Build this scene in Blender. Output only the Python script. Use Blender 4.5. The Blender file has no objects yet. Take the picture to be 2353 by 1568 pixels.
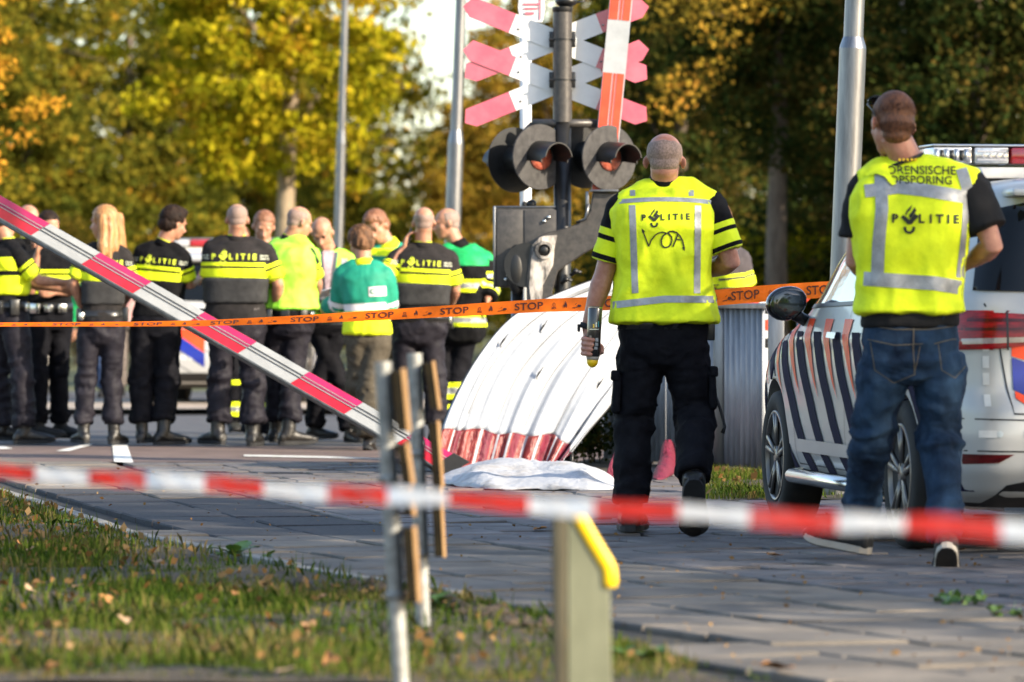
import bpy, bmesh, math, random, time
import numpy as np
from mathutils import Vector, Matrix, Euler
from mathutils.bvhtree import BVHTree

random.seed(7); np.random.seed(7)
T0 = time.time()
sc = bpy.context.scene
C = sc.collection
R = math.radians

# ------------------------------------------------------------------ camera
FPX, CU, CV, CAMH = 11250.0, 1176.5, 703.0, 1.05
cam_data = bpy.data.cameras.new('camera')
cam = bpy.data.objects.new('camera', cam_data)
C.objects.link(cam)
cam.location = (0, 0, CAMH)
cam.rotation_euler = (R(90) - math.atan(81 / FPX), 0, 0)
cam_data.lens = 36 * FPX / 2353.0
cam_data.sensor_width = 36
cam_data.clip_start = 0.5
cam_data.clip_end = 3000
cam_data.dof.use_dof = True
cam_data.dof.focus_distance = 25.0
cam_data.dof.aperture_fstop = 3.7
cam_data.dof.aperture_blades = 9
sc.camera = cam

# ------------------------------------------------------------------ sky, sun, exposure
SUN_EL, SUN_AZ = 25.0, 122.0           # azimuth clockwise from +Y (the view direction)
world = bpy.data.worlds.new('World')
sc.world = world
world.use_nodes = True
wn = world.node_tree
bgn = wn.nodes['Background']
sky = wn.nodes.new('ShaderNodeTexSky')
sky.sky_type = 'NISHITA'
sky.sun_disc = False
sky.sun_elevation = R(SUN_EL)
sky.sun_rotation = R(SUN_AZ)
sky.air_density = 1.0
sky.dust_density = 1.2
sky.ozone_density = 0.6
wn.links.new(sky.outputs[0], bgn.inputs['Color'])
bgn.inputs['Strength'].default_value = 0.15

sd = bpy.data.lights.new('sun', 'SUN')
sun = bpy.data.objects.new('sun', sd)
C.objects.link(sun)
sd.energy = 4.4
sd.angle = R(0.6)
sd.color = (1.0, 0.87, 0.68)
_s = Vector((math.sin(R(SUN_AZ)) * math.cos(R(SUN_EL)), math.cos(R(SUN_AZ)) * math.cos(R(SUN_EL)), math.sin(R(SUN_EL))))
sun.rotation_euler = _s.to_track_quat('Z', 'Y').to_euler()
sun.location = (20, -5, 15)

sc.view_settings.view_transform = 'Standard'
sc.view_settings.look = 'None'
sc.view_settings.gamma = 1.0
sc.view_settings.use_curve_mapping = False
sc.view_settings.exposure = 1.3
sc.render.engine = 'CYCLES'
sc.cycles.max_bounces = 6
sc.cycles.diffuse_bounces = 3
sc.cycles.glossy_bounces = 3
sc.cycles.transmission_bounces = 4
sc.cycles.transparent_max_bounces = 6
sc.cycles.use_denoising = True
sc.cycles.use_fast_gi = False
sc.cycles.caustics_reflective = False
sc.cycles.caustics_refractive = False


def P(u, v, Y):
    """point seen at photograph position (u, v) at the distance Y (metres)"""
    return Vector(((u - CU) * Y / FPX, Y, CAMH - (v - CV) * Y / FPX))


def GP(u, v, z=0.0):
    """point of the ground plane seen at (u, v)"""
    Y = (CAMH - z) * FPX / (v - CV)
    return Vector(((u - CU) * Y / FPX, Y, z))


# ------------------------------------------------------------------ materials
MATS = {}


def mat(name, col, rough=0.6, metal=0.0, var=0.12, vs=9.0, bump=0.0, bs=80.0, coat=0.0, spec=0.5,
        col2=None, sheen=0.0, sss=0.0, trans=0.0, emit=None, es=0.0, detail=4.0, stretch=None, facts=(0.35, 0.65), place=False):
    if name in MATS:
        return MATS[name]
    m = bpy.data.materials.new(name)
    m.use_nodes = True
    nt = m.node_tree
    N, L = nt.nodes, nt.links
    b = N['Principled BSDF']
    b.inputs['Roughness'].default_value = rough
    b.inputs['Metallic'].default_value = metal
    b.inputs['Specular IOR Level'].default_value = spec
    b.inputs['Coat Weight'].default_value = coat
    b.inputs['Coat Roughness'].default_value = 0.08
    b.inputs['Sheen Weight'].default_value = sheen
    if sss:
        b.inputs['Subsurface Weight'].default_value = sss
        b.inputs['Subsurface Radius'].default_value = (0.012, 0.004, 0.002)
        b.inputs['Subsurface Scale'].default_value = 1.0
    if trans:
        b.inputs['Transmission Weight'].default_value = trans
    if emit:
        b.inputs['Emission Color'].default_value = (*emit, 1)
        b.inputs['Emission Strength'].default_value = es
    tc = N.new('ShaderNodeTexCoord')
    src = tc.outputs['Object']
    if place:                              # pieces sharing one mesh differ by where they lie
        src = N.new('ShaderNodeNewGeometry').outputs['Position']
    if stretch:
        mp = N.new('ShaderNodeMapping')
        mp.inputs['Scale'].default_value = stretch
        L.new(src, mp.inputs['Vector'])
        src = mp.outputs[0]
    if var > 0 or col2:
        n = N.new('ShaderNodeTexNoise')
        n.inputs['Scale'].default_value = vs
        n.inputs['Detail'].default_value = detail
        n.inputs['Roughness'].default_value = 0.65
        L.new(src, n.inputs['Vector'])
        r = N.new('ShaderNodeValToRGB')
        r.color_ramp.elements[0].position = facts[0]
        r.color_ramp.elements[1].position = facts[1]
        c = Vector(col)
        c2 = Vector(col2) if col2 else c * (1 + var)
        c1 = c if col2 else c * (1 - var)
        r.color_ramp.elements[0].color = (*c1, 1)
        r.color_ramp.elements[1].color = (*c2, 1)
        L.new(n.outputs['Fac'], r.inputs['Fac'])
        L.new(r.outputs['Color'], b.inputs['Base Color'])
    else:
        b.inputs['Base Color'].default_value = (*col, 1)
    if bump > 0:
        n2 = N.new('ShaderNodeTexNoise')
        n2.inputs['Scale'].default_value = bs
        n2.inputs['Detail'].default_value = 5
        L.new(src, n2.inputs['Vector'])
        bp = N.new('ShaderNodeBump')
        bp.inputs['Strength'].default_value = 1.0
        bp.inputs['Distance'].default_value = bump
        L.new(n2.outputs['Fac'], bp.inputs['Height'])
        L.new(bp.outputs[0], b.inputs['Normal'])
    MATS[name] = m
    return m


def leaf_mat(name, cols, transl=0.45, pos=None):
    """leaf colour picked per leaf, part of the light passing through"""
    if name in MATS:
        return MATS[name]
    m = bpy.data.materials.new(name)
    m.use_nodes = True
    nt = m.node_tree
    N, L = nt.nodes, nt.links
    N.remove(N['Principled BSDF'])
    out = N['Material Output']
    g = N.new('ShaderNodeNewGeometry')
    tc = N.new('ShaderNodeTexCoord')
    n = N.new('ShaderNodeTexNoise')
    n.inputs['Scale'].default_value = 0.9
    n.inputs['Detail'].default_value = 2
    L.new(tc.outputs['Object'], n.inputs['Vector'])
    mx = N.new('ShaderNodeMath'); mx.operation = 'MULTIPLY_ADD'
    mx.inputs[1].default_value = 0.55
    L.new(g.outputs['Random Per Island'], mx.inputs[0])
    m2 = N.new('ShaderNodeMath'); m2.operation = 'MULTIPLY_ADD'
    m2.inputs[1].default_value = 1.5; m2.inputs[2].default_value = -0.52
    L.new(n.outputs['Fac'], m2.inputs[0])
    L.new(m2.outputs[0], mx.inputs[2])
    r = N.new('ShaderNodeValToRGB')
    els = r.color_ramp.elements
    k = len(cols)
    while len(els) < k:
        els.new(0.5)
    for i, c in enumerate(cols):
        els[i].position = pos[i] if pos else i / (k - 1)
        els[i].color = (*c, 1)
    L.new(mx.outputs[0], r.inputs['Fac'])
    d = N.new('ShaderNodeBsdfDiffuse')
    t = N.new('ShaderNodeBsdfTranslucent')
    L.new(r.outputs[0], d.inputs['Color'])
    L.new(r.outputs[0], t.inputs['Color'])
    ms = N.new('ShaderNodeMixShader')
    ms.inputs[0].default_value = transl
    L.new(d.outputs[0], ms.inputs[1]); L.new(t.outputs[0], ms.inputs[2])
    L.new(ms.outputs[0], out.inputs['Surface'])
    MATS[name] = m
    return m


def film_mat(name, col, transl=0.4, rough=0.4, gl=0.12):
    """thin plastic film: diffuse + light passing through + a little gloss"""
    if name in MATS:
        return MATS[name]
    m = bpy.data.materials.new(name)
    m.use_nodes = True
    nt = m.node_tree
    N, L = nt.nodes, nt.links
    N.remove(N['Principled BSDF'])
    d = N.new('ShaderNodeBsdfDiffuse'); t = N.new('ShaderNodeBsdfTranslucent'); g = N.new('ShaderNodeBsdfGlossy')
    tc = N.new('ShaderNodeTexCoord'); n = N.new('ShaderNodeTexNoise'); n.inputs['Scale'].default_value = 7
    n.inputs['Detail'].default_value = 5
    L.new(tc.outputs['Object'], n.inputs['Vector'])
    bp = N.new('ShaderNodeBump'); bp.inputs['Distance'].default_value = .02; bp.inputs['Strength'].default_value = .6
    L.new(n.outputs['Fac'], bp.inputs['Height'])
    r = N.new('ShaderNodeValToRGB')
    r.color_ramp.elements[0].position = .35; r.color_ramp.elements[1].position = .65
    r.color_ramp.elements[0].color = (*[c * .8 for c in col], 1)
    r.color_ramp.elements[1].color = (*[min(1, c * 1.08) for c in col], 1)
    L.new(n.outputs['Fac'], r.inputs['Fac'])
    for x in (d, t):
        L.new(r.outputs[0], x.inputs['Color'])
    for x in (d, t, g):
        L.new(bp.outputs[0], x.inputs['Normal'])
    g.inputs['Roughness'].default_value = rough
    a = N.new('ShaderNodeMixShader'); a.inputs[0].default_value = transl
    L.new(d.outputs[0], a.inputs[1]); L.new(t.outputs[0], a.inputs[2])
    b = N.new('ShaderNodeMixShader'); b.inputs[0].default_value = gl
    L.new(a.outputs[0], b.inputs[1]); L.new(g.outputs[0], b.inputs[2])
    L.new(b.outputs[0], N['Material Output'].inputs['Surface'])
    MATS[name] = m
    return m


# ------------------------------------------------------------------ object helpers
def root_loc(o):
    v = Vector((0, 0, 0))
    while o is not None:
        v += o.location
        o = o.parent
    return v


def thing(name, label, cat, loc=(0, 0, 0), group=None):
    o = bpy.data.objects.new(name, None)
    C.objects.link(o)
    o.empty_display_size = 0.1
    o.location = loc
    o['label'] = label
    o['category'] = cat
    if group:
        o['group'] = group
    return o


def tag(o, label, cat, group=None):
    o['label'] = label
    o['category'] = cat
    if group:
        o['group'] = group
    return o


def emit(name, me, mats, parent=None, smooth=True, label=None, kind=None, origin=None):
    """link a mesh authored in world coordinates; its object sits at parent's place"""
    if isinstance(me, bmesh.types.BMesh):
        bm = me
        me = bpy.data.meshes.new(name)
        bm.normal_update()
        bm.to_mesh(me)
        bm.free()
    else:
        me.name = name
    if not isinstance(mats, (list, tuple)):
        mats = [mats]
    keep = np.zeros(len(me.polygons), dtype=np.int32)
    me.polygons.foreach_get('material_index', keep)
    me.materials.clear()
    for m in mats:
        me.materials.append(m)
    me.polygons.foreach_set('material_index', keep)
    off = root_loc(parent) if parent else (Vector(origin) if origin is not None else Vector((0, 0, 0)))
    me.transform(Matrix.Translation(-off))
    if smooth:
        me.polygons.foreach_set('use_smooth', [True] * len(me.polygons))
    me.update()
    o = bpy.data.objects.new(name, me)
    C.objects.link(o)
    if parent:
        o.parent = parent
    elif origin is not None:
        o.location = off
    if label:
        o['label'] = label
    if kind:
        o['kind'] = kind
    return o


def smooth_by_angle(o, deg=35):
    me = o.data
    me.polygons.foreach_set('use_smooth', [True] * len(me.polygons))
    try:
        me.set_sharp_from_angle(angle=R(deg))
    except Exception:
        pass
    return o


def nbm():
    return bmesh.new()


def box(bm, c, s, rot=None, bev=0.0, mi=0):
    """box centre c, size s, optional 3x3 rot"""
    r = bmesh.ops.create_cube(bm, size=1.0)
    vs = r['verts']
    M = Matrix.Translation(Vector(c)) @ (rot.to_4x4() if rot is not None else Matrix.Identity(4)) @ Matrix.Diagonal((*s, 1))
    bmesh.ops.transform(bm, matrix=M, verts=vs)
    fs = set()
    for v in vs:
        fs.update(v.link_faces)
    if bev > 0:
        es = set()
        for f in fs:
            es.update(f.edges)
        rr = bmesh.ops.bevel(bm, geom=list(es), offset=bev, segments=2, affect='EDGES', profile=0.5)
        fs = set(rr['faces']) | {f for f in fs if f.is_valid}
    for f in fs:
        if f.is_valid:
            f.material_index = mi
    return fs


def frames(pts, side=None):
    """tangent / side / up frames down a polyline"""
    out = []
    n = len(pts)
    prev = Vector(side) if side is not None else None
    for i in range(n):
        t = (pts[min(i + 1, n - 1)] - pts[max(i - 1, 0)])
        t = t.normalized() if t.length > 1e-9 else Vector((0, 0, 1))
        s = prev if prev is not None else (Vector((1, 0, 0)) if abs(t.x) < 0.9 else Vector((0, 1, 0)))
        s = (s - t * s.dot(t))
        if s.length < 1e-5:
            s = Vector((0, 1, 0)) - t * t.y
            if s.length < 1e-5:
                s = Vector((0, 0, 1)) - t * t.z
        s.normalize()
        out.append((t, s, t.cross(s)))
        if side is None:
            prev = s
    return out


def loft(bm, rings, close=True, mi=0, caps=True):
    vr = [[bm.verts.new(p) for p in r] for r in rings]
    n = len(vr[0])
    fs = []
    for a, b in zip(vr[:-1], vr[1:]):
        for i in range(n if close else n - 1):
            j = (i + 1) % n
            fs.append(bm.faces.new((a[i], a[j], b[j], b[i])))
    if caps and close:
        for r, flip in ((vr[0], True), (vr[-1], False)):
            c = bm.verts.new(sum((v.co for v in r), Vector()) / n)
            for i in range(n):
                j = (i + 1) % n
                fs.append(bm.faces.new((r[j], r[i], c) if flip else (r[i], r[j], c)))
    for f in fs:
        f.material_index = mi
    return fs


def tube(bm, pts, rads, side=None, seg=12, mi=0, caps=True, roundcap=False, power=2.0):
    pts = [Vector(p) for p in pts]
    if not isinstance(rads, (list, tuple)):
        rads = [rads] * len(pts)
    rr = [(r, r) if not isinstance(r, (list, tuple)) else r for r in rads]
    if roundcap:
        d0 = (pts[0] - pts[1]).normalized(); d1 = (pts[-1] - pts[-2]).normalized()
        r0 = rr[0]; r1 = rr[-1]
        m0 = min(r0); m1 = min(r1)
        pts = [pts[0] + d0 * m0 * .9, pts[0] + d0 * m0 * .6] + pts + [pts[-1] + d1 * m1 * .6, pts[-1] + d1 * m1 * .9]
        rr = [(r0[0] * .4, r0[1] * .4), (r0[0] * .8, r0[1] * .8)] + rr + [(r1[0] * .8, r1[1] * .8), (r1[0] * .4, r1[1] * .4)]
    fr = frames(pts, side)
    rings = []
    for p, (t, s, w), (a, b) in zip(pts, fr, rr):
        ring = []
        for k in range(seg):
            th = 2 * math.pi * k / seg
            c, q = math.cos(th), math.sin(th)
            e = 2.0 / power
            cc = math.copysign(abs(c) ** e, c); qq = math.copysign(abs(q) ** e, q)
            ring.append(p + s * (a * cc) + w * (b * qq))
        rings.append(ring)
    return loft(bm, rings, mi=mi, caps=caps)


def ell(bm, c, axes, r, sub=2, mi=0):
    """ellipsoid: axes = (side, fwd, up) vectors, r = radii"""
    rs = bmesh.ops.create_icosphere(bm, subdivisions=sub, radius=1.0)
    s, f, u = axes
    c = Vector(c)
    for v in rs['verts']:
        q = v.co.copy()
        v.co = c + s * (q.x * r[0]) + f * (q.y * r[1]) + u * (q.z * r[2])
    return rs['verts']


WAX = (Vector((1, 0, 0)), Vector((0, 1, 0)), Vector((0, 0, 1)))


def prism(bm, pts2, to3, depth_vec, mi=0, bev=0.0):
    """polygon pts2 mapped by to3 and given thickness depth_vec"""
    a = [bm.verts.new(to3(*p)) for p in pts2]
    b = [bm.verts.new(to3(*p) + depth_vec) for p in pts2]
    n = len(a)
    fs = [bm.faces.new(a), bm.faces.new(b[::-1])]
    for i in range(n):
        j = (i + 1) % n
        fs.append(bm.faces.new((a[j], a[i], b[i], b[j])))
    bmesh.ops.recalc_face_normals(bm, faces=fs)
    if bev > 0:
        es = set()
        for f in fs:
            es.update(f.edges)
        rr = bmesh.ops.bevel(bm, geom=list(es), offset=bev, segments=1, affect='EDGES')
        fs = [f for f in set(rr['faces']) | {f for f in fs if f.is_valid}]
    for f in fs:
        if f.is_valid:
            f.material_index = mi
    return fs


def mesh_from(verts, faces, name='m'):
    me = bpy.data.meshes.new(name)
    me.from_pydata(verts, [], faces)
    me.update()
    return me


def np_mesh(name, V, nv_face, mi=None):
    """V: (n_faces*nv, 3) unshared vertices, constant face size"""
    n = len(V)
    nf = n // nv_face
    me = bpy.data.meshes.new(name)
    me.vertices.add(n)
    me.vertices.foreach_set('co', np.ascontiguousarray(V, dtype=np.float32).ravel())
    me.loops.add(n)
    me.loops.foreach_set('vertex_index', np.arange(n, dtype=np.int32))
    me.polygons.add(nf)
    me.polygons.foreach_set('loop_start', np.arange(0, n, nv_face, dtype=np.int32))
    if mi is not None:
        me.polygons.foreach_set('material_index', np.ascontiguousarray(mi, dtype=np.int32))
    me.update(calc_edges=True)
    return me


# vectorised value noise
def _hash(x, y, z, seed):
    h = (x.astype(np.uint64) * np.uint64(374761393) + y.astype(np.uint64) * np.uint64(668265263)
         + z.astype(np.uint64) * np.uint64(2147483647) + np.uint64(seed * 1013904223 + 12345))
    h = (h ^ (h >> np.uint64(13))) * np.uint64(1274126177)
    h = h ^ (h >> np.uint64(16))
    return (h & np.uint64(0xffff)).astype(np.float64) / 65535.0


def vnoise(p, seed=1):
    p = np.asarray(p, dtype=np.float64) + 1000.0
    i = np.floor(p).astype(np.int64)
    f = p - i
    f = f * f * (3 - 2 * f)
    r = 0
    for dx in (0, 1):
        wx = f[:, 0] if dx else 1 - f[:, 0]
        for dy in (0, 1):
            wy = f[:, 1] if dy else 1 - f[:, 1]
            for dz in (0, 1):
                wz = f[:, 2] if dz else 1 - f[:, 2]
                r = r + wx * wy * wz * _hash(i[:, 0] + dx, i[:, 1] + dy, i[:, 2] + dz, seed)
    return r * 2 - 1


def fold_noise(p, sc_=(8, 8, 20), seed=1):
    """cloth folds: warped, ridged"""
    w = np.stack([vnoise(p * 5, seed + 1), vnoise(p * 5, seed + 2), vnoise(p * 5, seed + 3)], 1) * 0.06
    q = (p + w) * np.array(sc_)
    a = 1 - 2 * np.abs(vnoise(q, seed))
    b = vnoise(q * 2.1, seed + 7)
    return 0.75 * a + 0.35 * b


def me_np(me):
    a = np.empty(len(me.vertices) * 3)
    me.vertices.foreach_get('co', a)
    return a.reshape(-1, 3)


def me_normals(me):
    a = np.empty(len(me.vertices) * 3)
    me.vertices.foreach_get('normal', a)
    return a.reshape(-1, 3)


def me_set(me, a):
    me.vertices.foreach_set('co', np.ascontiguousarray(a, dtype=np.float32).ravel())
    me.update()


def solid(bm, voxel=0.01, smooth=4, dec=None):
    """fuse the closed volumes of bm into one continuous skin"""
    me = bpy.data.meshes.new('tmp')
    bm.to_mesh(me); bm.free()
    o = bpy.data.objects.new('tmp', me)
    C.objects.link(o)
    m = o.modifiers.new('r', 'REMESH'); m.mode = 'VOXEL'; m.voxel_size = voxel; m.use_smooth_shade = True
    if smooth:
        s = o.modifiers.new('s', 'SMOOTH'); s.factor = 0.5; s.iterations = smooth
    if dec:
        d = o.modifiers.new('d', 'DECIMATE'); d.ratio = dec
    dg = bpy.context.evaluated_depsgraph_get()
    ev = o.evaluated_get(dg)
    out = bpy.data.meshes.new_from_object(ev)
    bpy.data.objects.remove(o, do_unlink=True)
    bpy.data.meshes.remove(me)
    return out


def apply_mods(bm, setup):
    me = bpy.data.meshes.new('tmp')
    bm.to_mesh(me); bm.free()
    o = bpy.data.objects.new('tmp', me)
    C.objects.link(o)
    extra = setup(o) or []
    dg = bpy.context.evaluated_depsgraph_get()
    out = bpy.data.meshes.new_from_object(o.evaluated_get(dg))
    bpy.data.objects.remove(o, do_unlink=True)
    for e in extra:
        bpy.data.objects.remove(e, do_unlink=True)
    return out


_text_cache = {}


def text_mesh(s, size=1.0, space=1.0, bold=0.0):
    """2D outline of a text as (verts2d, faces), origin at its centre"""
    key = (s, size, space, bold)
    if key in _text_cache:
        return _text_cache[key]
    cu = bpy.data.curves.new('txt', 'FONT')
    cu.body = s
    cu.size = size
    cu.space_character = space
    cu.align_x = 'CENTER'
    cu.align_y = 'CENTER'
    cu.offset = bold
    cu.resolution_u = 3
    o = bpy.data.objects.new('txt', cu)
    C.objects.link(o)
    dg = bpy.context.evaluated_depsgraph_get()
    me = bpy.data.meshes.new_from_object(o.evaluated_get(dg))
    bpy.data.objects.remove(o, do_unlink=True)
    vs = [(v.co.x, v.co.y) for v in me.vertices]
    fs = [tuple(p.vertices) for p in me.polygons]
    bpy.data.meshes.remove(me)
    _text_cache[key] = (vs, fs)
    return vs, fs


def stroke2d(pts, w, closed=False):
    """ribbon of width w along 2D points -> (verts, faces)"""
    n = len(pts)
    vs, fs = [], []
    for i, (x, y) in enumerate(pts):
        if closed:
            a, b = pts[i - 1], pts[(i + 1) % n]
        else:
            a, b = pts[max(i - 1, 0)], pts[min(i + 1, n - 1)]
        dx, dy = b[0] - a[0], b[1] - a[1]
        l = math.hypot(dx, dy) or 1
        nx, ny = -dy / l * w / 2, dx / l * w / 2
        vs += [(x + nx, y + ny), (x - nx, y - ny)]
    m = n if closed else n - 1
    for i in range(m):
        j = (i + 1) % n
        fs.append((2 * i, 2 * i + 1, 2 * j + 1, 2 * j))
    return vs, fs


def merge2d(parts):
    V, Fs = [], []
    for vs, fs in parts:
        k = len(V)
        V += list(vs)
        Fs += [tuple(i + k for i in f) for f in fs]
    return V, Fs


def poly2d(pts):
    return list(pts), [tuple(range(len(pts)))]


def xf2d(part, sx=1, sy=1, dx=0, dy=0, rot=0):
    c, s = math.cos(rot), math.sin(rot)
    return [(c * x * sx - s * y * sy + dx, s * x * sx + c * y * sy + dy) for x, y in part[0]], part[1]


def decal(part, bvh, org, ax, ay, nrm, off=0.003, grid=0.03, reach=0.6, maxd=1.2):
    """lay a flat 2D shape onto a curved surface (bvh), projecting along -nrm"""
    bm = nbm()
    vs = [bm.verts.new((x, y, 0)) for x, y in part[0]]
    for f in part[1]:
        try:
            bm.faces.new([vs[i] for i in f])
        except ValueError:
            pass
    if grid:
        xs = [v.co.x for v in bm.verts]; ys = [v.co.y for v in bm.verts]
        for lo, hi, n in ((min(xs), max(xs), Vector((1, 0, 0))), (min(ys), max(ys), Vector((0, 1, 0)))):
            k = int((hi - lo) / grid)
            for i in range(1, k + 1):
                t = lo + (hi - lo) * i / (k + 1)
                bmesh.ops.bisect_plane(bm, geom=bm.verts[:] + bm.edges[:] + bm.faces[:], plane_co=n * t, plane_no=n)
    org = Vector(org)
    dead = []
    for v in bm.verts:
        p = org + ax * v.co.x + ay * v.co.y
        h, hn, _, d = bvh.ray_cast(p + nrm * reach, -nrm, maxd)
        if h is None:
            dead.append(v)
            continue
        v.co = h + nrm * off
    if dead:
        bmesh.ops.delete(bm, geom=dead, context='VERTS')
    bmesh.ops.triangulate(bm, faces=bm.faces[:])
    return bm


def bvh_of(me):
    return BVHTree.FromPolygons([v.co.copy() for v in me.vertices], [tuple(p.vertices) for p in me.polygons])
# ------------------------------------------------------------------ palette
skin = mat('skin', (0.33, 0.15, 0.09), rough=0.5, col2=(0.46, 0.235, 0.15), vs=22, sss=0.15, bump=0.0012, bs=160, spec=0.4)
skin_ruddy = mat('ruddy_skin', (0.34, 0.14, 0.09), rough=0.45, col2=(0.46, 0.22, 0.15), vs=22, sss=0.15, bump=0.0012, bs=160, spec=0.45)
stubble = mat('grey_stubble', (0.13, 0.085, 0.065), rough=0.7, col2=(0.34, 0.235, 0.19), vs=120, bump=0.001, bs=400, facts=(0.3, 0.7))
hair_dark = mat('dark_hair', (0.008, 0.005, 0.004), rough=0.7, spec=.15, col2=(0.028, 0.016, 0.011), vs=40, stretch=(1, 1, .25), bump=0.004, bs=90)
hair_brown = mat('brown_hair', (0.04, 0.02, 0.010), rough=0.65, spec=.2, col2=(0.20, 0.10, 0.05), vs=40, stretch=(1, 1, .25), bump=0.004, bs=90)
hair_auburn = mat('auburn_hair', (0.06, 0.021, 0.008), rough=0.6, col2=(0.17, 0.06, 0.02), vs=85, stretch=(1, 1, .6), bump=0.003, bs=160)
hair_ginger = mat('ginger_blond_hair', (0.16, 0.06, 0.02), rough=0.5, col2=(0.55, 0.28, 0.10), vs=110, stretch=(1, 1, .03), bump=0.003, bs=120)
hair_red = mat('short_red_hair', (0.12, 0.045, 0.02), rough=0.6, col2=(0.27, 0.12, 0.06), vs=60, bump=0.002, bs=120)
blk = mat('black_shirt_cloth', (0.005, 0.005, 0.006), rough=0.9, col2=(0.011, 0.011, 0.012), vs=14, bump=0.0015, bs=220, spec=0.1)
shirt_grey = mat('sun_faded_black_shirt', (0.014, 0.013, 0.013), rough=0.85, col2=(0.026, 0.023, 0.023), vs=14, bump=0.0015, bs=220, spec=0.14)
armour = mat('grey_body_armour', (0.028, 0.028, 0.029), rough=0.85, col2=(0.045, 0.045, 0.046), vs=16, bump=0.0015, bs=200, spec=0.14)
troy = mat('charcoal_trousers', (0.010, 0.009, 0.013), rough=0.6, col2=(0.022, 0.020, 0.027), vs=14, bump=0.002, bs=150, spec=0.14)
trou_blk = mat('black_trousers', (0.004, 0.004, 0.006), rough=0.8, col2=(0.009, 0.009, 0.012), vs=14, bump=0.002, bs=150, spec=0.1)
trou_grn = mat('olive_brown_trousers', (0.05, 0.042, 0.03), rough=0.8, col2=(0.085, 0.072, 0.053), vs=12, bump=0.002, bs=150, spec=0.14)
hiyel = mat('fluorescent_yellow', (0.64, 0.76, 0.003), rough=0.8, col2=(0.80, 0.92, 0.008), vs=10, bump=0.004, bs=26)
higrn = mat('fluorescent_lime', (0.32, 0.82, 0.03), rough=0.7, col2=(0.42, 0.92, 0.08), vs=10, bump=0.0012, bs=260)
reflec = mat('silver_reflective_tape', (0.22, 0.23, 0.235), rough=0.42, col2=(0.36, 0.37, 0.375), vs=16, metal=0.2, bump=0.0008, bs=120)
reflec_w = mat('white_reflective_tape', (0.66, 0.62, 0.62), rough=0.4, col2=(0.75, 0.71, 0.7), vs=16)
pr_blk = mat('black_print', (0.02, 0.022, 0.015), rough=0.8, var=0)
pr_wht = mat('pale_print', (0.72, 0.76, 0.6), rough=0.7, var=0)
pr_yel = mat('yellow_print', (0.75, 0.86, 0.05), rough=0.7, var=0)
green_jk = mat('green_jacket_cloth', (0.0, 0.20, 0.12), rough=0.7, col2=(0.005, 0.27, 0.17), vs=12, bump=0.0015, bs=200)
green_yoke = mat('green_yoke_cloth', (0.0, 0.30, 0.07), rough=0.7, col2=(0.0, 0.38, 0.10), vs=12, bump=0.0015, bs=200)
boot_l = mat('polished_boot_leather', (0.006, 0.005, 0.005), rough=0.42, col2=(0.016, 0.013, 0.01), vs=30, coat=0.0, bump=0.003, bs=70)
rubber = mat('black_rubber', (0.011, 0.011, 0.012), rough=0.75, var=0.2, vs=30, bump=0.001, bs=200)
jeans = mat('worn_blue_denim', (0.004, 0.011, 0.026), rough=0.9, col2=(0.024, 0.055, 0.105), vs=5, bump=0.0022, bs=240, stretch=(1, 1, .6), spec=0.2)
tee = mat('charcoal_teeshirt', (0.012, 0.012, 0.013), rough=0.9, var=0.15, bump=0.001, bs=200, spec=0.2)
canvas_w = mat('off_white_rubber', (0.36, 0.32, 0.27), rough=0.6, var=0.1)
gear = mat('black_belt_gear', (0.014, 0.014, 0.014), rough=0.35, var=0.3, vs=30, coat=0.2)
chrome = mat('bright_steel', (0.7, 0.69, 0.66), rough=0.22, metal=1.0, var=0.05)
galv = mat('galvanised_steel', (0.15, 0.155, 0.165), rough=0.36, metal=0.9, col2=(0.23, 0.235, 0.245), vs=25, bump=0.0002, bs=60, stretch=(1, 1, .12))
galv_old = mat('weathered_galvanised_steel', (0.20, 0.20, 0.19), rough=0.55, metal=0.5, col2=(0.36, 0.36, 0.34), vs=30, bump=0.001, bs=90)
alu = mat('anodised_aluminium', (0.52, 0.53, 0.55), rough=0.35, metal=0.85, col2=(0.62, 0.63, 0.65), vs=12, stretch=(1, 1, .1), bump=0.0003, bs=90)
# ------------------------------------------------------------------ ground layout
# kerb line between the near slab path and the far dark tile path; edge of the near verge
CY = [10.0, 12.5, 14.5, 16.9, 18.85, 20.3, 22.2, 24.2, 27.3, 30.5, 34]
CX = [5.9, 3.95, 2.75, 1.77, .98, .44, -.25, -.80, -1.50, -2.2, -2.9]
GY = [11.5, 13.0, 13.65, 14.6, 16, 17.2, 18.3, 19.1, 22.2, 26.4, 30, 33.5]
GX = [1.3, .82, .60, .36, .10, -.18, -.52, -.86, -1.85, -2.76, -3.6, -4.4]


def cx(Y):
    return float(np.interp(Y, CY, CX))


def gx(Y):
    return float(np.interp(Y, GY, GX))


_ky = np.linspace(CY[0], CY[-1], 400)
_kx = np.interp(_ky, CY, CX)
for _ in range(60):                                   # round the corners of the polyline
    _kx[1:-1] = (_kx[:-2] + _kx[1:-1] * 2 + _kx[2:]) / 4
KERB = [Vector((float(x), float(y), 0)) for x, y in zip(_kx, _ky)]
_gy = np.linspace(GY[0], GY[-1], 400)
_gx = np.interp(_gy, GY, GX)
for _ in range(60):
    _gx[1:-1] = (_gx[:-2] + _gx[1:-1] * 2 + _gx[2:]) / 4


def gxs(Y):
    return float(np.interp(Y, _gy, _gx))


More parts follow.
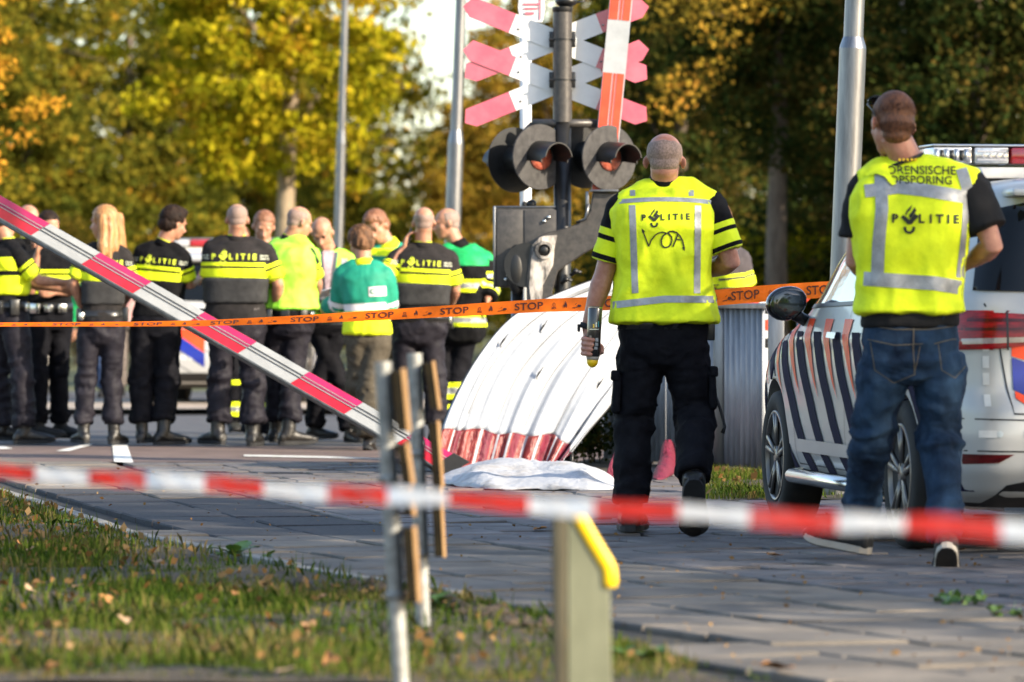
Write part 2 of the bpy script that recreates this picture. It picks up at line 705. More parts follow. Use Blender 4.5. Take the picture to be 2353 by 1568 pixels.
asphalt = mat('asphalt', (0.045, 0.046, 0.052), rough=0.85, col2=(0.085, 0.085, 0.092), vs=3.0, bump=0.004, bs=60, detail=8)
asphalt_r = mat('reddish_asphalt', (0.10, 0.065, 0.055), rough=0.85, col2=(0.16, 0.11, 0.095), vs=3.0, bump=0.004, bs=60, detail=8)
earth = mat('bare_soil', (0.035, 0.024, 0.015), rough=0.95, col2=(0.085, 0.062, 0.04), vs=6, bump=0.02, bs=30, detail=8)
sand = mat('joint_sand', (0.012, 0.011, 0.009), rough=0.95, col2=(0.03, 0.027, 0.022), vs=9, bump=0.003, bs=80)
slab_m = mat('concrete_slab', (0.055, 0.047, 0.038), rough=0.85, col2=(0.25, 0.21, 0.165), vs=1.7, bump=0.003, bs=90, detail=10, facts=(.3, .7), place=True)
slab_m2 = mat('darker_concrete_slab', (0.046, 0.040, 0.034), rough=0.85, col2=(0.19, 0.165, 0.138), vs=1.7, bump=0.003, bs=90, detail=10, facts=(.3, .7), place=True)
tile_m = mat('dark_concrete_tile', (0.045, 0.040, 0.039), rough=0.75, col2=(0.17, 0.15, 0.145), vs=3.5, bump=0.0025, bs=110, detail=10, facts=(.3, .7), place=True)
tile_m2 = mat('grey_concrete_tile', (0.055, 0.049, 0.048), rough=0.75, col2=(0.20, 0.178, 0.17), vs=3.5, bump=0.0025, bs=110, detail=10, facts=(.3, .7), place=True)
edge_m = mat('kerb_concrete', (0.16, 0.15, 0.13), rough=0.85, col2=(0.27, 0.255, 0.23), vs=8, bump=0.003, bs=60, place=True)
paint_w = mat('white_road_paint', (0.66, 0.65, 0.6), rough=0.6, col2=(0.8, 0.79, 0.75), vs=12, bump=0.001, bs=80)


def sheet(name, pts, z, m, sub=None, bump=None, label=None):
    bm = nbm()
    vs = [bm.verts.new((x, y, z)) for x, y in pts]
    bm.faces.new(vs)
    bmesh.ops.recalc_face_normals(bm, faces=bm.faces[:])
    bm.faces.ensure_lookup_table(); bm.normal_update()
    if bm.faces[0].normal.z < 0:
        bmesh.ops.reverse_faces(bm, faces=bm.faces[:])
    o = emit(name, bm, m, smooth=False, kind='structure')
    return o


ground = sheet('ground', [(-900, -40), (900, -40), (900, 1500), (-900, 1500)], -0.06, earth)
# paving bed under both paths
bm = nbm()
N_ = 120
for i in range(N_ + 1):
    Y = 8.0 + (33.2 - 8.0) * i / N_
    bm.verts.new((gxs(Y) - 0.02 if Y > 11.5 else -3.5, Y, -0.028))
    bm.verts.new((6.5, Y, -0.028))
bm.verts.ensure_lookup_table()
for i in range(N_):
    a = 2 * i
    bm.faces.new([bm.verts[k] for k in (a, a + 1, a + 3, a + 2)])
pav = emit('pavement', bm, sand, smooth=False, kind='structure')


def tile_proto(lx, ly, h, bev, seed):
    rnd = random.Random(seed)
    b = nbm()
    fs = box(b, (0, 0, -h / 2), (lx, ly, h))
    top = [f for f in b.faces if f.normal.z > 0.9]
    bmesh.ops.bevel(b, geom=list(top[0].edges), offset=bev, segments=1, affect='EDGES')
    # nicked corner
    vs = [v for v in b.verts if v.co.z > -0.001]
    v = rnd.choice(vs)
    v.co.z -= 0.004
    v.co.x *= 0.97; v.co.y *= 0.97
    bmesh.ops.delete(b, geom=[f for f in b.faces if f.normal.z < -0.9], context='FACES_ONLY')
    me = bpy.data.meshes.new('tile')
    b.normal_update()
    b.to_mesh(me); b.free()
    return me


def offset_line(line, w):
    """line shifted by w to its right-hand side (looking along growing Y)"""
    out = []
    n = len(line)
    for i, p in enumerate(line):
        t = (line[min(i + 1, n - 1)] - line[max(i - 1, 0)]).normalized()
        out.append(p + Vector((t.y, -t.x, 0)) * w)
    return out


def walk(line, step, start):
    """points with headings every `step` metres of arc"""
    out = []
    d = -start
    for a, b in zip(line[:-1], line[1:]):
        l = (b - a).length
        while d <= l:
            if d >= 0:
                t = (b - a).normalized()
                out.append((a + t * d, math.atan2(-t.x, t.y)))
            d += step
        d -= l
    return out


slab_protos = []
for k in range(4):
    me = tile_proto(0.479, 0.479, 0.05, 0.007, k)
    me.materials.append(slab_m if k % 2 else slab_m2)
    slab_protos.append(me)
tile_protos = []
for k in range(4):
    me = tile_proto(0.287, 0.287, 0.05, 0.005, 10 + k)
    me.materials.append(tile_m if k % 2 else tile_m2)
    tile_protos.append(me)


slab_dark = mat('dark_speckled_slab', (0.022, 0.022, 0.026), rough=0.9, col2=(0.06, 0.06, 0.067), vs=40, bump=0.004, bs=120, detail=8, facts=(.35, .75), place=True)  # darker, speckled version of the slabs, used for one stretch
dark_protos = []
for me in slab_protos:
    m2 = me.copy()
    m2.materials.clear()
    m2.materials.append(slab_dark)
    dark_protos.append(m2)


def in_dark_stretch(p):
    """the stretch of darker, speckled slabs beside the verge"""
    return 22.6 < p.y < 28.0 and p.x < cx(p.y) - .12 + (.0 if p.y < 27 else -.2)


def in_view(p, pad=0.25):
    return p.y > 12.5 and abs(p.x) < p.y * 0.1046 + pad and p.y < 33


rest_V = []


def lay(name, protos, size, n0, n1, sgn, keep, cap, joint=0.5):
    got = []
    for r in range(n0, n1):
        w = (r + 0.5) * size + 0.035
        line = offset_line(KERB, sgn * w)
        for p, hd in walk(line, size, size * (joint if r % 2 else 0)):
            if keep(p):
                got.append((p, hd))
    got.sort(key=lambda g: (not in_view(g[0]), g[0].y))
    k = 0
    for p, hd in got:
        z = random.gauss(0, 0.0032)
        tx, ty = random.gauss(0, 0.004), random.gauss(0, 0.004)
        me = random.choice(dark_protos if (protos is slab_protos and in_dark_stretch(p)) else protos)
        if k < cap and in_view(p):
            o = bpy.data.objects.new(name, me)
            C.objects.link(o)
            o.parent = pav
            o.location = (p.x, p.y, z)
            o.rotation_euler = (tx, ty, hd + random.gauss(0, 0.004) + random.choice((0, 1, 2, 3)) * math.pi / 2)
            k += 1
        else:
            rest_V.append((p, hd, size * 0.958, z, protos is tile_protos))
    return k


def near_ok(p):
    return (p.y < 11.5 or p.x > gxs(p.y) + 0.24) and p.y > 8.5 and p.x < 6.2


def far_ok(p):
    if p.y < 9 or p.x > 6.3:
        return False
    if p.y > 32.8:
        return False
    if p.x > 1.05 + (p.y - 26.3) * 0.05 and p.y > 26.3:
        return False
    if p.x > 2.45 and p.y > 20.6:
        return False
    return True


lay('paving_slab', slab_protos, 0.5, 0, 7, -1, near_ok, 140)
lay('paving_tile', tile_protos, 0.3, 0, 22, 1, far_ok, 300)
bm = nbm()
for p, hd, s, z, dark in rest_V:
    c, q = math.cos(hd) * s / 2, math.sin(hd) * s / 2
    vs = [bm.verts.new((p.x + a * c - b * q, p.y + a * q + b * c, z)) for a, b in ((-1, -1), (1, -1), (1, 1), (-1, 1))]
    vl = [bm.verts.new(v.co - Vector((0, 0, .03))) for v in vs]
    bm.faces.new(vs).material_index = 1 if dark else 0
    for i in range(4):
        bm.faces.new((vs[i - 1], vl[i - 1], vl[i], vs[i])).material_index = 1 if dark else 0
emit('paving_remainder', bm, [slab_m, tile_m], parent=pav, smooth=False, kind='stuff')

# narrow kerb stones between the two pavings (about one metre each) and along the verge
def stones(name, line, length, wid, hgt, off, m, keep):
    k = 0
    for p, hd in walk(line, length, 0):
        if not keep(p):
            continue
        b = nbm()
        box(b, (0, 0, -0.06), (wid, length - 0.012, 0.12), bev=0.006)
        me = bpy.data.meshes.new(name)
        b.to_mesh(me); b.free()
        me.materials.append(m)
        o = bpy.data.objects.new(name, me)
        C.objects.link(o)
        o.parent = pav
        o.location = (p.x, p.y, hgt + random.gauss(0, 0.002))
        o.rotation_euler = (0, random.gauss(0, 0.01), hd + random.gauss(0, 0.006))
        k += 1


stones('kerb_stone', KERB, 1.0, 0.05, 0.004, 0, tile_m, lambda p: 12.5 < p.y < 32 and abs(p.x) < p.y * .105 + .6)
VERGE = [Vector((float(x) + 0.16, float(y), 0)) for x, y in zip(_gx, _gy)]
stones('edging_stone', VERGE, 1.0, 0.07, 0.016, 0, edge_m, lambda p: 17.9 < p.y < 33 and abs(p.x) < p.y * .105 + .6)

# road beyond the paths
sheet('road', [(-60, 33.2), (60, 33.2), (60, 47.5), (-60, 47.5)], -0.008, asphalt)
sheet('level_crossing_strip', [(-60, 33.0), (60, 33.0), (60, 36.6), (-60, 36.6)], -0.003, asphalt_r)
sheet('far_pavement', [(-60, 47.6), (60, 47.6), (60, 52.0), (-60, 52.0)], 0.05, mat('pale_far_paving', (0.27, 0.22, 0.17), rough=0.85, col2=(0.38, 0.32, 0.26), vs=1.2))
sheet('far_road', [(-60, 52.1), (60, 52.1), (60, 60.0), (-60, 60.0)], 0.0, asphalt)


def road_mark(pts, label):
    b = nbm()
    vs = [b.verts.new((*GP(u, v).xy, 0.002)) for u, v in pts]
    b.faces.new(vs)
    b.faces.ensure_lookup_table(); b.normal_update()
    if b.faces[0].normal.z < 0:
        bmesh.ops.reverse_faces(b, faces=b.faces[:])
    ctr = sum((v.co for v in vs), Vector()) / len(vs)
    return emit('road_marking', b, paint_w, smooth=False, kind='structure')


road_mark([(128, 1037), (160, 1037), (214, 1022), (196, 1022)], '')
road_mark([(258, 1024), (292, 1024), (306, 1064), (262, 1062)], '')
road_mark([(-40, 1025), (10, 1027), (30, 1032), (-40, 1034)], '')
road_mark([(560, 1046), (760, 1050), (900, 1056), (560, 1049)], '')
sheet('kerb', [(-60, 47.42), (60, 47.42), (60, 47.6), (-60, 47.6)], 0.052, edge_m)

# verge ground with gentle bumps
def verge_ground(name, x0f, x1f, y0, y1, z0, nx, ny, m):
    V, Fs = [], []
    for j in range(ny + 1):
        Y = y0 + (y1 - y0) * j / ny
        a, b_ = x0f(Y), x1f(Y)
        for i in range(nx + 1):
            V.append((a + (b_ - a) * i / nx, Y, z0))
    V = np.array(V)
    n = vnoise(V * np.array([2.2, 1.3, 1]), 5) * 0.02 + vnoise(V * np.array([9, 7, 1]), 6) * 0.008
    V[:, 2] += n
    # tucked down at the border
    for j in range(ny + 1):
        for i in (0, nx):
            V[j * (nx + 1) + i, 2] = z0 - 0.03
    for j in range(ny):
        for i in range(nx):
            a = j * (nx + 1) + i
            Fs.append((a, a + 1, a + nx + 2, a + nx + 1))
    me = mesh_from(V.tolist(), Fs)
    return emit(name, me, m, kind='structure'), V


vsoil = mat('verge_soil', (0.028, 0.02, 0.012), rough=0.95, col2=(0.075, 0.055, 0.03), vs=5, bump=0.015, bs=40, detail=8)
verge, _ = verge_ground('verge', lambda Y: -6.0, lambda Y: gxs(Y) + 0.10, 13.55, 33.1, 0.004, 60, 160, vsoil)
verge2, _ = verge_ground('far_verge', lambda Y: 1.0 + (Y - 26.3) * .05 if Y < 30.9 else .35, lambda Y: 9.0, 26.5, 33.0, 0.0, 60, 60, vsoil)
verge3, _ = verge_ground('car_side_verge', lambda Y: 2.75, lambda Y: 9.0, 20.8, 26.6, 0.0, 50, 50, vsoil)
sheet('meadow', [(-90, 60.1), (90, 60.1), (90, 500), (-90, 500)], -0.02, mat('distant_grass', (0.05, 0.06, 0.015), rough=0.9, col2=(0.10, 0.10, 0.03), vs=.6))

# ------------------------------------------------------------------ grass
grass_m = leaf_mat('grass_blades', [(0.025, 0.05, 0.008), (0.05, 0.092, 0.013), (0.095, 0.135, 0.02), (0.17, 0.145, 0.045), (0.27, 0.20, 0.095)], transl=0.35, pos=[0, .3, .54, .75, 1])


def blades(xs, ys, z, hmin, hmax, wid, seed, lean=0.6):
    rs = np.random.RandomState(seed)
    n = len(xs)
    p = np.stack([xs, ys, np.full(n, z)], 1)
    az = rs.rand(n) * 2 * np.pi
    h = hmin + (hmax - hmin) * rs.rand(n) ** 1.6
    ln = rs.rand(n) * lean
    d = np.stack([np.cos(az), np.sin(az), np.zeros(n)], 1)
    wv = np.stack([-np.sin(az + rs.randn(n) * .6), np.cos(az), np.zeros(n)], 1) * (wid * (.6 + .8 * rs.rand(n)))[:, None]
    up = np.array([0, 0, 1.0])
    mid = p + up * (h * 0.6)[:, None] + d * (h * ln * .35)[:, None]
    tip = p + up * (h * (1 - ln * .35))[:, None] + d * (h * ln * 1.0)[:, None]
    q1 = np.stack([p - wv, p + wv, mid + wv * .8, mid - wv * .8], 1).reshape(-1, 3)
    V = np.empty((n * 5, 3))
    V[0::5] = p - wv; V[1::5] = p + wv; V[2::5] = mid + wv * .75; V[3::5] = tip; V[4::5] = mid - wv * .75
    return V


def grass_patch(name, n, yr, x0f, x1f, z, hmin, hmax, wid, seed, label, soil_thr=0.35, minus=None):
    rs = np.random.RandomState(seed)
    ys = yr[0] + (yr[1] - yr[0]) * rs.rand(n * 2)
    a = np.array([x0f(y) for y in ys]); b = np.array([x1f(y) for y in ys])
    xs = a + (b - a) * rs.rand(n * 2)
    ok = rs.rand(n * 2) < np.clip((b - a) / (b - a).max(), 0.05, 1)
    q = np.stack([xs * 1.6, ys * .8, np.zeros_like(xs)], 1)
    dens = vnoise(q, seed + 3) * .6 + vnoise(q * 3.1, seed + 4) * .4
    ok &= rs.rand(n * 2) < np.clip((dens + soil_thr) * 2.2, 0.10, 1)
    xs, ys = xs[ok][:n], ys[ok][:n]
    V = blades(xs, ys, z, hmin, hmax, wid, seed + 9)
    me = np_mesh(name, V, 5)
    o = emit(name, me, grass_m, smooth=False)
    o['kind'] = 'stuff'
    o['label'] = label
    return o


view_l = lambda Y: -Y * 0.1046 - 0.25
grass_patch('grass', 110000, (13.62, 33.0), lambda Y: max(-6, view_l(Y)), lambda Y: gxs(Y) + 0.12, 0.0, 0.008, 0.040, 0.0019, 3, 'short worn grass on the near verge', soil_thr=.20)
grass_patch('grass', 16000, (26.5, 31.6), lambda Y: 1.0 + (Y - 26.3) * .05, lambda Y: 3.6, 0.0, 0.02, 0.07, 0.0022, 23, 'tufty grass at the foot of the corrugated fence', soil_thr=.45)
grass_patch('grass', 14000, (21.5, 26.6), lambda Y: 2.8, lambda Y: 4.2, 0.0, 0.03, 0.10, 0.003, 33, 'grass beyond the parked car', soil_thr=.5)

grass_patch('grass', 5000, (13.8, 30.0), lambda Y: max(-6, view_l(Y)), lambda Y: gxs(Y) + 0.10, 0.0, 0.04, 0.10, 0.0028, 63, 'longer coarse blades standing above the near verge', soil_thr=.6)
sheet('near_path', [(-30, 5), (30, 5), (30, 13.56), (-30, 13.56)], -0.034, mat('brown_grey_gravel', (0.05, 0.04, 0.032), rough=.9, col2=(0.12, 0.10, 0.08), vs=14, bump=.006, bs=60))
# ------------------------------------------------------------------ trees
bark = mat('rough_bark', (0.07, 0.05, 0.035), rough=0.95, col2=(0.17, 0.13, 0.095), vs=7, stretch=(1, 1, .25), bump=0.03, bs=14)
bark_pale = mat('pale_bark', (0.22, 0.16, 0.10), rough=0.9, col2=(0.38, 0.29, 0.19), vs=6, stretch=(1, 1, .4), bump=0.02, bs=12)
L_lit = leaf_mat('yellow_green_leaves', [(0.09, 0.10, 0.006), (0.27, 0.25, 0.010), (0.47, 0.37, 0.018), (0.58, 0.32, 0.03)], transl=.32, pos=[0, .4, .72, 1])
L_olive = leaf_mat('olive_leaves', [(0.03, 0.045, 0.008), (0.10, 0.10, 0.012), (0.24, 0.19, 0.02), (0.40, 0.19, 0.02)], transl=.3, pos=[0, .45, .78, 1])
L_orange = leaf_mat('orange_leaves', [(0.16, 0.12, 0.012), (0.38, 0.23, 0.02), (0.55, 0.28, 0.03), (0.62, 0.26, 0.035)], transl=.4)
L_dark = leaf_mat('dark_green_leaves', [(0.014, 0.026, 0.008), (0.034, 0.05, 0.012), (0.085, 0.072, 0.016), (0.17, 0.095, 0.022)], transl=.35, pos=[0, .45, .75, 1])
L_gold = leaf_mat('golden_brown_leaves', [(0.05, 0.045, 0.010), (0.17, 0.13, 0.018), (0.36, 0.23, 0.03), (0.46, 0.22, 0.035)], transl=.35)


def leaves_V(cent, n, spread, size, rs, droop=0.35):
    """n leaves round each clump centre, each leaf a small kite bent along its middle"""
    k = len(cent)
    idx = np.repeat(np.arange(k), n)
    u = rs.randn(k * n, 3)
    u /= np.linalg.norm(u, axis=1)[:, None] + 1e-9
    rad = spread * rs.rand(k * n) ** (1 / 2.2)
    sc3 = np.array([1.25, 1.25, .62])
    p = cent[idx] + u * rad[:, None] * sc3
    d = rs.randn(k * n, 3) * .7
    d[:, 2] -= droop
    d /= np.linalg.norm(d, axis=1)[:, None] + 1e-9
    w = np.cross(d, rs.randn(k * n, 3))
    w /= np.linalg.norm(w, axis=1)[:, None] + 1e-9
    s = size * (.6 + .8 * rs.rand(k * n))[:, None]
    a = p
    b = p + d * s * .45 + w * s * .36
    c = p + d * s
    e = p + d * s * .45 - w * s * .36
    V = np.stack([a, b, c, e], 1).reshape(-1, 3)
    return V


def tree(name, label, x, Y, h, trunk_r, crown, clumps, n, spread, size, lm, seed, bk=None, group=None, lean=(0, 0),
         fork=0.35, limbs=7, vis=None, trunk_h=None):
    """crown: list of (dx, dy, z, rx, ry, rz) ellipsoids"""
    rs = np.random.RandomState(seed)
    rnd = random.Random(seed)
    t = thing(name, label, 'tree', (x, Y, 0), group)
    bk = bk or bark
    bm = nbm()
    base = Vector((x, Y, -0.1))
    th = trunk_h or h * .8
    top = Vector((x + lean[0], Y + lean[1], th))
    pts = [base.lerp(top, f) + Vector((math.sin(f * 7 + seed) * .06 * trunk_r * 4, math.cos(f * 5 + seed) * .2 * trunk_r, 0)) for f in np.linspace(0, 1, 9)]
    tube(bm, pts, [trunk_r * (1.35 if i == 0 else 1.0 - .75 * i / 8) for i in range(9)], seg=12)
    cents = []
    vol = [c[3] * c[4] * c[5] for c in crown]
    vol = np.array(vol) / sum(vol)
    for (dx, dy, z, rx, ry, rz), f in zip(crown, vol):
        k = max(4, int(clumps * f))
        u = rs.randn(k, 3)
        u /= np.linalg.norm(u, axis=1)[:, None]
        r = rs.rand(k) ** .42
        c = u * r[:, None] * np.array([rx, ry, rz]) + np.array([x + dx, Y + dy, z])
        c += rs.randn(k, 3) * .15
        cents.append(c)
    cents = np.concatenate(cents)
    cents[:, 2] = np.maximum(cents[:, 2], 0.35)
    # limbs reach into the crown
    for i in range(limbs):
        e = Vector(cents[rs.randint(len(cents))])
        f = fork + (0.95 - fork) * rnd.random()
        s = base.lerp(top, f)
        if e.z < s.z - .4:
            e.z = s.z + .3 * rnd.random()
        m = s.lerp(e, .5) + Vector((rnd.uniform(-.2, .2), rnd.uniform(-.2, .2), rnd.uniform(.1, .4)))
        r = trunk_r * (.42 - .25 * f)
        tube(bm, [s, m, e], [r, r * .6, r * .18], seg=6)
    emit('trunk', bm, bk, parent=t)
    V = leaves_V(cents, n, spread, size, rs)
    me = np_mesh('crown', V, 4)
    emit('crown', me, lm, parent=t, smooth=False)
    return t


def copy_tree(t, loc, rz, label, group=None):
    r = t.copy()
    C.objects.link(r)
    r.location = loc
    r.rotation_euler = (0, 0, rz)
    r['label'] = label
    if group:
        r['group'] = group
    for ch in list(t.children):
        c = ch.copy()
        C.objects.link(c)
        c.parent = r
    return r


def tx(u, Y):
    return (u - CU) * Y / FPX


def tz(v, Y):
    return CAMH - (v - CV) * Y / FPX


G1 = 'trees along the far side of the road'
# the sunlit maple, its pale trunk showing over the crowd
Yt = 84.0
tree('maple_tree', 'sunlit yellow-green maple whose pale trunk rises behind the bald officers', tx(655, Yt), Yt, 11, 0.20,
     [(tx(640, Yt) - tx(655, Yt), 0, tz(120, Yt), 2.1, 1.8, 2.5), (tx(470, Yt) - tx(655, Yt), -.4, tz(250, Yt), 1.15, 1.0, .8),
      (tx(805, Yt) - tx(655, Yt), -.2, tz(200, Yt), 0.70, 1.2, 1.75), (tx(600, Yt) - tx(655, Yt), -.6, tz(330, Yt), 1.25, .9, .55),
      (tx(400, Yt) - tx(655, Yt), 0, tz(90, Yt), .9, 1.2, 1.3), (0, 0, 8.5, 2.8, 2.5, 2.0)],
     300, 105, .36, .13, L_lit, 3, bk=bark_pale, lean=(.15, 0), limbs=12, fork=.28)
# denser trees behind on the left
for i, (u, Yy, hh, w, col, sd_) in enumerate([
        (60, 104, 9, 2.6, L_olive, 11), (300, 110, 9, 2.5, L_olive, 12), (540, 118, 9, 2.6, L_olive, 13),
        (-160, 96, 9, 2.6, L_olive, 14), (700, 126, 8, 1.9, L_olive, 15)]):
    tree('broadleaf_tree', ['olive and orange tree at the outer edge of the wood behind the barrier arm',
                            'dense olive tree behind the dark-haired officer, orange-tinged below',
                            'dark olive tree hidden behind the sunlit maple',
                            'olive brown tree at the very edge of the view behind the barrier arm',
                            'small olive tree behind the slim lamp post'][i],
         tx(u, Yy), Yy, hh, .2, [(0, 0, 5.2, w, 2.0, 3.6), (.4, -.8, 2.6, w * .9, 1.5, 1.5)], 240, 95, .42, .14, col, sd_,
         limbs=9, group=G1)
# orange twigs reaching in from beyond the frame
Yo = 55.0
tree('orange_maple_tree', 'bright orange maple reaching in above the head of the barrier arm', tx(-120, Yo), Yo, 9, .16,
     [(tx(-30, Yo) - tx(-120, Yo), 0, tz(240, Yo), .42, .6, .42), (tx(60, Yo) - tx(-120, Yo), 0, tz(262, Yo), .30, .3, .10), (tx(-20, Yo) - tx(-120, Yo), 0, tz(110, Yo), .34, .6, .5), (tx(-20, Yo) - tx(-120, Yo), 0, tz(400, Yo), .32, .4, .35), (-.6, .5, 5.4, 1.5, 1.2, 1.8)],
     120, 36, .22, .085, L_orange, 21, limbs=9, fork=.3)
# middle: orange and green trees either side of the sky gap
for i, (u, Yy, zc, rx, rz, col, sd_) in enumerate([
        (1190, 128, 5.6, 1.75, 3.6, L_gold, 31), (1330, 122, 5.8, 1.9, 4.2, L_gold, 32), (1045, 138, 4.2, 1.15, 2.6, L_gold, 33),
        (890, 150, 2.9, 1.9, 1.8, L_olive, 34), (1500, 112, 6.5, 1.9, 4.2, L_olive, 35)]):
    tree('autumn_tree', ['golden autumn tree behind the galvanised lamp post beside the gap of sky',
                         'golden autumn tree behind the crossing lights',
                         'low golden tree under the gap of sky',
                         'low olive tree behind the two green jackets',
                         'olive tree between the crossing signs and the dark wood'][i],
         tx(u, Yy), Yy, 9, .18, [(0, 0, zc, rx, 1.8, rz), (0, -.5, 2.0, rx, 1.3, 1.3)], 220, 90, .42, .14, col, sd_, limbs=8, group=G1)
# the shaded wood on the right
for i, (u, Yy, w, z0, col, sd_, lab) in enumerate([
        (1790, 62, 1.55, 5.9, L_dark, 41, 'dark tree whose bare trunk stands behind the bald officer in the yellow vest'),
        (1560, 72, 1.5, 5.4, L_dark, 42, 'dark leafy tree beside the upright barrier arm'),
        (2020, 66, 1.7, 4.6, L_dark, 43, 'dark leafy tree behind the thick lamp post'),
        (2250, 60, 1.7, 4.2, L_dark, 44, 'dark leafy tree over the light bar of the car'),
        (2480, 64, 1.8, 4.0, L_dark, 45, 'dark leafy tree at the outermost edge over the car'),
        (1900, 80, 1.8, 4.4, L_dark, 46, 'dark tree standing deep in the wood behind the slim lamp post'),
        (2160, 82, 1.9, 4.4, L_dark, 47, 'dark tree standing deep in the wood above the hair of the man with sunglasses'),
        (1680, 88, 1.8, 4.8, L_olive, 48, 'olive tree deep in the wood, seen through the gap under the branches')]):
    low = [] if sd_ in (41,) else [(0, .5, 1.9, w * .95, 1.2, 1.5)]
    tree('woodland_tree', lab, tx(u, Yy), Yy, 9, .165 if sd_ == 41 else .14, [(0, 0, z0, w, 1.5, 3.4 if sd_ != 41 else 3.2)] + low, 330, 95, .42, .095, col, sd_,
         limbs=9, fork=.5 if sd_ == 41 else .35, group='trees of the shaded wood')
tree('gold_topped_tree', 'tree with a golden sunlit top above the dark wood beside the crossing signs', tx(1793, 64.5), 64.5, 9, .08,
     [(tx(1650, 60) - tx(1793, 64.5), -4, tz(10, 60), .95, .8, .36), (tx(1560, 60) - tx(1793, 64.5), -4, tz(190, 60), .2, .4, .4), (-.4, -3, 6.4, 1.5, 1.2, 1.3)],
     130, 60, .34, .085, L_gold, 51, limbs=8, fork=.5, trunk_h=6)

# undergrowth beyond the road: separate bushes
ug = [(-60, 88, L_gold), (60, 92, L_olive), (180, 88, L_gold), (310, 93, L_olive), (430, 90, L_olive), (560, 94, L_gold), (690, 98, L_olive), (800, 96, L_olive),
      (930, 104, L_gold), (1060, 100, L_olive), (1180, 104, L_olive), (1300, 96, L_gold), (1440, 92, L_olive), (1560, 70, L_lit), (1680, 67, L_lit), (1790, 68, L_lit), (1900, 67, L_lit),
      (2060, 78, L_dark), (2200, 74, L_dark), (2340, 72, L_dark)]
where = ['at the outer edge behind the barrier arm', 'behind the first officer with folded arms', 'behind the long-haired officer', 'between the long-haired and the dark-haired officer',
         'behind the dark-haired officer', 'behind the balding officer in grey armour', 'at the foot of the sunlit maple', 'behind the slim lamp post', 'behind the paramedic in green',
         'behind the firefighter', 'behind the grey signal cabinet', 'behind the barrier drive', 'behind the white canopy', 'behind the upright barrier arm', 'behind the yellow-vested bald officer',
         'beside the bare woodland trunk', 'behind the thick lamp post', 'behind the car door mirror', 'behind the man with sunglasses', 'behind the light bar of the car']
for i, (u, Yy, col) in enumerate(ug):
    rs = np.random.RandomState(100 + i)
    kind = {L_gold: 'golden', L_olive: 'olive', L_lit: 'yellow sunlit', L_dark: 'dark green'}[col]
    t = thing('bush', f'{kind} bush {where[i]}', 'bush', (tx(u, Yy), Yy, 0), 'bushes at the edge of the wood')
    k = 46
    uu = rs.randn(k, 3); uu /= np.linalg.norm(uu, axis=1)[:, None]
    hz = 1.15 + .5 * rs.rand()
    c = uu * (rs.rand(k) ** .45)[:, None] * np.array([.85, .7, hz * .8]) + np.array([tx(u, Yy), Yy, hz])
    c[:, 2] = np.maximum(c[:, 2], .2)
    emit('foliage', np_mesh('foliage', leaves_V(c, 90, .38, .10, rs), 4), col, parent=t, smooth=False)
    b = nbm()
    for j in range(5):
        e = Vector(c[rs.randint(k)])
        s = Vector((tx(u, Yy) + rs.randn() * .1, Yy, -.05))
        tube(b, [s, s.lerp(e, .5) + Vector((0, 0, .15)), e], [.03, .022, .008], seg=5)
    emit('stem', b, bark, parent=t)

# low bramble between the canopy and the corrugated fence
rs = np.random.RandomState(140)
bx_ = tx(1346, 32.6)
t = thing('bramble', 'low dark bramble between the white canopy and the corrugated fence', 'bush', (bx_, 32.6, 0))
c = np.stack([bx_ + rs.randn(60) * .06, 32.6 + rs.randn(60) * .1, .05 + rs.rand(60) * .5], 1)
emit('foliage', np_mesh('foliage', leaves_V(c, 40, .12, .035, rs), 4), L_dark, parent=t, smooth=False)
b = nbm()
for j in range(4):
    tube(b, [Vector((bx_ + j * .03, 32.6, -.03)), Vector((bx_ + (j - 1.5) * .08, 32.6, .5))], [.006, .002], seg=5)
emit('stem', b, bark, parent=t)

# far wood that closes the view
rs = np.random.RandomState(77)
k = 900
c = np.stack([rs.uniform(-34, 34, k), rs.uniform(165, 185, k), rs.rand(k) ** 1.0 * 4.4 + .2], 1)
keep = ~((c[:, 0] > tx(830, 170)) & (c[:, 0] < tx(1070, 170)) & (c[:, 2] > 1.9))
o = emit('far_wood', np_mesh('far_wood', leaves_V(c[keep], 70, 1.0, .26, rs), 4), L_olive, smooth=False, kind='stuff')
o['label'] = 'far wood closing the view beyond the meadow'
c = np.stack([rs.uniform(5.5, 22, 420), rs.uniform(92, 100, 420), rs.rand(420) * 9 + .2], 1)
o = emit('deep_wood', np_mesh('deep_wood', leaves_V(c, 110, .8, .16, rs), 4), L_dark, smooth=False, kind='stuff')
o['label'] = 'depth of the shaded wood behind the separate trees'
c = np.stack([rs.uniform(-17, -2.5, 420), rs.uniform(122, 134, 420), rs.rand(420) * 11 + .2], 1)
o = emit('deep_wood', np_mesh('deep_wood', leaves_V(c, 100, .9, .2, rs), 4), L_olive, smooth=False, kind='stuff')
o['label'] = 'depth of the olive wood behind the sunlit maple'

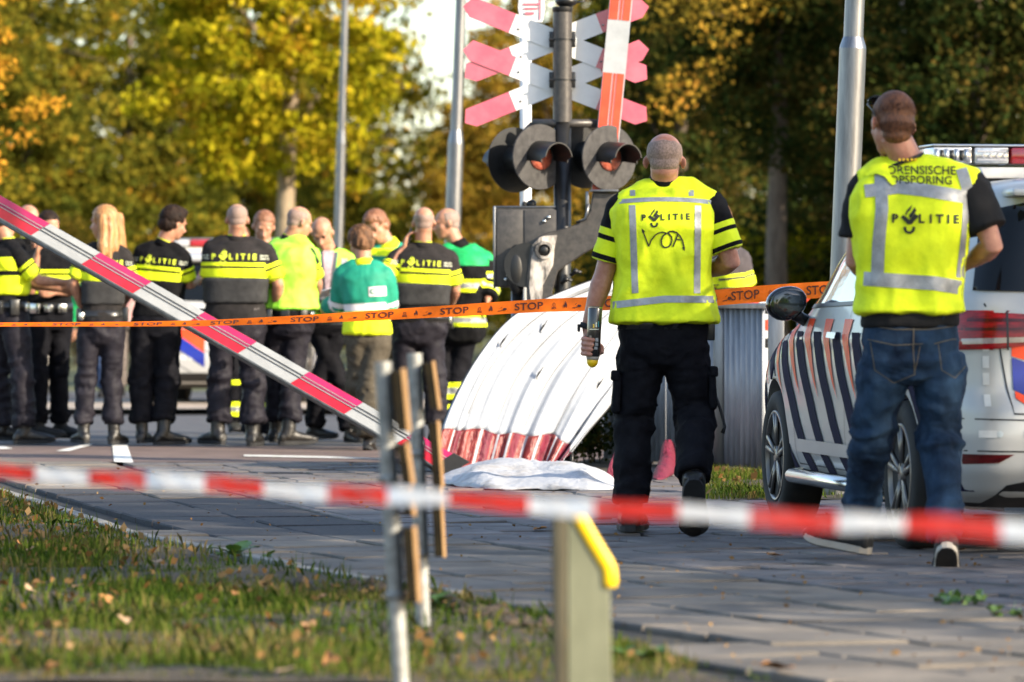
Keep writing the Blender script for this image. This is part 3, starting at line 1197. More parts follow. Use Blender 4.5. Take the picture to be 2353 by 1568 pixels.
# unseen trees added out of view to shade the near ground and the car
shade = tree('unseen_shade_tree', 'unseen tree added out of view to shade the path', 11.5, 17.5, 9, .2,
             [(0, 0, 5.2, 2.6, 2.6, 2.9)], 190, 42, .5, .16, L_olive, 61, limbs=8)
for i, (x, y, s) in enumerate([(11.0, 12.7, 1), (15.5, 16.2, 3), (16.5, 10.0, 4)]):
    copy_tree(shade, (x, y, 0), s * 1.1, 'unseen tree added out of view to shade the path', 'unseen trees added to shade the path')
shade['group'] = 'unseen trees added to shade the path'
for i, (x, y, s) in enumerate([(17.5, 57.0, 1), (20.5, 62.5, 2), (16.0, 52.0, 3), (23, 56, 4), (19, 69, 5), (26, 66, 6.5)]):  # more unseen trees, added to keep sun off the wood on the right
    copy_tree(shade, (x, y, 0), s * 1.3, 'unseen tree added out of view to shade the wood', 'unseen trees added to shade the wood')
# ------------------------------------------------------------------ lamp posts
def lamp_post(label, uv_top, uv_bot, Y, w_low, w_up, v_step, step_h=30, group='galvanised lamp posts'):
    (u0, v0), (u1, v1) = uv_top, uv_bot
    du = (u1 - u0) / (v1 - v0)
    base = P(u0 + du * (CV + CAMH * FPX / Y - v0), CV + CAMH * FPX / Y, Y)
    t = thing('lamp_post', label, 'lamp post', tuple(base), group)
    at = lambda v: P(u0 + du * (v - v0), v, Y)
    bm = nbm()
    r1 = w_low * Y / FPX / 2; r2 = w_up * Y / FPX / 2
    vb = CV + CAMH * FPX / Y
    tube(bm, [at(vb + 4), at((vb + v_step) / 2), at(v_step)], [r1 * 1.04, r1, r1], seg=28)
    smooth_by_angle(emit('lower_tube', bm, galv, parent=t), 40)
    bm = nbm()
    tube(bm, [at(v_step), at(v_step - step_h * .35), at(v_step - step_h)], [r1, r1 * .93, r2], seg=28)
    smooth_by_angle(emit('collar', bm, galv, parent=t), 60)
    bm = nbm()
    top_v = CV - (7.5 - CAMH) * FPX / Y
    tp = at(top_v)
    tube(bm, [at(v_step - step_h), at((v_step + top_v) / 2), tp], [r2, r2 * .85, r2 * .6], seg=24)
    smooth_by_angle(emit('upper_tube', bm, galv, parent=t), 40)
    bm = nbm()
    tube(bm, [tp, tp + Vector((-.35, 0, .18)), tp + Vector((-.9, 0, .2))], [r2 * .5, .03, .03], seg=10)
    emit('bracket', bm, galv, parent=t)
    bm = nbm()
    ell(bm, tp + Vector((-1.15, 0, .2)), WAX, (.36, .13, .06), sub=2)
    emit('luminaire', bm, alu, parent=t)
    return t


lamp_post('slim galvanised lamp post in front of the sunlit maple', (794, 0), (778, 560), 60, 22, 17, 330)
lamp_post('galvanised lamp post beside the crossing signs behind the firefighter', (1059, 0), (1041, 510), 46, 36, 27, 330)
lp3 = lamp_post('thick galvanised lamp post with a stepped collar next to the car windscreen', (1964, 0), (1941, 560), 27.2, 62, 46, 112, 26)
lamp_post('thinnest lamp post, rising behind the head of the man with sunglasses', (2071, 0), (2074, 220), 62, 15, 11, 80, 22)
bm = nbm()
Bv = P(1945, 485, 27.08)
box(bm, P(1932, 490, 27.14), (.012, .03, .02))

# ------------------------------------------------------------------ crossing signal
YS = 32.0
Q = YS / 27.5


def _qs(r):
    if isinstance(r, (list, tuple)):
        return [_qs(x) for x in r]
    return r * Q


def qtube(bm, pts, rads, **kw):
    return tube(bm, pts, _qs(rads), **kw)


def qbox(bm, c, s, **kw):
    return box(bm, c, s, **kw)


kS = .469


def cq(x, y, dy=0.0):
    """crop position -> point at the signal's distance"""
    return P(1045.4 + kS * x, kS * y, YS + dy)


sig_grey = mat('dark_signal_grey', (0.045, 0.042, 0.04), rough=0.42, col2=(0.075, 0.068, 0.062), vs=26, metal=0.25, bump=0.0006, bs=140)
sig_blk = mat('black_signal_paint', (0.010, 0.010, 0.010), rough=0.4, var=.3, vs=20)
disc_m = mat('grey_backboard', (0.045, 0.043, 0.043), rough=0.7, col2=(0.075, 0.072, 0.07), vs=20, metal=0.0, spec=.12, bump=0.0004, bs=200)
sg_wht = mat('white_sign_face', (0.74, 0.74, 0.73), rough=0.35, var=.04, vs=8, coat=.2)
sg_red = mat('faded_red_sign_face', (0.50, 0.08, 0.13), rough=0.3, col2=(0.60, 0.13, 0.18), vs=6, coat=.5)
red_boom = mat('orange_red_reflective', (0.72, 0.055, 0.02), rough=0.4, col2=(0.82, 0.08, 0.03), vs=8, coat=.2)
crim_boom = mat('crimson_reflective', (0.52, 0.008, 0.03), rough=0.35, col2=(0.62, 0.015, 0.05), vs=8, coat=.3)
mag_boom = mat('magenta_reflective', (0.42, 0.012, 0.10), rough=0.35, col2=(0.5, 0.02, 0.13), vs=8, coat=.3)
white_boom = mat('white_reflective', (0.33, 0.345, 0.36), rough=0.4, col2=(0.40, 0.415, 0.43), vs=8, coat=.3)
lens_m = mat('red_signal_lens', (0.30, 0.06, 0.035), rough=0.25, col2=(0.45, 0.13, 0.08), vs=60, coat=.6)
worn = mat('worn_bare_casting', (0.05, 0.047, 0.045), rough=0.5, col2=(0.55, 0.50, 0.45), vs=6, stretch=(2.2, 2.2, .8), bump=0.0015, bs=40, facts=(.40, .58))

sgb = cq(527, 0); sgb.z = 0
sg = thing('level_crossing_signal', 'black crossing signal mast carrying two stacked pairs of red and white crossed boards', 'crossing signal', tuple(sgb))
up = cq(527, 60)
bm = nbm()
qtube(bm, [Vector((sgb.x, YS, -.05)), cq(527, 600)], .048, seg=20)
emit('lower_mast', bm, sig_blk, parent=sg)
bm = nbm()
qtube(bm, [cq(527, 600), cq(527, 60)], .053, seg=24)
smooth_by_angle(emit('upper_mast', bm, sig_grey, parent=sg))
bm = nbm()
qtube(bm, [cq(527, 62), cq(527, 52), cq(527, 36), cq(527, 34)], [.053, .058, .058, .03], seg=24)
smooth_by_angle(emit('mast_cap', bm, sig_blk, parent=sg))
for yy in (195, 393):
    bm = nbm()
    qtube(bm, [cq(527, yy - 4), cq(527, yy + 4)], .056, seg=24)
    box(bm, cq(475, yy, .02), (.035, .05, .102), bev=.003)
    box(bm, cq(577, yy, .02), (.035, .05, .102), bev=.003)
    qtube(bm, [cq(460, yy, -.03), cq(592, yy, -.03)], .006, seg=8)
    smooth_by_angle(emit('clamp', bm, sig_blk, parent=sg))
# bell on top
bm = nbm()
ell(bm, cq(545, 8), WAX, (.072, .07, .04), sub=3)
qtube(bm, [cq(527, 34), cq(530, 12)], .02, seg=10)
qtube(bm, [cq(570, 30), cq(600, 12), cq(640, 6)], .005, seg=6)
emit('bell', bm, sig_blk, parent=sg)


def cross_board(cxp, cyp, slope, dy, name_label=None):
    """one board of a crossbuck, pointed ends, outer thirds red"""
    c = cq(cxp, cyp, dy)
    hw = 445 * kS * YS / FPX
    ang = math.atan(slope)
    Lh = hw / math.cos(ang) + .01
    w = 102 * kS * YS / FPX / 2 * math.cos(ang) * 1.05
    ca, sa = math.cos(ang), math.sin(ang)
    to3 = lambda x, y: Vector((c.x + x * ca - y * sa, c.y, c.z + x * sa + y * ca))
    tip = .064
    red = Lh - .343
    bm = nbm()
    th = Vector((0, .004, 0))
    prism(bm, [(-red, -w), (red, -w), (red, w), (-red, w)], to3, th, 0)
    for s in (-1, 1):
        pts = [(s * red, -w), (s * (Lh - tip), -w), (s * Lh, -w * .25), (s * (Lh - tip * .6), w), (s * red, w)]
        prism(bm, pts if s > 0 else pts[::-1], to3, th, 1)
    # rolled edges and bolt heads
    o = emit('cross_board', bm, [sg_wht, sg_red], parent=sg, smooth=False)
    b2 = nbm()
    for x in (-red + .05, red + .02):
        p = to3(x, -w * .3)
        qtube(b2, [p + Vector((0, -.006, 0)), p], .007, seg=8)
    emit('bolt', b2, galv, parent=o)
    return o


cross_board(495, 200, -.395, .062)
cross_board(495, 197, .385, .070)
cross_board(495, 408, -.385, .062)
cross_board(495, 412, .400, .070)
# cross bar with the lamps
bm = nbm()
qtube(bm, [cq(378, 606, -.01), cq(716, 606, -.01)], .024, seg=14)
qtube(bm, [cq(378, 606, -.01), cq(345, 640, 0), cq(345, 700, .05)], .014, seg=10)
qtube(bm, [cq(716, 606, -.01), cq(706, 640, 0), cq(700, 700, .05)], .014, seg=10)
qtube(bm, [cq(545, 640), cq(545, 680)], .02, seg=10)
emit('lamp_bracket', bm, sig_grey, parent=sg)


def flasher(x, y, yaw, dy, rad=.184 * Q, blank=False):
    """round backboard with a hooded red lamp; yaw: 0 looks at the camera, + turns to the right"""
    a = R(yaw)
    n = Vector((math.sin(a), -math.cos(a), 0))
    s = Vector((math.cos(a), math.sin(a), 0))
    z = Vector((0, 0, 1))
    c = cq(x, y, dy)
    bm = nbm()
    ax = (s, n, z)
    rings = []
    for r, d in ((rad * .25, -.012), (rad, -.010), (rad, -.004), (rad * .985, .0), (rad * .2, .004)):
        rings.append([c + s * (r * math.cos(t)) + z * (r * math.sin(t)) + n * d for t in np.linspace(0, 2 * math.pi, 49)[:-1]])
    loft(bm, rings)
    bmesh.ops.recalc_face_normals(bm, faces=bm.faces[:])
    fl = smooth_by_angle(emit('backboard', bm, disc_m if not blank else sig_blk, parent=sg), 30)
    # lamp body behind
    bm = nbm()
    qtube(bm, [c - n * .012, c - n * .05, c - n * .13, c - n * .15], [.085, .085, .07, .03], side=z, seg=20)
    smooth_by_angle(emit('lamp_housing', bm, sig_blk, parent=fl))
    # lens
    bm = nbm()
    rings = []
    for r, d in ((.075 * Q, .002), (.072 * Q, .014), (.05 * Q, .024), (.02 * Q, .029)):
        rings.append([c + s * (r * math.cos(t)) + z * (r * math.sin(t)) + n * d for t in np.linspace(0, 2 * math.pi, 25)[:-1]])
    loft(bm, rings)
    bmesh.ops.recalc_face_normals(bm, faces=bm.faces[:])
    emit('lens', bm, lens_m, parent=fl)
    # hood: open half tube reaching forward, drooping a little
    bm = nbm()
    outer, inner = [], []
    T = np.linspace(R(-12), R(192), 21)
    for k_, d in enumerate(np.linspace(0, .185 * Q, 6)):
        f = k_ / 5
        dr = -.018 * f
        span = [t for t in T]
        outer.append([c + s * (.092 * Q * math.cos(t)) + z * (.092 * Q * math.sin(t) + dr) + n * (d + (.0 if t > R(0) and t < R(180) else -.05 * f)) for t in span])
        inner.append([c + s * (.087 * Q * math.cos(t)) + z * (.087 * Q * math.sin(t) + dr) + n * (d + (.0 if t > R(0) and t < R(180) else -.05 * f)) for t in span])
    loft(bm, outer, close=False)
    loft(bm, inner, close=False)
    bmesh.ops.recalc_face_normals(bm, faces=bm.faces[:])
    # rim
    va = [bm.verts.new(p) for p in outer[-1]]; vb = [bm.verts.new(p) for p in inner[-1]]
    for i in range(len(va) - 1):
        bm.faces.new((va[i], va[i + 1], vb[i + 1], vb[i]))
    smooth_by_angle(emit('hood', bm, sig_blk, parent=fl), 40)
    return fl


flasher(418, 770, 34, -.10)
flasher(757, 775, 34, -.10)
flasher(290, 785, 215, .12, blank=True)
flasher(640, 765, 200, .16, blank=True)

# grey cabinet on its own foot beside the mast
cb = cq(350, 0); cb.z = 0
cab = thing('signal_cabinet', 'dark grey steel cabinet with small locks hanging beside the barrier drive', 'cabinet', tuple(cb))
cab.location = (cb.x, YS + .1, 0)
bm = nbm()
p0, p1 = cq(196, 1018), cq(506, 1408)
box(bm, ((p0.x + p1.x) / 2, YS + .10, (p0.z + p1.z) / 2), (p1.x - p0.x, .26, p0.z - p1.z), bev=.012)
smooth_by_angle(emit('case', bm, sig_grey, parent=cab), 30)
bm = nbm()
q0, q1 = cq(205, 1030), cq(332, 1402)
box(bm, ((q0.x + q1.x) / 2, YS - .033, (q0.z + q1.z) / 2), (q1.x - q0.x, .012, q0.z - q1.z), bev=.004)
q0, q1 = cq(340, 1030), cq(500, 1402)
smooth_by_angle(emit('door', bm, sig_grey, parent=cab), 30)
bm = nbm()
box(bm, ((q0.x + q1.x) / 2, YS - .033, (q0.z + q1.z) / 2), (q1.x - q0.x, .012, q0.z - q1.z), bev=.004)
smooth_by_angle(emit('door', bm, sig_grey, parent=cab), 30)
for (x, y) in ((460, 1065), (438, 1085), (250, 1370), (262, 1352)):
    bm = nbm()
    qtube(bm, [cq(x, y, -.04), cq(x, y, -.055)], .011, seg=10)
    emit('lock', bm, chrome, parent=cab)
bm = nbm()
box(bm, (p0.x - .004, YS - .01, (p0.z + p1.z) / 2 + .0), (.016, .05, p0.z - p1.z + .02), bev=.004)
box(bm, ((p0.x + p1.x) / 2, YS - .01, p0.z + .004), (p1.x - p0.x, .05, .012), bev=.004)
emit('rain_trim', bm, galv, parent=cab)
bm = nbm()
qtube(bm, [Vector(((p0.x + p1.x) / 2 - .06, YS + .12, -.05)), Vector(((p0.x + p1.x) / 2 - .06, YS + .12, p1.z))], .035, seg=12)
emit('leg', bm, galv, parent=cab)
bm = nbm()
ell(bm, cq(375, 1000, .05), WAX, (.035, .035, .03))
ell(bm, cq(340, 1004, .05), WAX, (.02, .02, .022))
emit('cable_gland', bm, sig_blk, parent=cab)

# second, upright barrier with its drive
ub = cq(430, 0); 
bar = thing('upright_barrier', 'raised orange-red and white barrier arm on a dark bent casting behind the hooded lamp', 'barrier', (ub.x, YS + .02, 0))
arm_pts = [(676, 938), (792, 948), (790, 1000), (700, 1205), (630, 1245), (556, 1295), (505, 1330), (480, 1420), (470, 1500), (372, 1560), (352, 1560), (350, 1350), (372, 1215),
           (400, 1165), (450, 1140), (540, 1120), (604, 1095), (640, 1070), (662, 1030)]
bm = nbm()
prism(bm, arm_pts[::-1], lambda x, y: cq(x, y, -.12), Vector((0, .09, 0)), bev=.008)
smooth_by_angle(emit('casting', bm, sig_grey, parent=bar), 30)
bm = nbm()
wp = [(378, 1200), (420, 1160), (500, 1152), (488, 1215), (480, 1300), (430, 1400), (425, 1480), (372, 1490), (362, 1400)]
prism(bm, wp[::-1], lambda x, y: cq(x, y, -.128), Vector((0, .009, 0)), bev=.003)
smooth_by_angle(emit('worn_cover', bm, worn, parent=bar), 30)
bm = nbm()
for _ in (0,):
    c = cq(437, 1228, 0)
    rings = []
    for r, dd in ((.040, -.126), (.040, -.15), (.058, -.15), (.061, -.126)):
        rings.append([c + Vector((r * math.cos(t), dd, r * math.sin(t))) for t in np.linspace(0, 2 * math.pi, 33)[:-1]])
    loft(bm, rings, caps=False)
smooth_by_angle(emit('hub_ring', bm, worn, parent=bar), 30)
bm = nbm()
c = cq(437, 1228, 0)
qtube(bm, [c + Vector((0, -.140, 0)), c + Vector((0, -.10, 0))], .034, seg=20)
emit('hub', bm, sig_blk, parent=bar)
bm = nbm()
c = cq(350, 1300, -.0)
qtube(bm, [c + Vector((0, -.11, 0)), c + Vector((0, -.02, 0))], [.125, .125], side=(0, 0, 1), seg=32)
ell(bm, cq(300, 1320, -.07), WAX, (.064, .05, .163), sub=3)
smooth_by_angle(emit('counterweight', bm, sig_blk, parent=bar), 35)
bm = nbm()
box(bm, cq(648, 995, -.13), (.02, .02, .15), bev=.003)
box(bm, cq(730, 936, -.11), (.187, .12, .014), bev=.003)
qtube(bm, [cq(598, 1090, -.1), cq(640, 1075, -.15), cq(655, 1000, -.15)], .008, seg=6)
emit('socket', bm, galv, parent=bar)
bm = nbm()
box(bm, Vector((cq(420, 0).x, YS + .02, cq(0, 1650).z / 2)), (.30, .28, cq(0, 1650).z), bev=.01)
qtube(bm, [cq(450, 1540, -.1), cq(450, 1900, -.1)], .03, seg=12)
smooth_by_angle(emit('pedestal', bm, sig_grey, parent=bar), 30)
for (x, y) in ((545, 1370), (590, 1330)):
    bm = nbm()
    qtube(bm, [cq(x - 25, y + 20, -.09), cq(x + 5, y, -.1), cq(x + 30, y + 6, -.1)], .010, seg=6)
    ell(bm, cq(x, y, -.1), WAX, (.02, .02, .018))
    emit('fitting', bm, sig_blk, parent=bar)

# the boom: seen from (822,-) down to (728,935)
btop = Vector((839, -260)); bbot = Vector((724, 938))
d2 = (bbot - btop)
Lpx = d2.length
dirp = d2.normalized(); prp = Vector((-dirp.y, dirp.x))
if prp.x < 0:
    prp = -prp


def boom_strip(name, a, b, w0, w1, m, dy, th=.008, off=0.0):
    q = [btop + dirp * a + prp * w0, btop + dirp * a + prp * w1, btop + dirp * b + prp * w1, btop + dirp * b + prp * w0]
    bm = nbm()
    prism(bm, [(p.x, p.y) for p in q], lambda x, y: cq(x, y, dy), Vector((0, th, 0)))
    return emit(name, bm, m, parent=bar, smooth=False)


boom_strip('boom', 0, Lpx, -56, 56, white_boom, -.062, .05)
a0 = 260
for (s0, s1) in ((0, a0 + 100), (a0 + 360, Lpx)):
    for (w0, w1) in ((-52, -9), (-1, 9), (15, 50)):
        boom_strip('red_panel', s0 / math.cos(.09), s1, w0, w1, red_boom, -.066, .003)
# traffic sign behind the crossed boards
sgn = thing('road_sign', 'white road sign seen past the crossed boards on a white post', 'road sign', (P(1208, 0, 34).x, 34, 0))
bm = nbm()
qtube(bm, [Vector((P(1208, 0, 34).x, 34, -.05)), P(1208, -100, 34)], .034, seg=16)
emit('post', bm, mat('white_post_paint', (0.72, 0.71, 0.68), rough=.45, var=.08), parent=sgn)
bm = nbm()
prism(bm, [(1196, -60), (1246, -60), (1252, 20), (1246, 52), (1196, 52), (1190, 20)], lambda x, y: P(x, y, 33.93), Vector((0, .02, 0)), bev=.004)
emit('panel', bm, sg_wht, parent=sgn, smooth=False)
for (x0, y0, x1, y1) in ((1202, 8, 1240, 12), (1204, 18, 1236, 22), (1206, 28, 1228, 34), (1240, -60, 1243, 46)):
    bm = nbm()
    prism(bm, [(x0, y0), (x1, y0), (x1, y1), (x0, y1)], lambda x, y: P(x, y, 33.92), Vector((0, .004, 0)))
    emit('print', bm, sg_red, parent=sgn, smooth=False)

# ------------------------------------------------------------------ fallen barrier arm
YB = 30.4
fb = thing('fallen_barrier_arm', 'crimson and silver barrier arm slanting down past the officers to the white canopy', 'barrier arm', tuple(P(1060, 1090, YB).xy) + (0,))
A0 = Vector((-420, 206)); A1 = Vector((1072, 1058))          # top edge, upper-left to lower-right
seg_dir = (Vector((833, 924.8)) - Vector((114.6, 514.6))).normalized()
seg_n = Vector((-seg_dir.y, seg_dir.x))                       # towards the underside


def bpt(s, w, dy=0.0):
    q = Vector((114.6, 514.6)) + seg_dir * s + seg_n * w
    return P(q.x, q.y, YB + dy)


def bstrip(name, s0, s1, w0, w1, m, dy, th, skew=0.55, parent=fb, mats=None):
    bm = nbm()
    pts = [(s0 - skew * w0, w0), (s1 - skew * w0, w0), (s1 - skew * w1, w1), (s0 - skew * w1, w1)]
    prism(bm, pts, lambda x, y: bpt(x, y, dy), Vector((0, th, 0)))
    return emit(name, bm, m, parent=parent, smooth=False)


S_ = [-552, -414, -276, -135, 0, 133.5, 269, 409, 547, 686, 828, 966, 1092]
bstrip('boom_core', -560, 1092, 1, 49, galv, .0, .10)
bm = nbm()
tube(bm, [bpt(-560, 51, .03), bpt(1080, 51, .03)], .013, seg=12)
emit('lower_rail', bm, galv, parent=fb)
for i in range(len(S_) - 1):
    white = (i % 2 == 0)
    white = i in (0, 2, 4, 6, 8, 10)
    s0, s1 = S_[i] + .4, S_[i + 1] - .4
    mU = white_boom if white else mag_boom
    mL = white_boom if white else crim_boom
    seg_o = bstrip('sleeve_segment', s0, s1, 0, 44, mL, -.006, .0055)
    bstrip('upper_band', s0, s1, 0.5, 13.5, mU, -.010, .0035, parent=seg_o)
    for w0, w1 in ((14.2, 15.6), (21.5, 23)):
        bstrip('groove', s0, s1, w0, w1, white_boom if not white else sig_grey, -.0105, .004, parent=seg_o)
    if not white:
        bstrip('middle_band', s0, s1, 16, 21, mat('dark_crimson', (0.28, 0.01, 0.07), rough=.4, var=.05), -.0095, .003, parent=seg_o)
    bstrip('bevel_edge', s0, s1, 44, 47.5, galv, -.009, .008, parent=seg_o)
bstrip('end_cap', 1066, 1108, -2, 50, rubber, -.014, .12)
bm = nbm()
o_ = bpt(980, 40, -.02)
ell(bm, bpt(984, 22, -.03), WAX, (.05, .03, .05), sub=2)
emit('end_bracket', bm, galv, parent=fb)

# ------------------------------------------------------------------ white canopy (stretched sheet with battens) and the sheet on the ground
sheet_w = mat('white_canopy_sheet', (0.27, 0.29, 0.315), rough=0.7, col2=(0.34, 0.362, 0.40), vs=3.5, stretch=(1, 1, 2), bump=0.003, bs=16, facts=(.25, .45), detail=6)
sheet_r = mat('brick_red_plastic', (0.11, 0.006, 0.007), rough=0.4, col2=(0.24, 0.035, 0.028), vs=10, stretch=(3, 3, 1), bump=0.012, bs=18)
sheet_c = mat('crimson_plastic', (0.085, 0.002, 0.012), rough=0.6, col2=(0.17, 0.010, 0.035), vs=10, stretch=(3, 3, 1), bump=0.012, bs=18)
ribs = [[(1003, 1020), (1040, 925), (1100, 820), (1180, 728), (1290, 672), (1400, 632)],
        [(1040, 1068), (1075, 950), (1130, 840), (1215, 745), (1310, 685), (1418, 645)],
        [(1110, 1090), (1140, 975), (1190, 860), (1265, 770), (1340, 710), (1428, 665)],
        [(1170, 1090), (1205, 980), (1262, 870), (1325, 790), (1380, 735), (1436, 690)],
        [(1240, 1088), (1270, 1000), (1322, 900), (1372, 825), (1412, 770), (1445, 720)],
        [(1268, 1082), (1318, 1010), (1368, 935), (1410, 880), (1438, 830), (1455, 770)],
        [(1312, 1040), (1352, 990), (1392, 945), (1424, 905), (1448, 870), (1462, 835)]]
RB = np.array(ribs, dtype=float)


def rib_pt(s, t):
    i = min(int(s), 5); f = s - i
    j = min(int(t * 5), 4); g = t * 5 - j

    def cr(a, x):
        return a
    # Catmull-like smoothing along the rib
    def along(k):
        p = RB[k]
        j0, j1, j2, j3 = max(j - 1, 0), j, j + 1, min(j + 2, 5)
        return .5 * ((2 * p[j1]) + (-p[j0] + p[j2]) * g + (2 * p[j0] - 5 * p[j1] + 4 * p[j2] - p[j3]) * g * g + (-p[j0] + 3 * p[j1] - 3 * p[j2] + p[j3]) * g ** 3)
    q = along(i) * (1 - f) + along(i + 1) * f
    return q, f


cnb = GP(1190, 1088)
can = thing('white_canopy', 'white ribbed canopy sheet with a torn red hem, set up beside the fallen barrier tip', 'canopy', (cnb.x, cnb.y, 0))


def canopy_V(s, t, extra=0.0):
    q, f = rib_pt(s, t)
    Y = 30.7 + .30 * (s / 6 - .3) + .75 * t
    Y -= (.045 * math.sin(math.pi * f) ** .8 + .022 * math.sin(s * 7.3 + t * 3) + .012 * math.sin(s * 17 + t * 5)) * (1 - .7 * t)
    Y += extra
    p = P(q[0], q[1], Y)
    return p


NS, NT = 6 * 12, 60


def patch(t0, t1, nt, m_fn, name, mats, th=.004):
    bm = nbm()
    rows = []
    for j in range(nt + 1):
        row = []
        for i in range(NS + 1):
            s = 6 * i / NS
            hem = 0.155 + .018 * math.sin(s * 4.1) + (.03 if s > 5 else 0)
            t = t0(s) + (t1(s) - t0(s)) * j / nt
            p = canopy_V(s, t)
            row.append(p)
        rows.append(row)
    arr = np.array([[list(p) for p in r] for r in rows]).reshape(-1, 3)
    w = vnoise(arr * np.array([5, 5, 2.2]), 9) * .010 + vnoise(arr * np.array([16, 16, 4]), 19) * .003
    arr[:, 1] += w
    vs = [bm.verts.new(p) for p in arr]
    n = NS + 1
    for j in range(nt):
        for i in range(NS):
            a = j * n + i
            f = bm.faces.new((vs[a], vs[a + 1], vs[a + n + 1], vs[a + n]))
            f.material_index = m_fn(6 * (i + .5) / NS, (j + .5) / nt)
    def st(o):
        m = o.modifiers.new('t', 'SOLIDIFY'); m.thickness = th
    me = apply_mods(bm, st)
    return emit(name, me, mats, parent=can)


hem = lambda s: float(np.interp(s, [0, 1, 2, 3, 4, 5, 6], [.085, .145, .17, .165, .20, .17, .01])) + .006 * math.sin(s * 5.1)
patch(lambda s: hem(s), lambda s: 1.0, 54, lambda s, t: 0, 'sheet', [sheet_w])


def hem_mat(s, t):
    f = s - int(s)
    if f > .72 and s < 5:
        return 1
    if .60 < f <= .68 or (s > 2 and .20 < f < .24):
        return 2
    if s > 5:
        return 1
    return 0


patch(lambda s: 0.0, lambda s: hem(s), 16, hem_mat, 'red_hem', [sheet_r, sheet_c, sheet_w])
bm = nbm()
for s in (1.02, 2.02, 3.02, 4.02, 5.0):
    pts = [canopy_V(s, t, -.014) for t in np.linspace(.2, .97, 18)]
    tube(bm, pts, .0018, seg=5)
emit('seam_cord', bm, mat('dark_cord', (0.05, 0.045, 0.04), rough=.8, var=.2), parent=can)
for (s, t) in ((1.5, .62), (3.0, .68), (.6, .5), (2.6, .42), (5.0, .235), (4.6, .52)):
    bm = nbm()
    c = canopy_V(s, t, -.02)
    tube(bm, [c + Vector((.028, 0, .04)), c + Vector((.01, -.008, .012)), c, c + Vector((-.018, -.004, -.03)), c + Vector((-.012, 0, -.05))], [.002, .004, .007, .004, .002], seg=6)
    emit('tie', bm, rubber, parent=can)
# standing frame behind the sheet
bm = nbm()
for s in (0.0, 3.0, 6.0):
    tube(bm, [canopy_V(s, t, .03) for t in np.linspace(0, 1, 14)], .009, seg=8)
tp = canopy_V(3, 1, .03)
tube(bm, [tp, Vector((tp.x + .2, tp.y + .9, 0))], .012, seg=8)
tube(bm, [canopy_V(6, .02, .03), canopy_V(6, .02, .03) * 1.0 - Vector((0, 0, canopy_V(6, .02, .03).z))], .010, seg=8)
emit('frame', bm, sig_blk, parent=can)


def rumple(name, label, cat, outline, Yc, h, m, seed, zscale=1.0, grp=None, m2=None):
    """low crumpled cloth lying on the ground: outline in photograph positions of its footprint"""
    pts = [GP(u, v) for u, v in outline]
    c = sum(pts, Vector()) / len(pts)
    bm = nbm()
    nr, na = 16, 96
    ctr = c
    rows = []
    ang_pts = []
    n = len(pts)
    per = []
    for k in range(na):
        x = k / na * n
        i = int(x) % n
        f = x - int(x)
        p0, p1, p2, p3 = pts[i - 1], pts[i], pts[(i + 1) % n], pts[(i + 2) % n]
        q = .5 * ((2 * p1) + (-p0 + p2) * f + (2 * p0 - 5 * p1 + 4 * p2 - p3) * f * f + (-p0 + 3 * p1 - 3 * p2 + p3) * f ** 3)
        per.append(q)
    arr = []
    for j in range(nr + 1):
        f = j / nr
        for q in per:
            p = ctr.lerp(q, f)
            arr.append((p.x, p.y, h * (1 - f ** 3.0) * 1.0 + .004))
    arr = np.array(arr)
    fr = np.repeat(np.linspace(0, 1, nr + 1), na)
    nn = fold_noise(arr, (3.2, 1.6, 3), seed)
    arr[:, 2] += (nn * .75 * h) * (1 - fr ** 6) + np.abs(vnoise(arr * 14, seed)) * .012
    arr[:, 2] = np.maximum(arr[:, 2], .003)
    vs = [bm.verts.new(p) for p in arr]
    for j in range(nr):
        for k in range(na):
            a, b = j * na + k, j * na + (k + 1) % na
            bm.faces.new((vs[a], vs[b], vs[b + na], vs[a + na]))
    bmesh.ops.remove_doubles(bm, verts=bm.verts[:], dist=1e-5)
    bmesh.ops.recalc_face_normals(bm, faces=bm.faces[:])
    def st(o):
        mm = o.modifiers.new('t', 'SOLIDIFY'); mm.thickness = .006
    me = apply_mods(bm, st)
    o = emit(name, me, m, origin=(ctr.x, ctr.y, 0))
    return tag(o, label, cat, grp)


rumple('ground_sheet', 'crumpled white cloth lying flat on the ground under the red hem of the canopy', 'cloth',
       [(1003, 1106), (1090, 1124), (1240, 1127), (1370, 1129), (1424, 1125), (1415, 1108), (1330, 1095), (1180, 1090), (1060, 1089)], 29.5, .075, mat('soiled_white_cloth', (0.20, 0.18, 0.16), rough=.7, col2=(0.40, 0.41, 0.43), vs=4, bump=.01, bs=22, facts=(.25, .5)), 31)
rumple('red_cloth', 'dark red cloth crumpled on the ground between the legs of the bald officer', 'cloth',
       [(1500, 1102), (1535, 1100), (1560, 1080), (1550, 1066), (1515, 1084)], 30, .12, sheet_c, 37)
# a red corner of cloth standing up beside the ground sheet
bm = nbm()
YY = 29.6
prism(bm, [(1390, 1096), (1402, 1060), (1416, 1032), (1428, 1080), (1425, 1110), (1408, 1104)], lambda x, y: P(x, y, YY + (1110 - y) * .0012), Vector((.006, .05, 0)), bev=.006)
tag(emit('red_flag', bm, sheet_c, smooth=False, origin=(P(1410, 0, YY).x, YY, 0)), 'pointed red plastic flap standing beside the white ground sheet', 'flap')

# ------------------------------------------------------------------ corrugated fence
corr = mat('corrugated_zinc', (0.20, 0.22, 0.25), rough=0.5, metal=0.25, col2=(0.40, 0.42, 0.45), vs=5, stretch=(6, 6, .5), bump=0.0008, bs=60, detail=8)
fpos = P(1600, 0, 32.0)
fence = thing('corrugated_fence', 'grey corrugated metal fence with a flat top rail behind the bald officer', 'fence', (fpos.x, 32.0, 0))


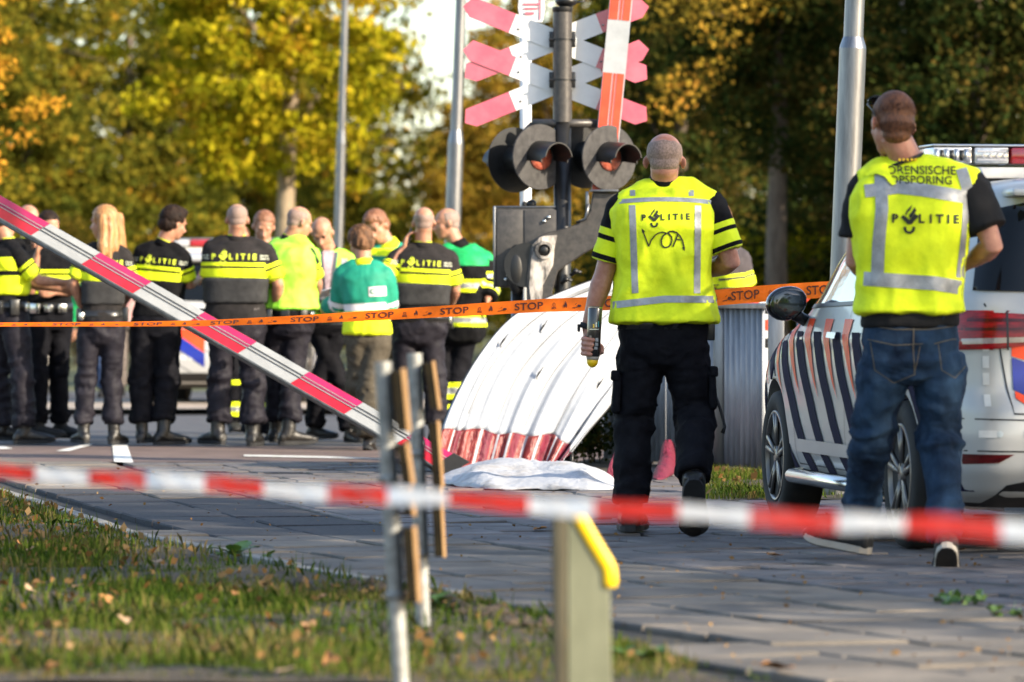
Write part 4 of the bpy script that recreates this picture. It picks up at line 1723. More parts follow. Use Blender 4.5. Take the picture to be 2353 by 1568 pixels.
def corr_panel(u0, u1, Y0, Y1, vtop=703, pitch_px=12.0, amp=.017):
    a, b = P(u0, 0, Y0), P(u1, 0, Y1)
    a.z = b.z = 0
    d = (b - a); Lw = d.length; d.normalize()
    n = Vector((d.y, -d.x, 0))
    k = max(1, round((u1 - u0) / pitch_px))
    steps = k * 8
    bm = nbm()
    lo, hi = [], []
    for i in range(steps + 1):
        x = Lw * i / steps
        ph = 2 * math.pi * k * i / steps
        o = n * (amp * math.copysign(abs(math.cos(ph)) ** .45, math.cos(ph)))
        lo.append(a + d * x + o + Vector((0, 0, .02))); hi.append(a + d * x + o + Vector((0, 0, 1.035)))
    loft(bm, [lo, hi], close=False)
    def st(o):
        mm = o.modifiers.new('t', 'SOLIDIFY'); mm.thickness = .002
    return emit('panel', apply_mods(bm, st), corr, parent=fence)


fl_Y = lambda u: 33.0 - (u - 1390) / 390 * 2.2
for u0, u1 in ((1392, 1462), (1464, 1534), (1536, 1606), (1658, 1757), (1608, 1646)):
    corr_panel(u0, u1, fl_Y(u0), fl_Y(u1))
for u, w in ((1652, .07), (1783, .10)):
    bm = nbm()
    q = P(u, 0, fl_Y(u) - .05)
    box(bm, (q.x, q.y, .53), (w, .05, 1.07), bev=.004)
    smooth_by_angle(emit('post', bm, galv, parent=fence), 30)
bm = nbm()
a, b = P(1385, 0, fl_Y(1385)), P(1800, 0, fl_Y(1800))
dd = (b - a).normalized(); nn = Vector((-dd.y, dd.x, 0))
a.z = b.z = 1.05
rr = Matrix(((dd.x, nn.x, 0), (dd.y, nn.y, 0), (0, 0, 1)))
box(bm, (a + b) / 2, ((b - a).length, .07, .035), rot=rr, bev=.004)
smooth_by_angle(emit('top_rail', bm, galv, parent=fence), 30)

# striped marker post behind the fence and a striped plank
mk = P(1760, 0, 33.5)
t = thing('marker_post', 'slim red and white marker post beyond the end of the corrugated fence', 'marker', (mk.x, 33.5, 0))
for (v0, v1, m_) in ((722, 735, sg_wht), (735, 760, red_boom), (760, 778, sg_wht), (778, 800, sig_blk), (800, 1060, sg_wht)):
    bm = nbm()
    p0, p1 = P(1754, v0, 33.5), P(1766, v1, 33.5)
    box(bm, ((p0.x + p1.x) / 2, 33.5, (p0.z + p1.z) / 2), (p1.x - p0.x, .03, p0.z - p1.z - .001))
    emit('band', bm, m_, parent=t, smooth=False)
mk = P(1730, 0, 33.0)
t = thing('striped_plank', 'red and white striped plank lying along the fence top behind the orange tape', 'barrier plank', (mk.x, 33.0, 0))
for (u0, u1, m_) in ((1655, 1700, sg_wht), (1700, 1742, red_boom), (1742, 1790, sg_wht), (1790, 1850, red_boom)):
    bm = nbm()
    prism(bm, [(u0 + 1, 697), (u1, 697), (u1 + 14, 684), (u0 + 15, 684)], lambda x, y: P(x, y, 33.0), Vector((0, .03, 0)))
    emit('band', bm, m_, parent=t, smooth=False)
for u in (1668, 1838):
    bm = nbm()
    q = P(u, 0, 33.05)
    tube(bm, [Vector((q.x, 33.05, 0)), Vector((q.x, 33.05, 1.07))], .02, seg=8)
    emit('leg', bm, galv, parent=t)

# ------------------------------------------------------------------ tapes
tape_o = film_mat('orange_tape', (0.90, 0.165, 0.003), .2, gl=.03)
tape_txt = mat('dark_tape_print', (0.07, 0.012, 0.002), rough=0.5, var=0)
YT = 25.0
_tv = [(-160, 745.5), (0, 746), (300, 745), (470, 743), (700, 734), (900, 723), (1100, 711), (1250, 702), (1350, 699), (1640, 685), (1740, 676), (1875, 667), (1990, 660)]
_tw = [(-160, 8), (0, 9), (300, 11), (500, 14), (700, 19), (900, 24), (1100, 28), (1250, 30), (1400, 33), (1640, 37), (1800, 38), (1990, 36)]


def tape_at(u, w):
    """w from -1 (lower edge) to 1 (upper edge); the tape is twisted flat at its far end"""
    v = float(np.interp(u, [a for a, _ in _tv], [b for _, b in _tv]))
    h = float(np.interp(u, [a for a, _ in _tw], [b for _, b in _tw]))
    full = 37.0
    dyk = math.sqrt(max(0, full * full - h * h)) / 2 * YT / FPX
    return P(u, v - w * h / 2, YT + .3 - (u / 2000) * .5) + Vector((0, -w * dyk, 0)) * -1.0


otape = thing('orange_stop_tape', 'orange warning tape printed STOP with flame symbols stretched across the scene at waist height', 'barrier tape', tuple(P(1100, 0, YT).xy) + (0,))
bm = nbm()
prev = None
for i in range(241):
    u = -150 + (1985 + 150) * i / 240
    wob = .002 * math.sin(u * .045) + .0015 * math.sin(u * .11)
    cur = [bm.verts.new(tape_at(u, w) + Vector((0, wob, 0))) for w in (-1, -.33, .33, 1)]
    if prev:
        for a in range(3):
            bm.faces.new((prev[a], cur[a], cur[a + 1], prev[a + 1]))
    prev = cur
emit('strip', bm, tape_o, parent=otape)


def on_tape(part, uc, wid, vlo=-1, vhi=1):
    """2D shape (x right, y up; y in -1..1 over tape width, x in px) laid on the tape"""
    bm = nbm()
    vs = []
    for x, y in part[0]:
        p = tape_at(uc + x, y)
        vs.append(bm.verts.new(p + Vector((0, -.0045, 0))))
    for f in part[1]:
        try:
            bm.faces.new([vs[i] for i in f])
        except ValueError:
            pass
    return bm


def flame2d(s=1.0):
    pts = [(-.30, -.5), (-.48, -.1), (-.38, .25), (-.22, .05), (-.10, .55), (.02, .95), (.14, .5), (.25, .65), (.42, .2), (.46, -.2), (.28, -.5), (.12, -.25), (0, -.02), (-.12, -.28)]
    return [(x * s, y * s) for x, y in pts], [tuple(range(len(pts)))]


def skull2d(s=1.0):
    parts = []
    c = [(.34 * math.cos(a), .2 + .34 * math.sin(a)) for a in np.linspace(0, 2 * math.pi, 13)[:-1]]
    parts.append(stroke2d(c, .12, closed=True))
    parts.append(stroke2d([(-.6, -.6), (.6, -.25)], .14))
    parts.append(stroke2d([(-.6, -.25), (.6, -.6)], .14))
    parts.append(poly2d([(-.16, .15), (-.04, .15), (-.04, .28), (-.16, .28)]))
    parts.append(poly2d([(.04, .15), (.16, .15), (.16, .28), (.04, .28)]))
    return xf2d(merge2d(parts), s, s)


def hand2d(s=1.0):
    return xf2d(merge2d([poly2d([(-.1, -.35), (.6, -.45), (1.0, -.2), (.75, .05), (.1, .1)]), stroke2d([(-1.3, -.5), (-.2, -.45)], .12), stroke2d([(-.6, .1), (-.2, .35)], .1)]), s, s)


for uc in (-25, 153, 340, 516, 700, 872, 1044, 1215, 1392, 1560, 1712, 1885):
    k = float(np.interp(uc, [a for a, _ in _tw], [b for _, b in _tw])) / 37
    vs, fs = text_mesh('STOP', 1.0, 1.02, .012)
    part = ([(x * 27, y * 1.55 - .05) for x, y in vs], fs)
    # turned partly away, only the upper part of the word shows at the far end
    emit('word_stop', on_tape(part, uc, 70), tape_txt, parent=otape, smooth=False)
    sy = .75
    for dx, g in ((58, skull2d()), (84, flame2d()), (112, hand2d())):
        g2 = ([(x * 9, y * sy - .1) for x, y in g[0]], g[1])
        emit('symbol', on_tape(g2, uc + dx, 20), tape_txt, parent=otape, smooth=False)

# red and white tape close to the camera
tp_r = film_mat('red_tape_plastic', (0.72, 0.03, 0.02), .4)
tp_w = film_mat('white_tape_plastic', (0.84, 0.85, 0.88), .4)
rt = thing('red_white_tape', 'red and white barrier tape sagging across the whole view close to the camera', 'barrier tape', (0, 9, 0))
bnd = [-230, -50, 80, 203, 335, 470, 605, 752, 890, 1030, 1215, 1365, 1560, 1722, 1925, 2080, 2300, 2440, 2620]


def rt_at(u, w):
    Y = 10.4 - (u / 2353) * 2.9
    v = 1082 + (u / 2353) * 138 + 6 * math.sin(u / 2353 * math.pi)
    v += 3 * math.sin(u * .011)
    hw = .0165
    p = P(u, v, Y)
    tw = .35 + .25 * math.sin(u * .013) + .2 * math.sin(u * .031 + 1)
    p += Vector((0, -math.sin(tw) * hw * w, math.cos(tw) * hw * w))
    return p


for i in range(len(bnd) - 1):
    bm = nbm()
    prev = None
    for u in np.linspace(bnd[i], bnd[i + 1], 13):
        cur = [bm.verts.new(rt_at(u, w) + Vector((0, .006 * math.sin(u * .09 + w * 2), 0))) for w in (-1, -.4, .3, 1)]
        if prev:
            for a in range(3):
                bm.faces.new((prev[a], cur[a], cur[a + 1], prev[a + 1]))
        prev = cur
    emit('red_section' if i % 2 else 'white_section', bm, tp_w if i % 2 == 0 else tp_r, parent=rt)

# ------------------------------------------------------------------ signposts near the camera, edge-on boards
panel_k = mat('black_board_back', (0.006, 0.005, 0.004), rough=0.8, col2=(0.018, 0.014, 0.007), vs=12, spec=.1)
panel_e = mat('ochre_board_edge', (0.32, 0.17, 0.06), rough=0.6, col2=(0.44, 0.26, 0.11), vs=12)


def near_post(label, Y, top, bot, w_px, boards, tilt_y=0):
    (ut, vt), (ub_, vb) = top, bot
    b = P(ub_, vb, Y); b.z = 0
    t = thing('sign_post', label, 'sign post', tuple(b), 'galvanised sign posts near the camera')
    bm = nbm()
    r = w_px * Y / FPX / 2
    vm = [0, .27, .272, .72, .722, 1]
    pts = [P(ut + (ub_ - ut) * f, vt + (vb - vt) * f, Y) for f in (0, .4, .75, 1)]
    tube(bm, pts, r, seg=24)
    smooth_by_angle(emit('tube', bm, galv_old, parent=t), 40)
    for f in (.36, .72):
        bm = nbm()
        p = P(ut + (ub_ - ut) * f, vt + (vb - vt) * f, Y)
        tube(bm, [p + Vector((0, 0, .012)), p - Vector((0, 0, .012))], r * 1.06, seg=24)
        ell(bm, p + Vector((-r * 1.2, -.005, 0)), WAX, (.008, .008, .008), sub=1)
        emit('clamp', bm, galv_old, parent=t)
    for (u0, v0, u1, v1, wd, we) in boards:
        bm = nbm()
        du = u1 - u0
        sl = du
        prism(bm, [(u0, v0), (u0 + wd, v0), (u1 + wd, v1), (u1, v1)], lambda x, y: P(x, y, Y - .10), Vector((0, .12, 0)), mi=0, bev=.002)
        bo = emit('board', bm, panel_k, parent=t, smooth=False)
        bm = nbm()
        prism(bm, [(u0 + wd + .5, v0 - 4), (u0 + wd + we, v0 - 4), (u1 + wd + we, v1 + 2), (u1 + wd + .5, v1 + 2)], lambda x, y: P(x, y, Y - .102), Vector((0, .125, 0)), mi=0, bev=.001)
        emit('face_sheet', bm, panel_e, parent=bo, smooth=False)
    return t


near_post('nearer leaning galvanised post with four black boards seen edge-on', 13.55, (880, 832), (922, 1578), 39,
          [(899, 852, 912, 992, 22, 9), (910, 1022, 924, 1112, 20, 8), (917, 1122, 927, 1185, 20, 8), (924, 1216, 936, 1384, 22, 9)])
near_post('farther galvanised post with two black boards seen edge-on', 15.8, (953, 812), (973, 1452), 34,
          [(973, 834, 988, 940, 18, 7), (984, 972, 995, 1118, 18, 7), (991, 1122, 999, 1280, 18, 7)])

# ------------------------------------------------------------------ green-grey marker bollard with a yellow edge
bol_m = mat('olive_green_metal', (0.13, 0.135, 0.082), rough=0.5, col2=(0.19, 0.195, 0.125), vs=5, stretch=(2, 2, .6), bump=0.0006, bs=120)
bol_d = mat('darker_olive_metal', (0.045, 0.038, 0.022), rough=0.4, col2=(0.10, 0.088, 0.055), vs=5, stretch=(2, 2, .4))
bol_y = mat('yellow_plastic_edge', (0.85, 0.52, 0.0), rough=0.4, col2=(0.9, 0.6, 0.01), vs=6)
Yb = 12.3
bc = P(1340, 0, Yb)
bl = thing('bollard', 'olive metal bollard with a slanting yellow-edged top close to the camera', 'bollard', (bc.x, Yb, 0))
bm = nbm()
prism(bm, [(1304, 1178), (1328, 1176), (1336, 1186), (1398, 1302), (1402, 1352), (1408, 1700), (1304, 1700)], lambda x, y: P(x, y, Yb), Vector((0, .022, 0)), bev=.003)
emit('plate', bm, bol_m, parent=bl, smooth=False)
bm = nbm()
prism(bm, [(1268, 1182), (1303, 1178), (1303, 1700), (1272, 1700)], lambda x, y: P(x, y, Yb - .004), Vector((0, .06, 0)), bev=.008)
smooth_by_angle(emit('side_fold', bm, bol_d, parent=bl), 30)
bm = nbm()
pts = [P(u, v, Yb - .002) for u, v in ((1324, 1180), (1332, 1190), (1362, 1242), (1392, 1292), (1399, 1304), (1402, 1320), (1403, 1344))]
tube(bm, pts, [(.0095, .018)] * 7, side=(0, 1, 0), seg=12, roundcap=True)
emit('yellow_edge', bm, bol_y, parent=bl)

# ------------------------------------------------------------------ leaves, litter, weeds
leafs = [mat('fallen_orange_leaf', (0.26, 0.115, 0.03), rough=.8, col2=(0.38, 0.18, 0.06), vs=20),
         mat('fallen_brown_leaf', (0.20, 0.10, 0.04), rough=.8, col2=(0.33, 0.19, 0.09), vs=20),
         mat('fallen_tan_leaf', (0.26, 0.17, 0.09), rough=.8, col2=(0.38, 0.26, 0.16), vs=20)]


def leaf_bm(seed, size):
    rnd = random.Random(seed)
    bm = nbm()
    pts = []
    n = 12
    for i in range(n):
        a = 2 * math.pi * i / n
        r = size * (.5 + .18 * math.cos(3 * a) + rnd.uniform(-.07, .07))
        pts.append((r * math.cos(a) * 1.15, r * math.sin(a) * .85, size * (.16 * abs(math.sin(a * 1.5 + seed)) + rnd.uniform(0, .10))))
    c = bm.verts.new((0, 0, size * .02))
    vs = [bm.verts.new(p) for p in pts]
    for i in range(n):
        bm.faces.new((c, vs[i], vs[(i + 1) % n]))
    tube(bm, [Vector((0, 0, 0)), Vector((size * .7, size * .05, size * .12)), Vector((size * .95, size * .12, size * .16))], size * .02, seg=4)
    return bm


leaf_me = []
for k in range(6):
    b = leaf_bm(k, 1.0)
    me = bpy.data.meshes.new('fallen_leaf')
    b.to_mesh(me); b.free()
    me.polygons.foreach_set('use_smooth', [True] * len(me.polygons))
    me.materials.append(leafs[k % 3])
    leaf_me.append(me)
spots = [((8, 1652), .055), ((105, 1650), .05), ((80, 1665), .045), ((285, 1655), .05), ((212, 1660), .04), ((130, 1770), .055), ((300, 1695), .05), ((200, 1697), .04),
         ((520, 1780), .065), ((520, 1710), .04), ((870, 1775), .06), ((445, 1590), .06), ((430, 1560), .05), ((85, 1555), .05), ((740, 1655), .06), ((765, 1660), .05),
         ((590, 1668), .045), ((350, 1755), .045), ((660, 1680), .04), ((905, 1690), .05), ((860, 1805), .04), ((50, 1535), .05), ((145, 1890), .06), ((800, 1900), .05),
         ((930, 1870), .07), ((1190, 1700), .05), ((1180, 1795), .05), ((1250, 1660), .04)]
# positions above are photograph pixels of the 2881-wide original except v, converted below
lw = ['beside the frame corner', 'near']
lab_col = ['orange', 'brown', 'pale tan']
for i, ((us, vs_), s) in enumerate(spots):
    u, v = us * .8167 * 1.0, vs_ * .8167
    p = GP(u, v, 0.02)
    o = bpy.data.objects.new('fallen_leaf', leaf_me[i % 6])
    C.objects.link(o)
    o.location = (p.x, p.y, 0.030)
    o.scale = (s * .8,) * 3
    o.rotation_euler = (random.uniform(-.7, .7), random.uniform(-.7, .7), random.uniform(0, 6.28))
    tag(o, f'curled {lab_col[i % 3]} leaf lying in the short grass of the near verge', 'leaf', f'{lab_col[i % 3]} leaves fallen on the near verge')
pv = [((1775, 1280), .05, 0), ((1790, 1545), .11, 0), ((2210, 1268), .04, 1), ((2215, 1512), .035, 1), ((1690, 1330), .035, 1), ((720, 1190), .04, 1), ((230, 1218), .05, 2), ((905, 1232), .05, 1), ((1240, 1220), .06, 0)]
plab = ['small orange leaf on the paving ahead of the bollard', 'crumpled yellow leaf on the near paving slabs', 'brown leaf by the right shoe of the man in jeans', 'brown leaf on the slabs below the tape end',
        'tiny brown leaf beside the kerb line', 'brown leaf on the kerb line behind the sign posts', 'pale leaf on the dark slabs near the verge', 'brown leaf between the sign posts and the canopy', 'orange leaf on the dark tiles near the bollard top']
for i, ((u, v), s, c_) in enumerate(pv):
    p = GP(u, v)
    o = bpy.data.objects.new('fallen_leaf', leaf_me[c_ + 3 * (i % 2)])
    C.objects.link(o)
    o.location = (p.x, p.y, 0.006)
    o.scale = (s, s, s)
    o.rotation_euler = (0.1, 0.1, i * 1.3)
    tag(o, plab[i], 'leaf')
# small litter joined
rs = np.random.RandomState(5)
n = 650
ys = rs.uniform(13.9, 32, n)
xs = np.array([rs.uniform(max(-6, -y * .1046 - .2), gxs(y) + .1) for y in ys])
cc = np.stack([xs, ys, np.full(n, .03)], 1)
me = np_mesh('leaf_litter', leaves_V(cc, 1, .01, .035, rs, droop=-.2), 4)
litter_m = leaf_mat('litter_leaves', [(0.07, 0.035, 0.012), (0.16, 0.085, 0.03), (0.25, 0.15, 0.06), (0.30, 0.21, 0.12)], transl=.2)
o = emit('leaf_litter', me, litter_m, smooth=False, kind='stuff'); o['label'] = 'scattered dry leaves in the verge'
n = 420
ys = rs.uniform(14, 32, n)
xs = np.array([rs.uniform(gxs(y) + .2, min(y * .105, cx(y) + 3)) for y in ys])
cc = np.stack([xs, ys, np.full(n, .008)], 1)
V = leaves_V(cc, 1, .004, .022, rs, droop=0)
V[:, 2] = np.clip(V[:, 2], .004, .02)
o = emit('leaf_litter', np_mesh('leaf_litter', V, 4), litter_m, smooth=False, kind='stuff'); o['label'] = 'small crumbs and leaves strewn over the paving'
n = 260
ys = rs.uniform(26.5, 32.5, n); xs = rs.uniform(1.0, 3.6, n)
cc = np.stack([xs, ys, np.full(n, .03)], 1)
o = emit('leaf_litter', np_mesh('leaf_litter', leaves_V(cc, 1, .01, .05, rs, droop=-.2), 4), litter_m, smooth=False, kind='stuff'); o['label'] = 'dry leaves at the foot of the corrugated fence'
# soil clods along the verge border
clod = nbm()
for i in range(70):
    u, v = (random.uniform(600, 1260), 0)
    Y = random.uniform(15.6, 18.2)
    x = gxs(Y) - abs(random.gauss(.02, .12))
    r = random.uniform(.012, .035)
    vs = ell(clod, (x, Y, r * .6), WAX, (r * random.uniform(.8, 1.5), r * random.uniform(.8, 1.5), r * random.uniform(.6, 1)), sub=1)
    for w in vs:
        w.co += Vector((random.gauss(0, 1), random.gauss(0, 1), random.gauss(0, 1))) * r * .15
o = emit('soil_clods', clod, earth, kind='stuff', smooth=False); o['label'] = 'lumps of dug soil along the border of the verge'

dock_m = mat('dock_leaf_green', (0.05, 0.11, 0.015), rough=.5, col2=(0.09, 0.17, 0.03), vs=14)


def broad_plant(u, v, label, n, ln, seed):
    p = GP(u, v)
    t = thing('broadleaf_weed', label, 'weed', (p.x, p.y, 0))
    rnd = random.Random(seed)
    for i in range(n):
        a = rnd.uniform(0, 6.28); l = ln * rnd.uniform(.7, 1.2)
        el = rnd.uniform(.4, 1.1)
        d = Vector((math.cos(a) * math.cos(el), math.sin(a) * math.cos(el), math.sin(el)))
        s = Vector((-math.sin(a), math.cos(a), 0))
        bm = nbm()
        rows = []
        for f, w in ((0, .06), (.25, .10), (.4, .30), (.6, .36), (.8, .26), (1, .03)):
            c = p + Vector((0, 0, .01)) + d * (l * f) - Vector((0, 0, l * .35 * f * f))
            rows.append([c + s * (w * l), c + Vector((0, 0, -.006)), c - s * (w * l)])
        loft(bm, rows, close=False)
        emit('leaf', bm, dock_m, parent=t)
    return t


broad_plant(540, 1283, 'broad-leaved dock plant at the verge border, tallest of the weeds', 8, .12, 1)
broad_plant(165, 1212, 'low leafy weed beside the first edging stones', 7, .07, 2)
broad_plant(1010, 1398, 'leafy weed at the foot of the farther sign post', 9, .09, 3)
broad_plant(610, 1290, 'small leafy weed just beyond the dock plant', 6, .07, 4)
broad_plant(1500, 1525, 'clump of green weeds at the tip of the verge past the bollard', 10, .08, 6)
broad_plant(1440, 1515, 'small weeds on bare soil right beside the bollard', 8, .07, 8)
# green sprigs dropped on the paving
for (u, v, lab) in ((2200, 1390, 'green leafy sprig dropped on the paving slabs'), (2330, 1418, 'smaller green sprig dropped beyond the first one')):
    p = GP(u, v)
    t = thing('leafy_sprig', lab, 'sprig', (p.x, p.y, 0))
    bm = nbm()
    tube(bm, [p + Vector((-.08, 0, .01)), p + Vector((0, .02, .018)), p + Vector((.09, -.01, .012))], .0025, seg=5)
    emit('twig', bm, bark, parent=t)
    bm = nbm()
    rs2 = np.random.RandomState(int(u))
    k = 40 if u < 2300 else 20
    cc = np.stack([p.x + rs2.uniform(-.08, .09, k), p.y + rs2.randn(k) * .05, np.full(k, .02)], 1)
    emit('leaves', np_mesh('leaves', leaves_V(cc, 1, .01, .04, rs2, droop=-.3), 4), dock_m, parent=t, smooth=False, kind='stuff')
# ------------------------------------------------------------------ police car
car_w = mat('silver_white_car_paint', (0.42, 0.42, 0.41), rough=0.34, metal=0.1, col2=(0.48, 0.48, 0.47), vs=1.5, coat=.35)
car_blue = mat('dark_blue_livery', (0.014, 0.014, 0.040), rough=0.75, var=.1, spec=.08)
car_blue2 = mat('bright_blue_livery', (0.008, 0.02, 0.26), rough=0.4, var=.08, coat=.2)
car_red = mat('orange_red_livery', (0.85, 0.07, 0.015), rough=0.45, var=.08, coat=.1, spec=.3)
glass_d = mat('dark_tinted_glass', (0.005, 0.006, 0.007), rough=0.06, var=0, spec=.3)
glass_s = mat('side_glass', (0.10, 0.12, 0.14), rough=0.03, var=0, spec=1.0, coat=1.0, metal=.0)
tail_m = mat('ruby_tail_lens', (0.14, 0.001, 0.003), rough=0.3, col2=(0.42, 0.004, 0.008), vs=16, stretch=(1, 1, 5), coat=.25, spec=.3)
tail_d = mat('dark_tail_lens', (0.04, 0.001, 0.002), rough=0.3, col2=(0.12, 0.002, 0.003), vs=20, stretch=(1, 1, 5), coat=.25, spec=.3)
tail_w = mat('clear_tail_lens', (0.35, 0.28, 0.26), rough=0.12, var=.2, vs=20, coat=1.0)
trim_b = mat('black_plastic_trim', (0.012, 0.012, 0.013), rough=0.4, var=.2, vs=30)
tyre_m = mat('tyre_rubber', (0.012, 0.012, 0.012), rough=0.8, var=.3, vs=12, bump=.001, bs=90)
rim_m = mat('dark_alloy_rim', (0.11, 0.10, 0.095), rough=0.35, metal=.7, col2=(0.17, 0.155, 0.145), vs=6, coat=.15)
lb_clear = mat('clear_light_bar', (0.40, 0.40, 0.41), rough=0.12, col2=(0.66, 0.66, 0.66), vs=60, coat=1.0, metal=.4)
lb_red = mat('red_light_bar', (0.32, 0.004, 0.008), rough=0.15, col2=(0.5, 0.01, 0.02), vs=50, coat=1.0)
silver = mat('satin_silver_trim', (0.6, 0.6, 0.6), rough=0.28, metal=.9, var=.05)

# ring half-outline by height: (z, f_rear, f_front, half width, corner exponent)
PROF = [(.20, -.66, 3.30, .80), (.26, -.80, 3.46, .865), (.36, -.87, 3.54, .895), (.50, -.885, 3.57, .905), (.62, -.875, 3.57, .905), (.70, -.835, 3.53, .908),
        (.78, -.828, 3.44, .907), (.86, -.825, 3.22, .902), (.92, -.825, 2.95, .895), (.97, -.82, 2.72, .885), (1.00, -.815, 2.60, .875), (1.04, -.81, 2.50, .865), (1.08, -.79, 2.42, .850),
        (1.16, -.765, 2.32, .825), (1.26, -.735, 2.22, .79), (1.36, -.705, 2.04, .75), (1.46, -.675, 1.84, .705), (1.52, -.69, 1.66, .67), (1.56, -.70, 1.45, .62), (1.585, -.62, 1.2, .54), (1.60, -.42, .95, .42), (1.607, -.1, .6, .25)]


def build_car(org, fwd, label):
    """org: ground point under the middle of the rear axle"""
    F_ = Vector(fwd).normalized(); L_ = Vector((-F_.y, F_.x, 0)); Z_ = Vector((0, 0, 1))
    org = Vector(org)
    W = lambda f, l, z: org + F_ * f + L_ * l + Z_ * z
    car = thing('police_car', label, 'car', tuple(org), 'police cars')
    zs = [p[0] for p in PROF]
    zz = []
    for a, b in zip(zs[:-1], zs[1:]):
        k = max(1, int(round((b - a) / .02)))
        zz += [a + (b - a) * i / k for i in range(k)]
    zz.append(zs[-1])
    rings = []
    N = 160
    # smooth profile
    tab = np.array(PROF)
    def prof(z):
        r = [np.interp(z + d, zs, tab[:, c]) for c in (1, 2, 3) for d in (-.012, 0, .012)]
        return sum(r[0:3]) / 3, sum(r[3:6]) / 3, sum(r[6:9]) / 3
    for z in zz:
        fr, ff, w = prof(z)
        ctr = (fr + ff) / 2; hl = (ff - fr) / 2
        e = .20 if z < 1.1 else .26
        ring = []
        for k in range(N):
            t = 2 * math.pi * (k + .5) / N
            c, s = math.cos(t), math.sin(t)
            x = ctr + hl * math.copysign(abs(c) ** e, c)
            y = w * math.copysign(abs(s) ** (.22), s)
            # plan taper towards both ends
            u = (x - ctr) / hl
            y *= 1 - (.05 if u < 0 else .15) * abs(u) ** 5 - .02 * u * u
            # crease along the side
            if .86 < z < .93 and abs(s) > .3:
                y *= 1 + .006 * math.sin((z - .86) / .07 * math.pi)
            ring.append(W(x, y, z))
        rings.append(ring)
    bm = nbm()
    loft(bm, rings)
    bmesh.ops.recalc_face_normals(bm, faces=bm.faces[:])

    def cut(o):
        cm = nbm()
        for fx in (0.0, 2.66):
            for sd_ in (1, -1):
                for (r0, l0, l1) in ((.375, .60, 1.1),):
                    tube(cm, [W(fx, sd_ * l0, .32), W(fx, sd_ * l1, .32)], r0, side=Z_, seg=48)
        bmesh.ops.recalc_face_normals(cm, faces=cm.faces[:])
        me = bpy.data.meshes.new('cut')
        cm.to_mesh(me); cm.free()
        co = bpy.data.objects.new('cut', me)
        C.objects.link(co)
        m = o.modifiers.new('b', 'BOOLEAN'); m.object = co; m.operation = 'DIFFERENCE'; m.solver = 'EXACT'
        return [co]
    me = apply_mods(bm, cut)
    bvh = bvh_of(me)
    # dark inside of the arches and underbody
    me.materials.append(car_w); me.materials.append(trim_b)
    body = emit('body', me, [car_w, trim_b], parent=car)
    for p in body.data.polygons:
        c = p.center + root_loc(car) - org
        f, l, z = c.dot(F_), c.dot(L_), c.z
        for fx in (0, 2.66):
            if math.hypot(f - fx, z - .32) < .374 and (abs(l) > .55):
                p.material_index = 1
        if z < .215:
            p.material_index = 1
    smooth_by_angle(body, 38)

    sideD = lambda part, off=.004, grid=.05: decal(part, bvh, W(0, 0, 0), F_, Z_, L_, off=off, grid=grid, reach=2.0, maxd=4)
    sideR = lambda part, off=.004, grid=.05: decal(part, bvh, W(0, 0, 0), F_, Z_, -L_, off=off, grid=grid, reach=2.0, maxd=4)
    backD = lambda part, off=.004, grid=.05: decal(part, bvh, W(0, 0, 0), L_, Z_, -F_, off=off, grid=grid, reach=3.0, maxd=6)
    frontD = lambda part, off=.004, grid=.05: decal(part, bvh, W(0, 0, 0), L_, Z_, F_, off=off, grid=grid, reach=6.0, maxd=9)
    # glass
    win_f = poly2d([(2.34, 1.06), (2.28, 1.12), (1.72, 1.49), (1.10, 1.53), (1.07, 1.06)])
    win_r = poly2d([(1.00, 1.06), (1.02, 1.53), (.10, 1.53), (.06, 1.06)])
    win_q = poly2d([(-.02, 1.08), (.02, 1.52), (-.40, 1.46), (-.60, 1.12)])
    for dc in (sideD, sideR):
        for k, wpart in enumerate((win_f, win_r, win_q)):
            emit('side_window', dc(wpart, .003), glass_s if k == 0 else glass_d, parent=car)
        emit('window_trim', dc(merge2d([stroke2d([(2.38, 1.04), (1.74, 1.515), (1.1, 1.545), (.0, 1.54), (-.44, 1.475)], .02),
                                         stroke2d([(2.40, 1.045), (-.62, 1.085)], .018),
                                         stroke2d([(2.06, 1.06), (2.0, 1.30)], .03)]), .007), trim_b, parent=car)
        emit('door_gap', dc(merge2d([stroke2d([(2.16, 1.04), (2.20, .8), (2.14, .30)], .006), stroke2d([(1.04, 1.04), (1.04, .30)], .006),
                                      stroke2d([(.20, 1.04), (.30, .75), (.42, .55), (.44, .30)], .006), stroke2d([(2.14, .30), (.44, .30)], .006)]), .002), trim_b, parent=car)
        emit('sill', dc(poly2d([(2.22, .20), (2.22, .275), (.45, .275), (.45, .20)]), .008), trim_b, parent=car)
        b2 = dc(poly2d([(2.08, .36), (2.04, .42), (.62, .42), (.60, .36)]), .012)
        emit('door_moulding', b2, car_w, parent=car)
        # livery: slanting blue stripes, orange-red wedges between them at the top
        for j in range(9):
            f0 = 3.30 - j * .41
            q = lambda z, w: (f0 - .62 * max(0, (.93 - z) / .63) ** 1.15 + w, z)
            ztop = .93 if j > 0 else .84
            pts = [q(z, -.082) for z in np.linspace(.27, ztop, 8)] + [q(z, .082) for z in np.linspace(ztop, .27, 8)]
            emit('blue_stripe', dc(poly2d(pts), .0045, .06), car_blue, parent=car)
            pts = [(q(z, .205 - .085 * (z - .62) / .37)[0], z) for z in np.linspace(.62, .99, 6)] + [(q(z, .205 + .085 * (z - .62) / .37)[0], z) for z in np.linspace(.99, .62, 6)]
            emit('red_wedge', dc(poly2d(pts), .0045, .06), car_red, parent=car)
        for fx in (1.24, .32):
            bmh = dc(poly2d([(fx - .10, .90), (fx + .09, .905), (fx + .09, .93), (fx - .10, .93)]), .03)
            emit('door_handle', bmh, silver, parent=car)
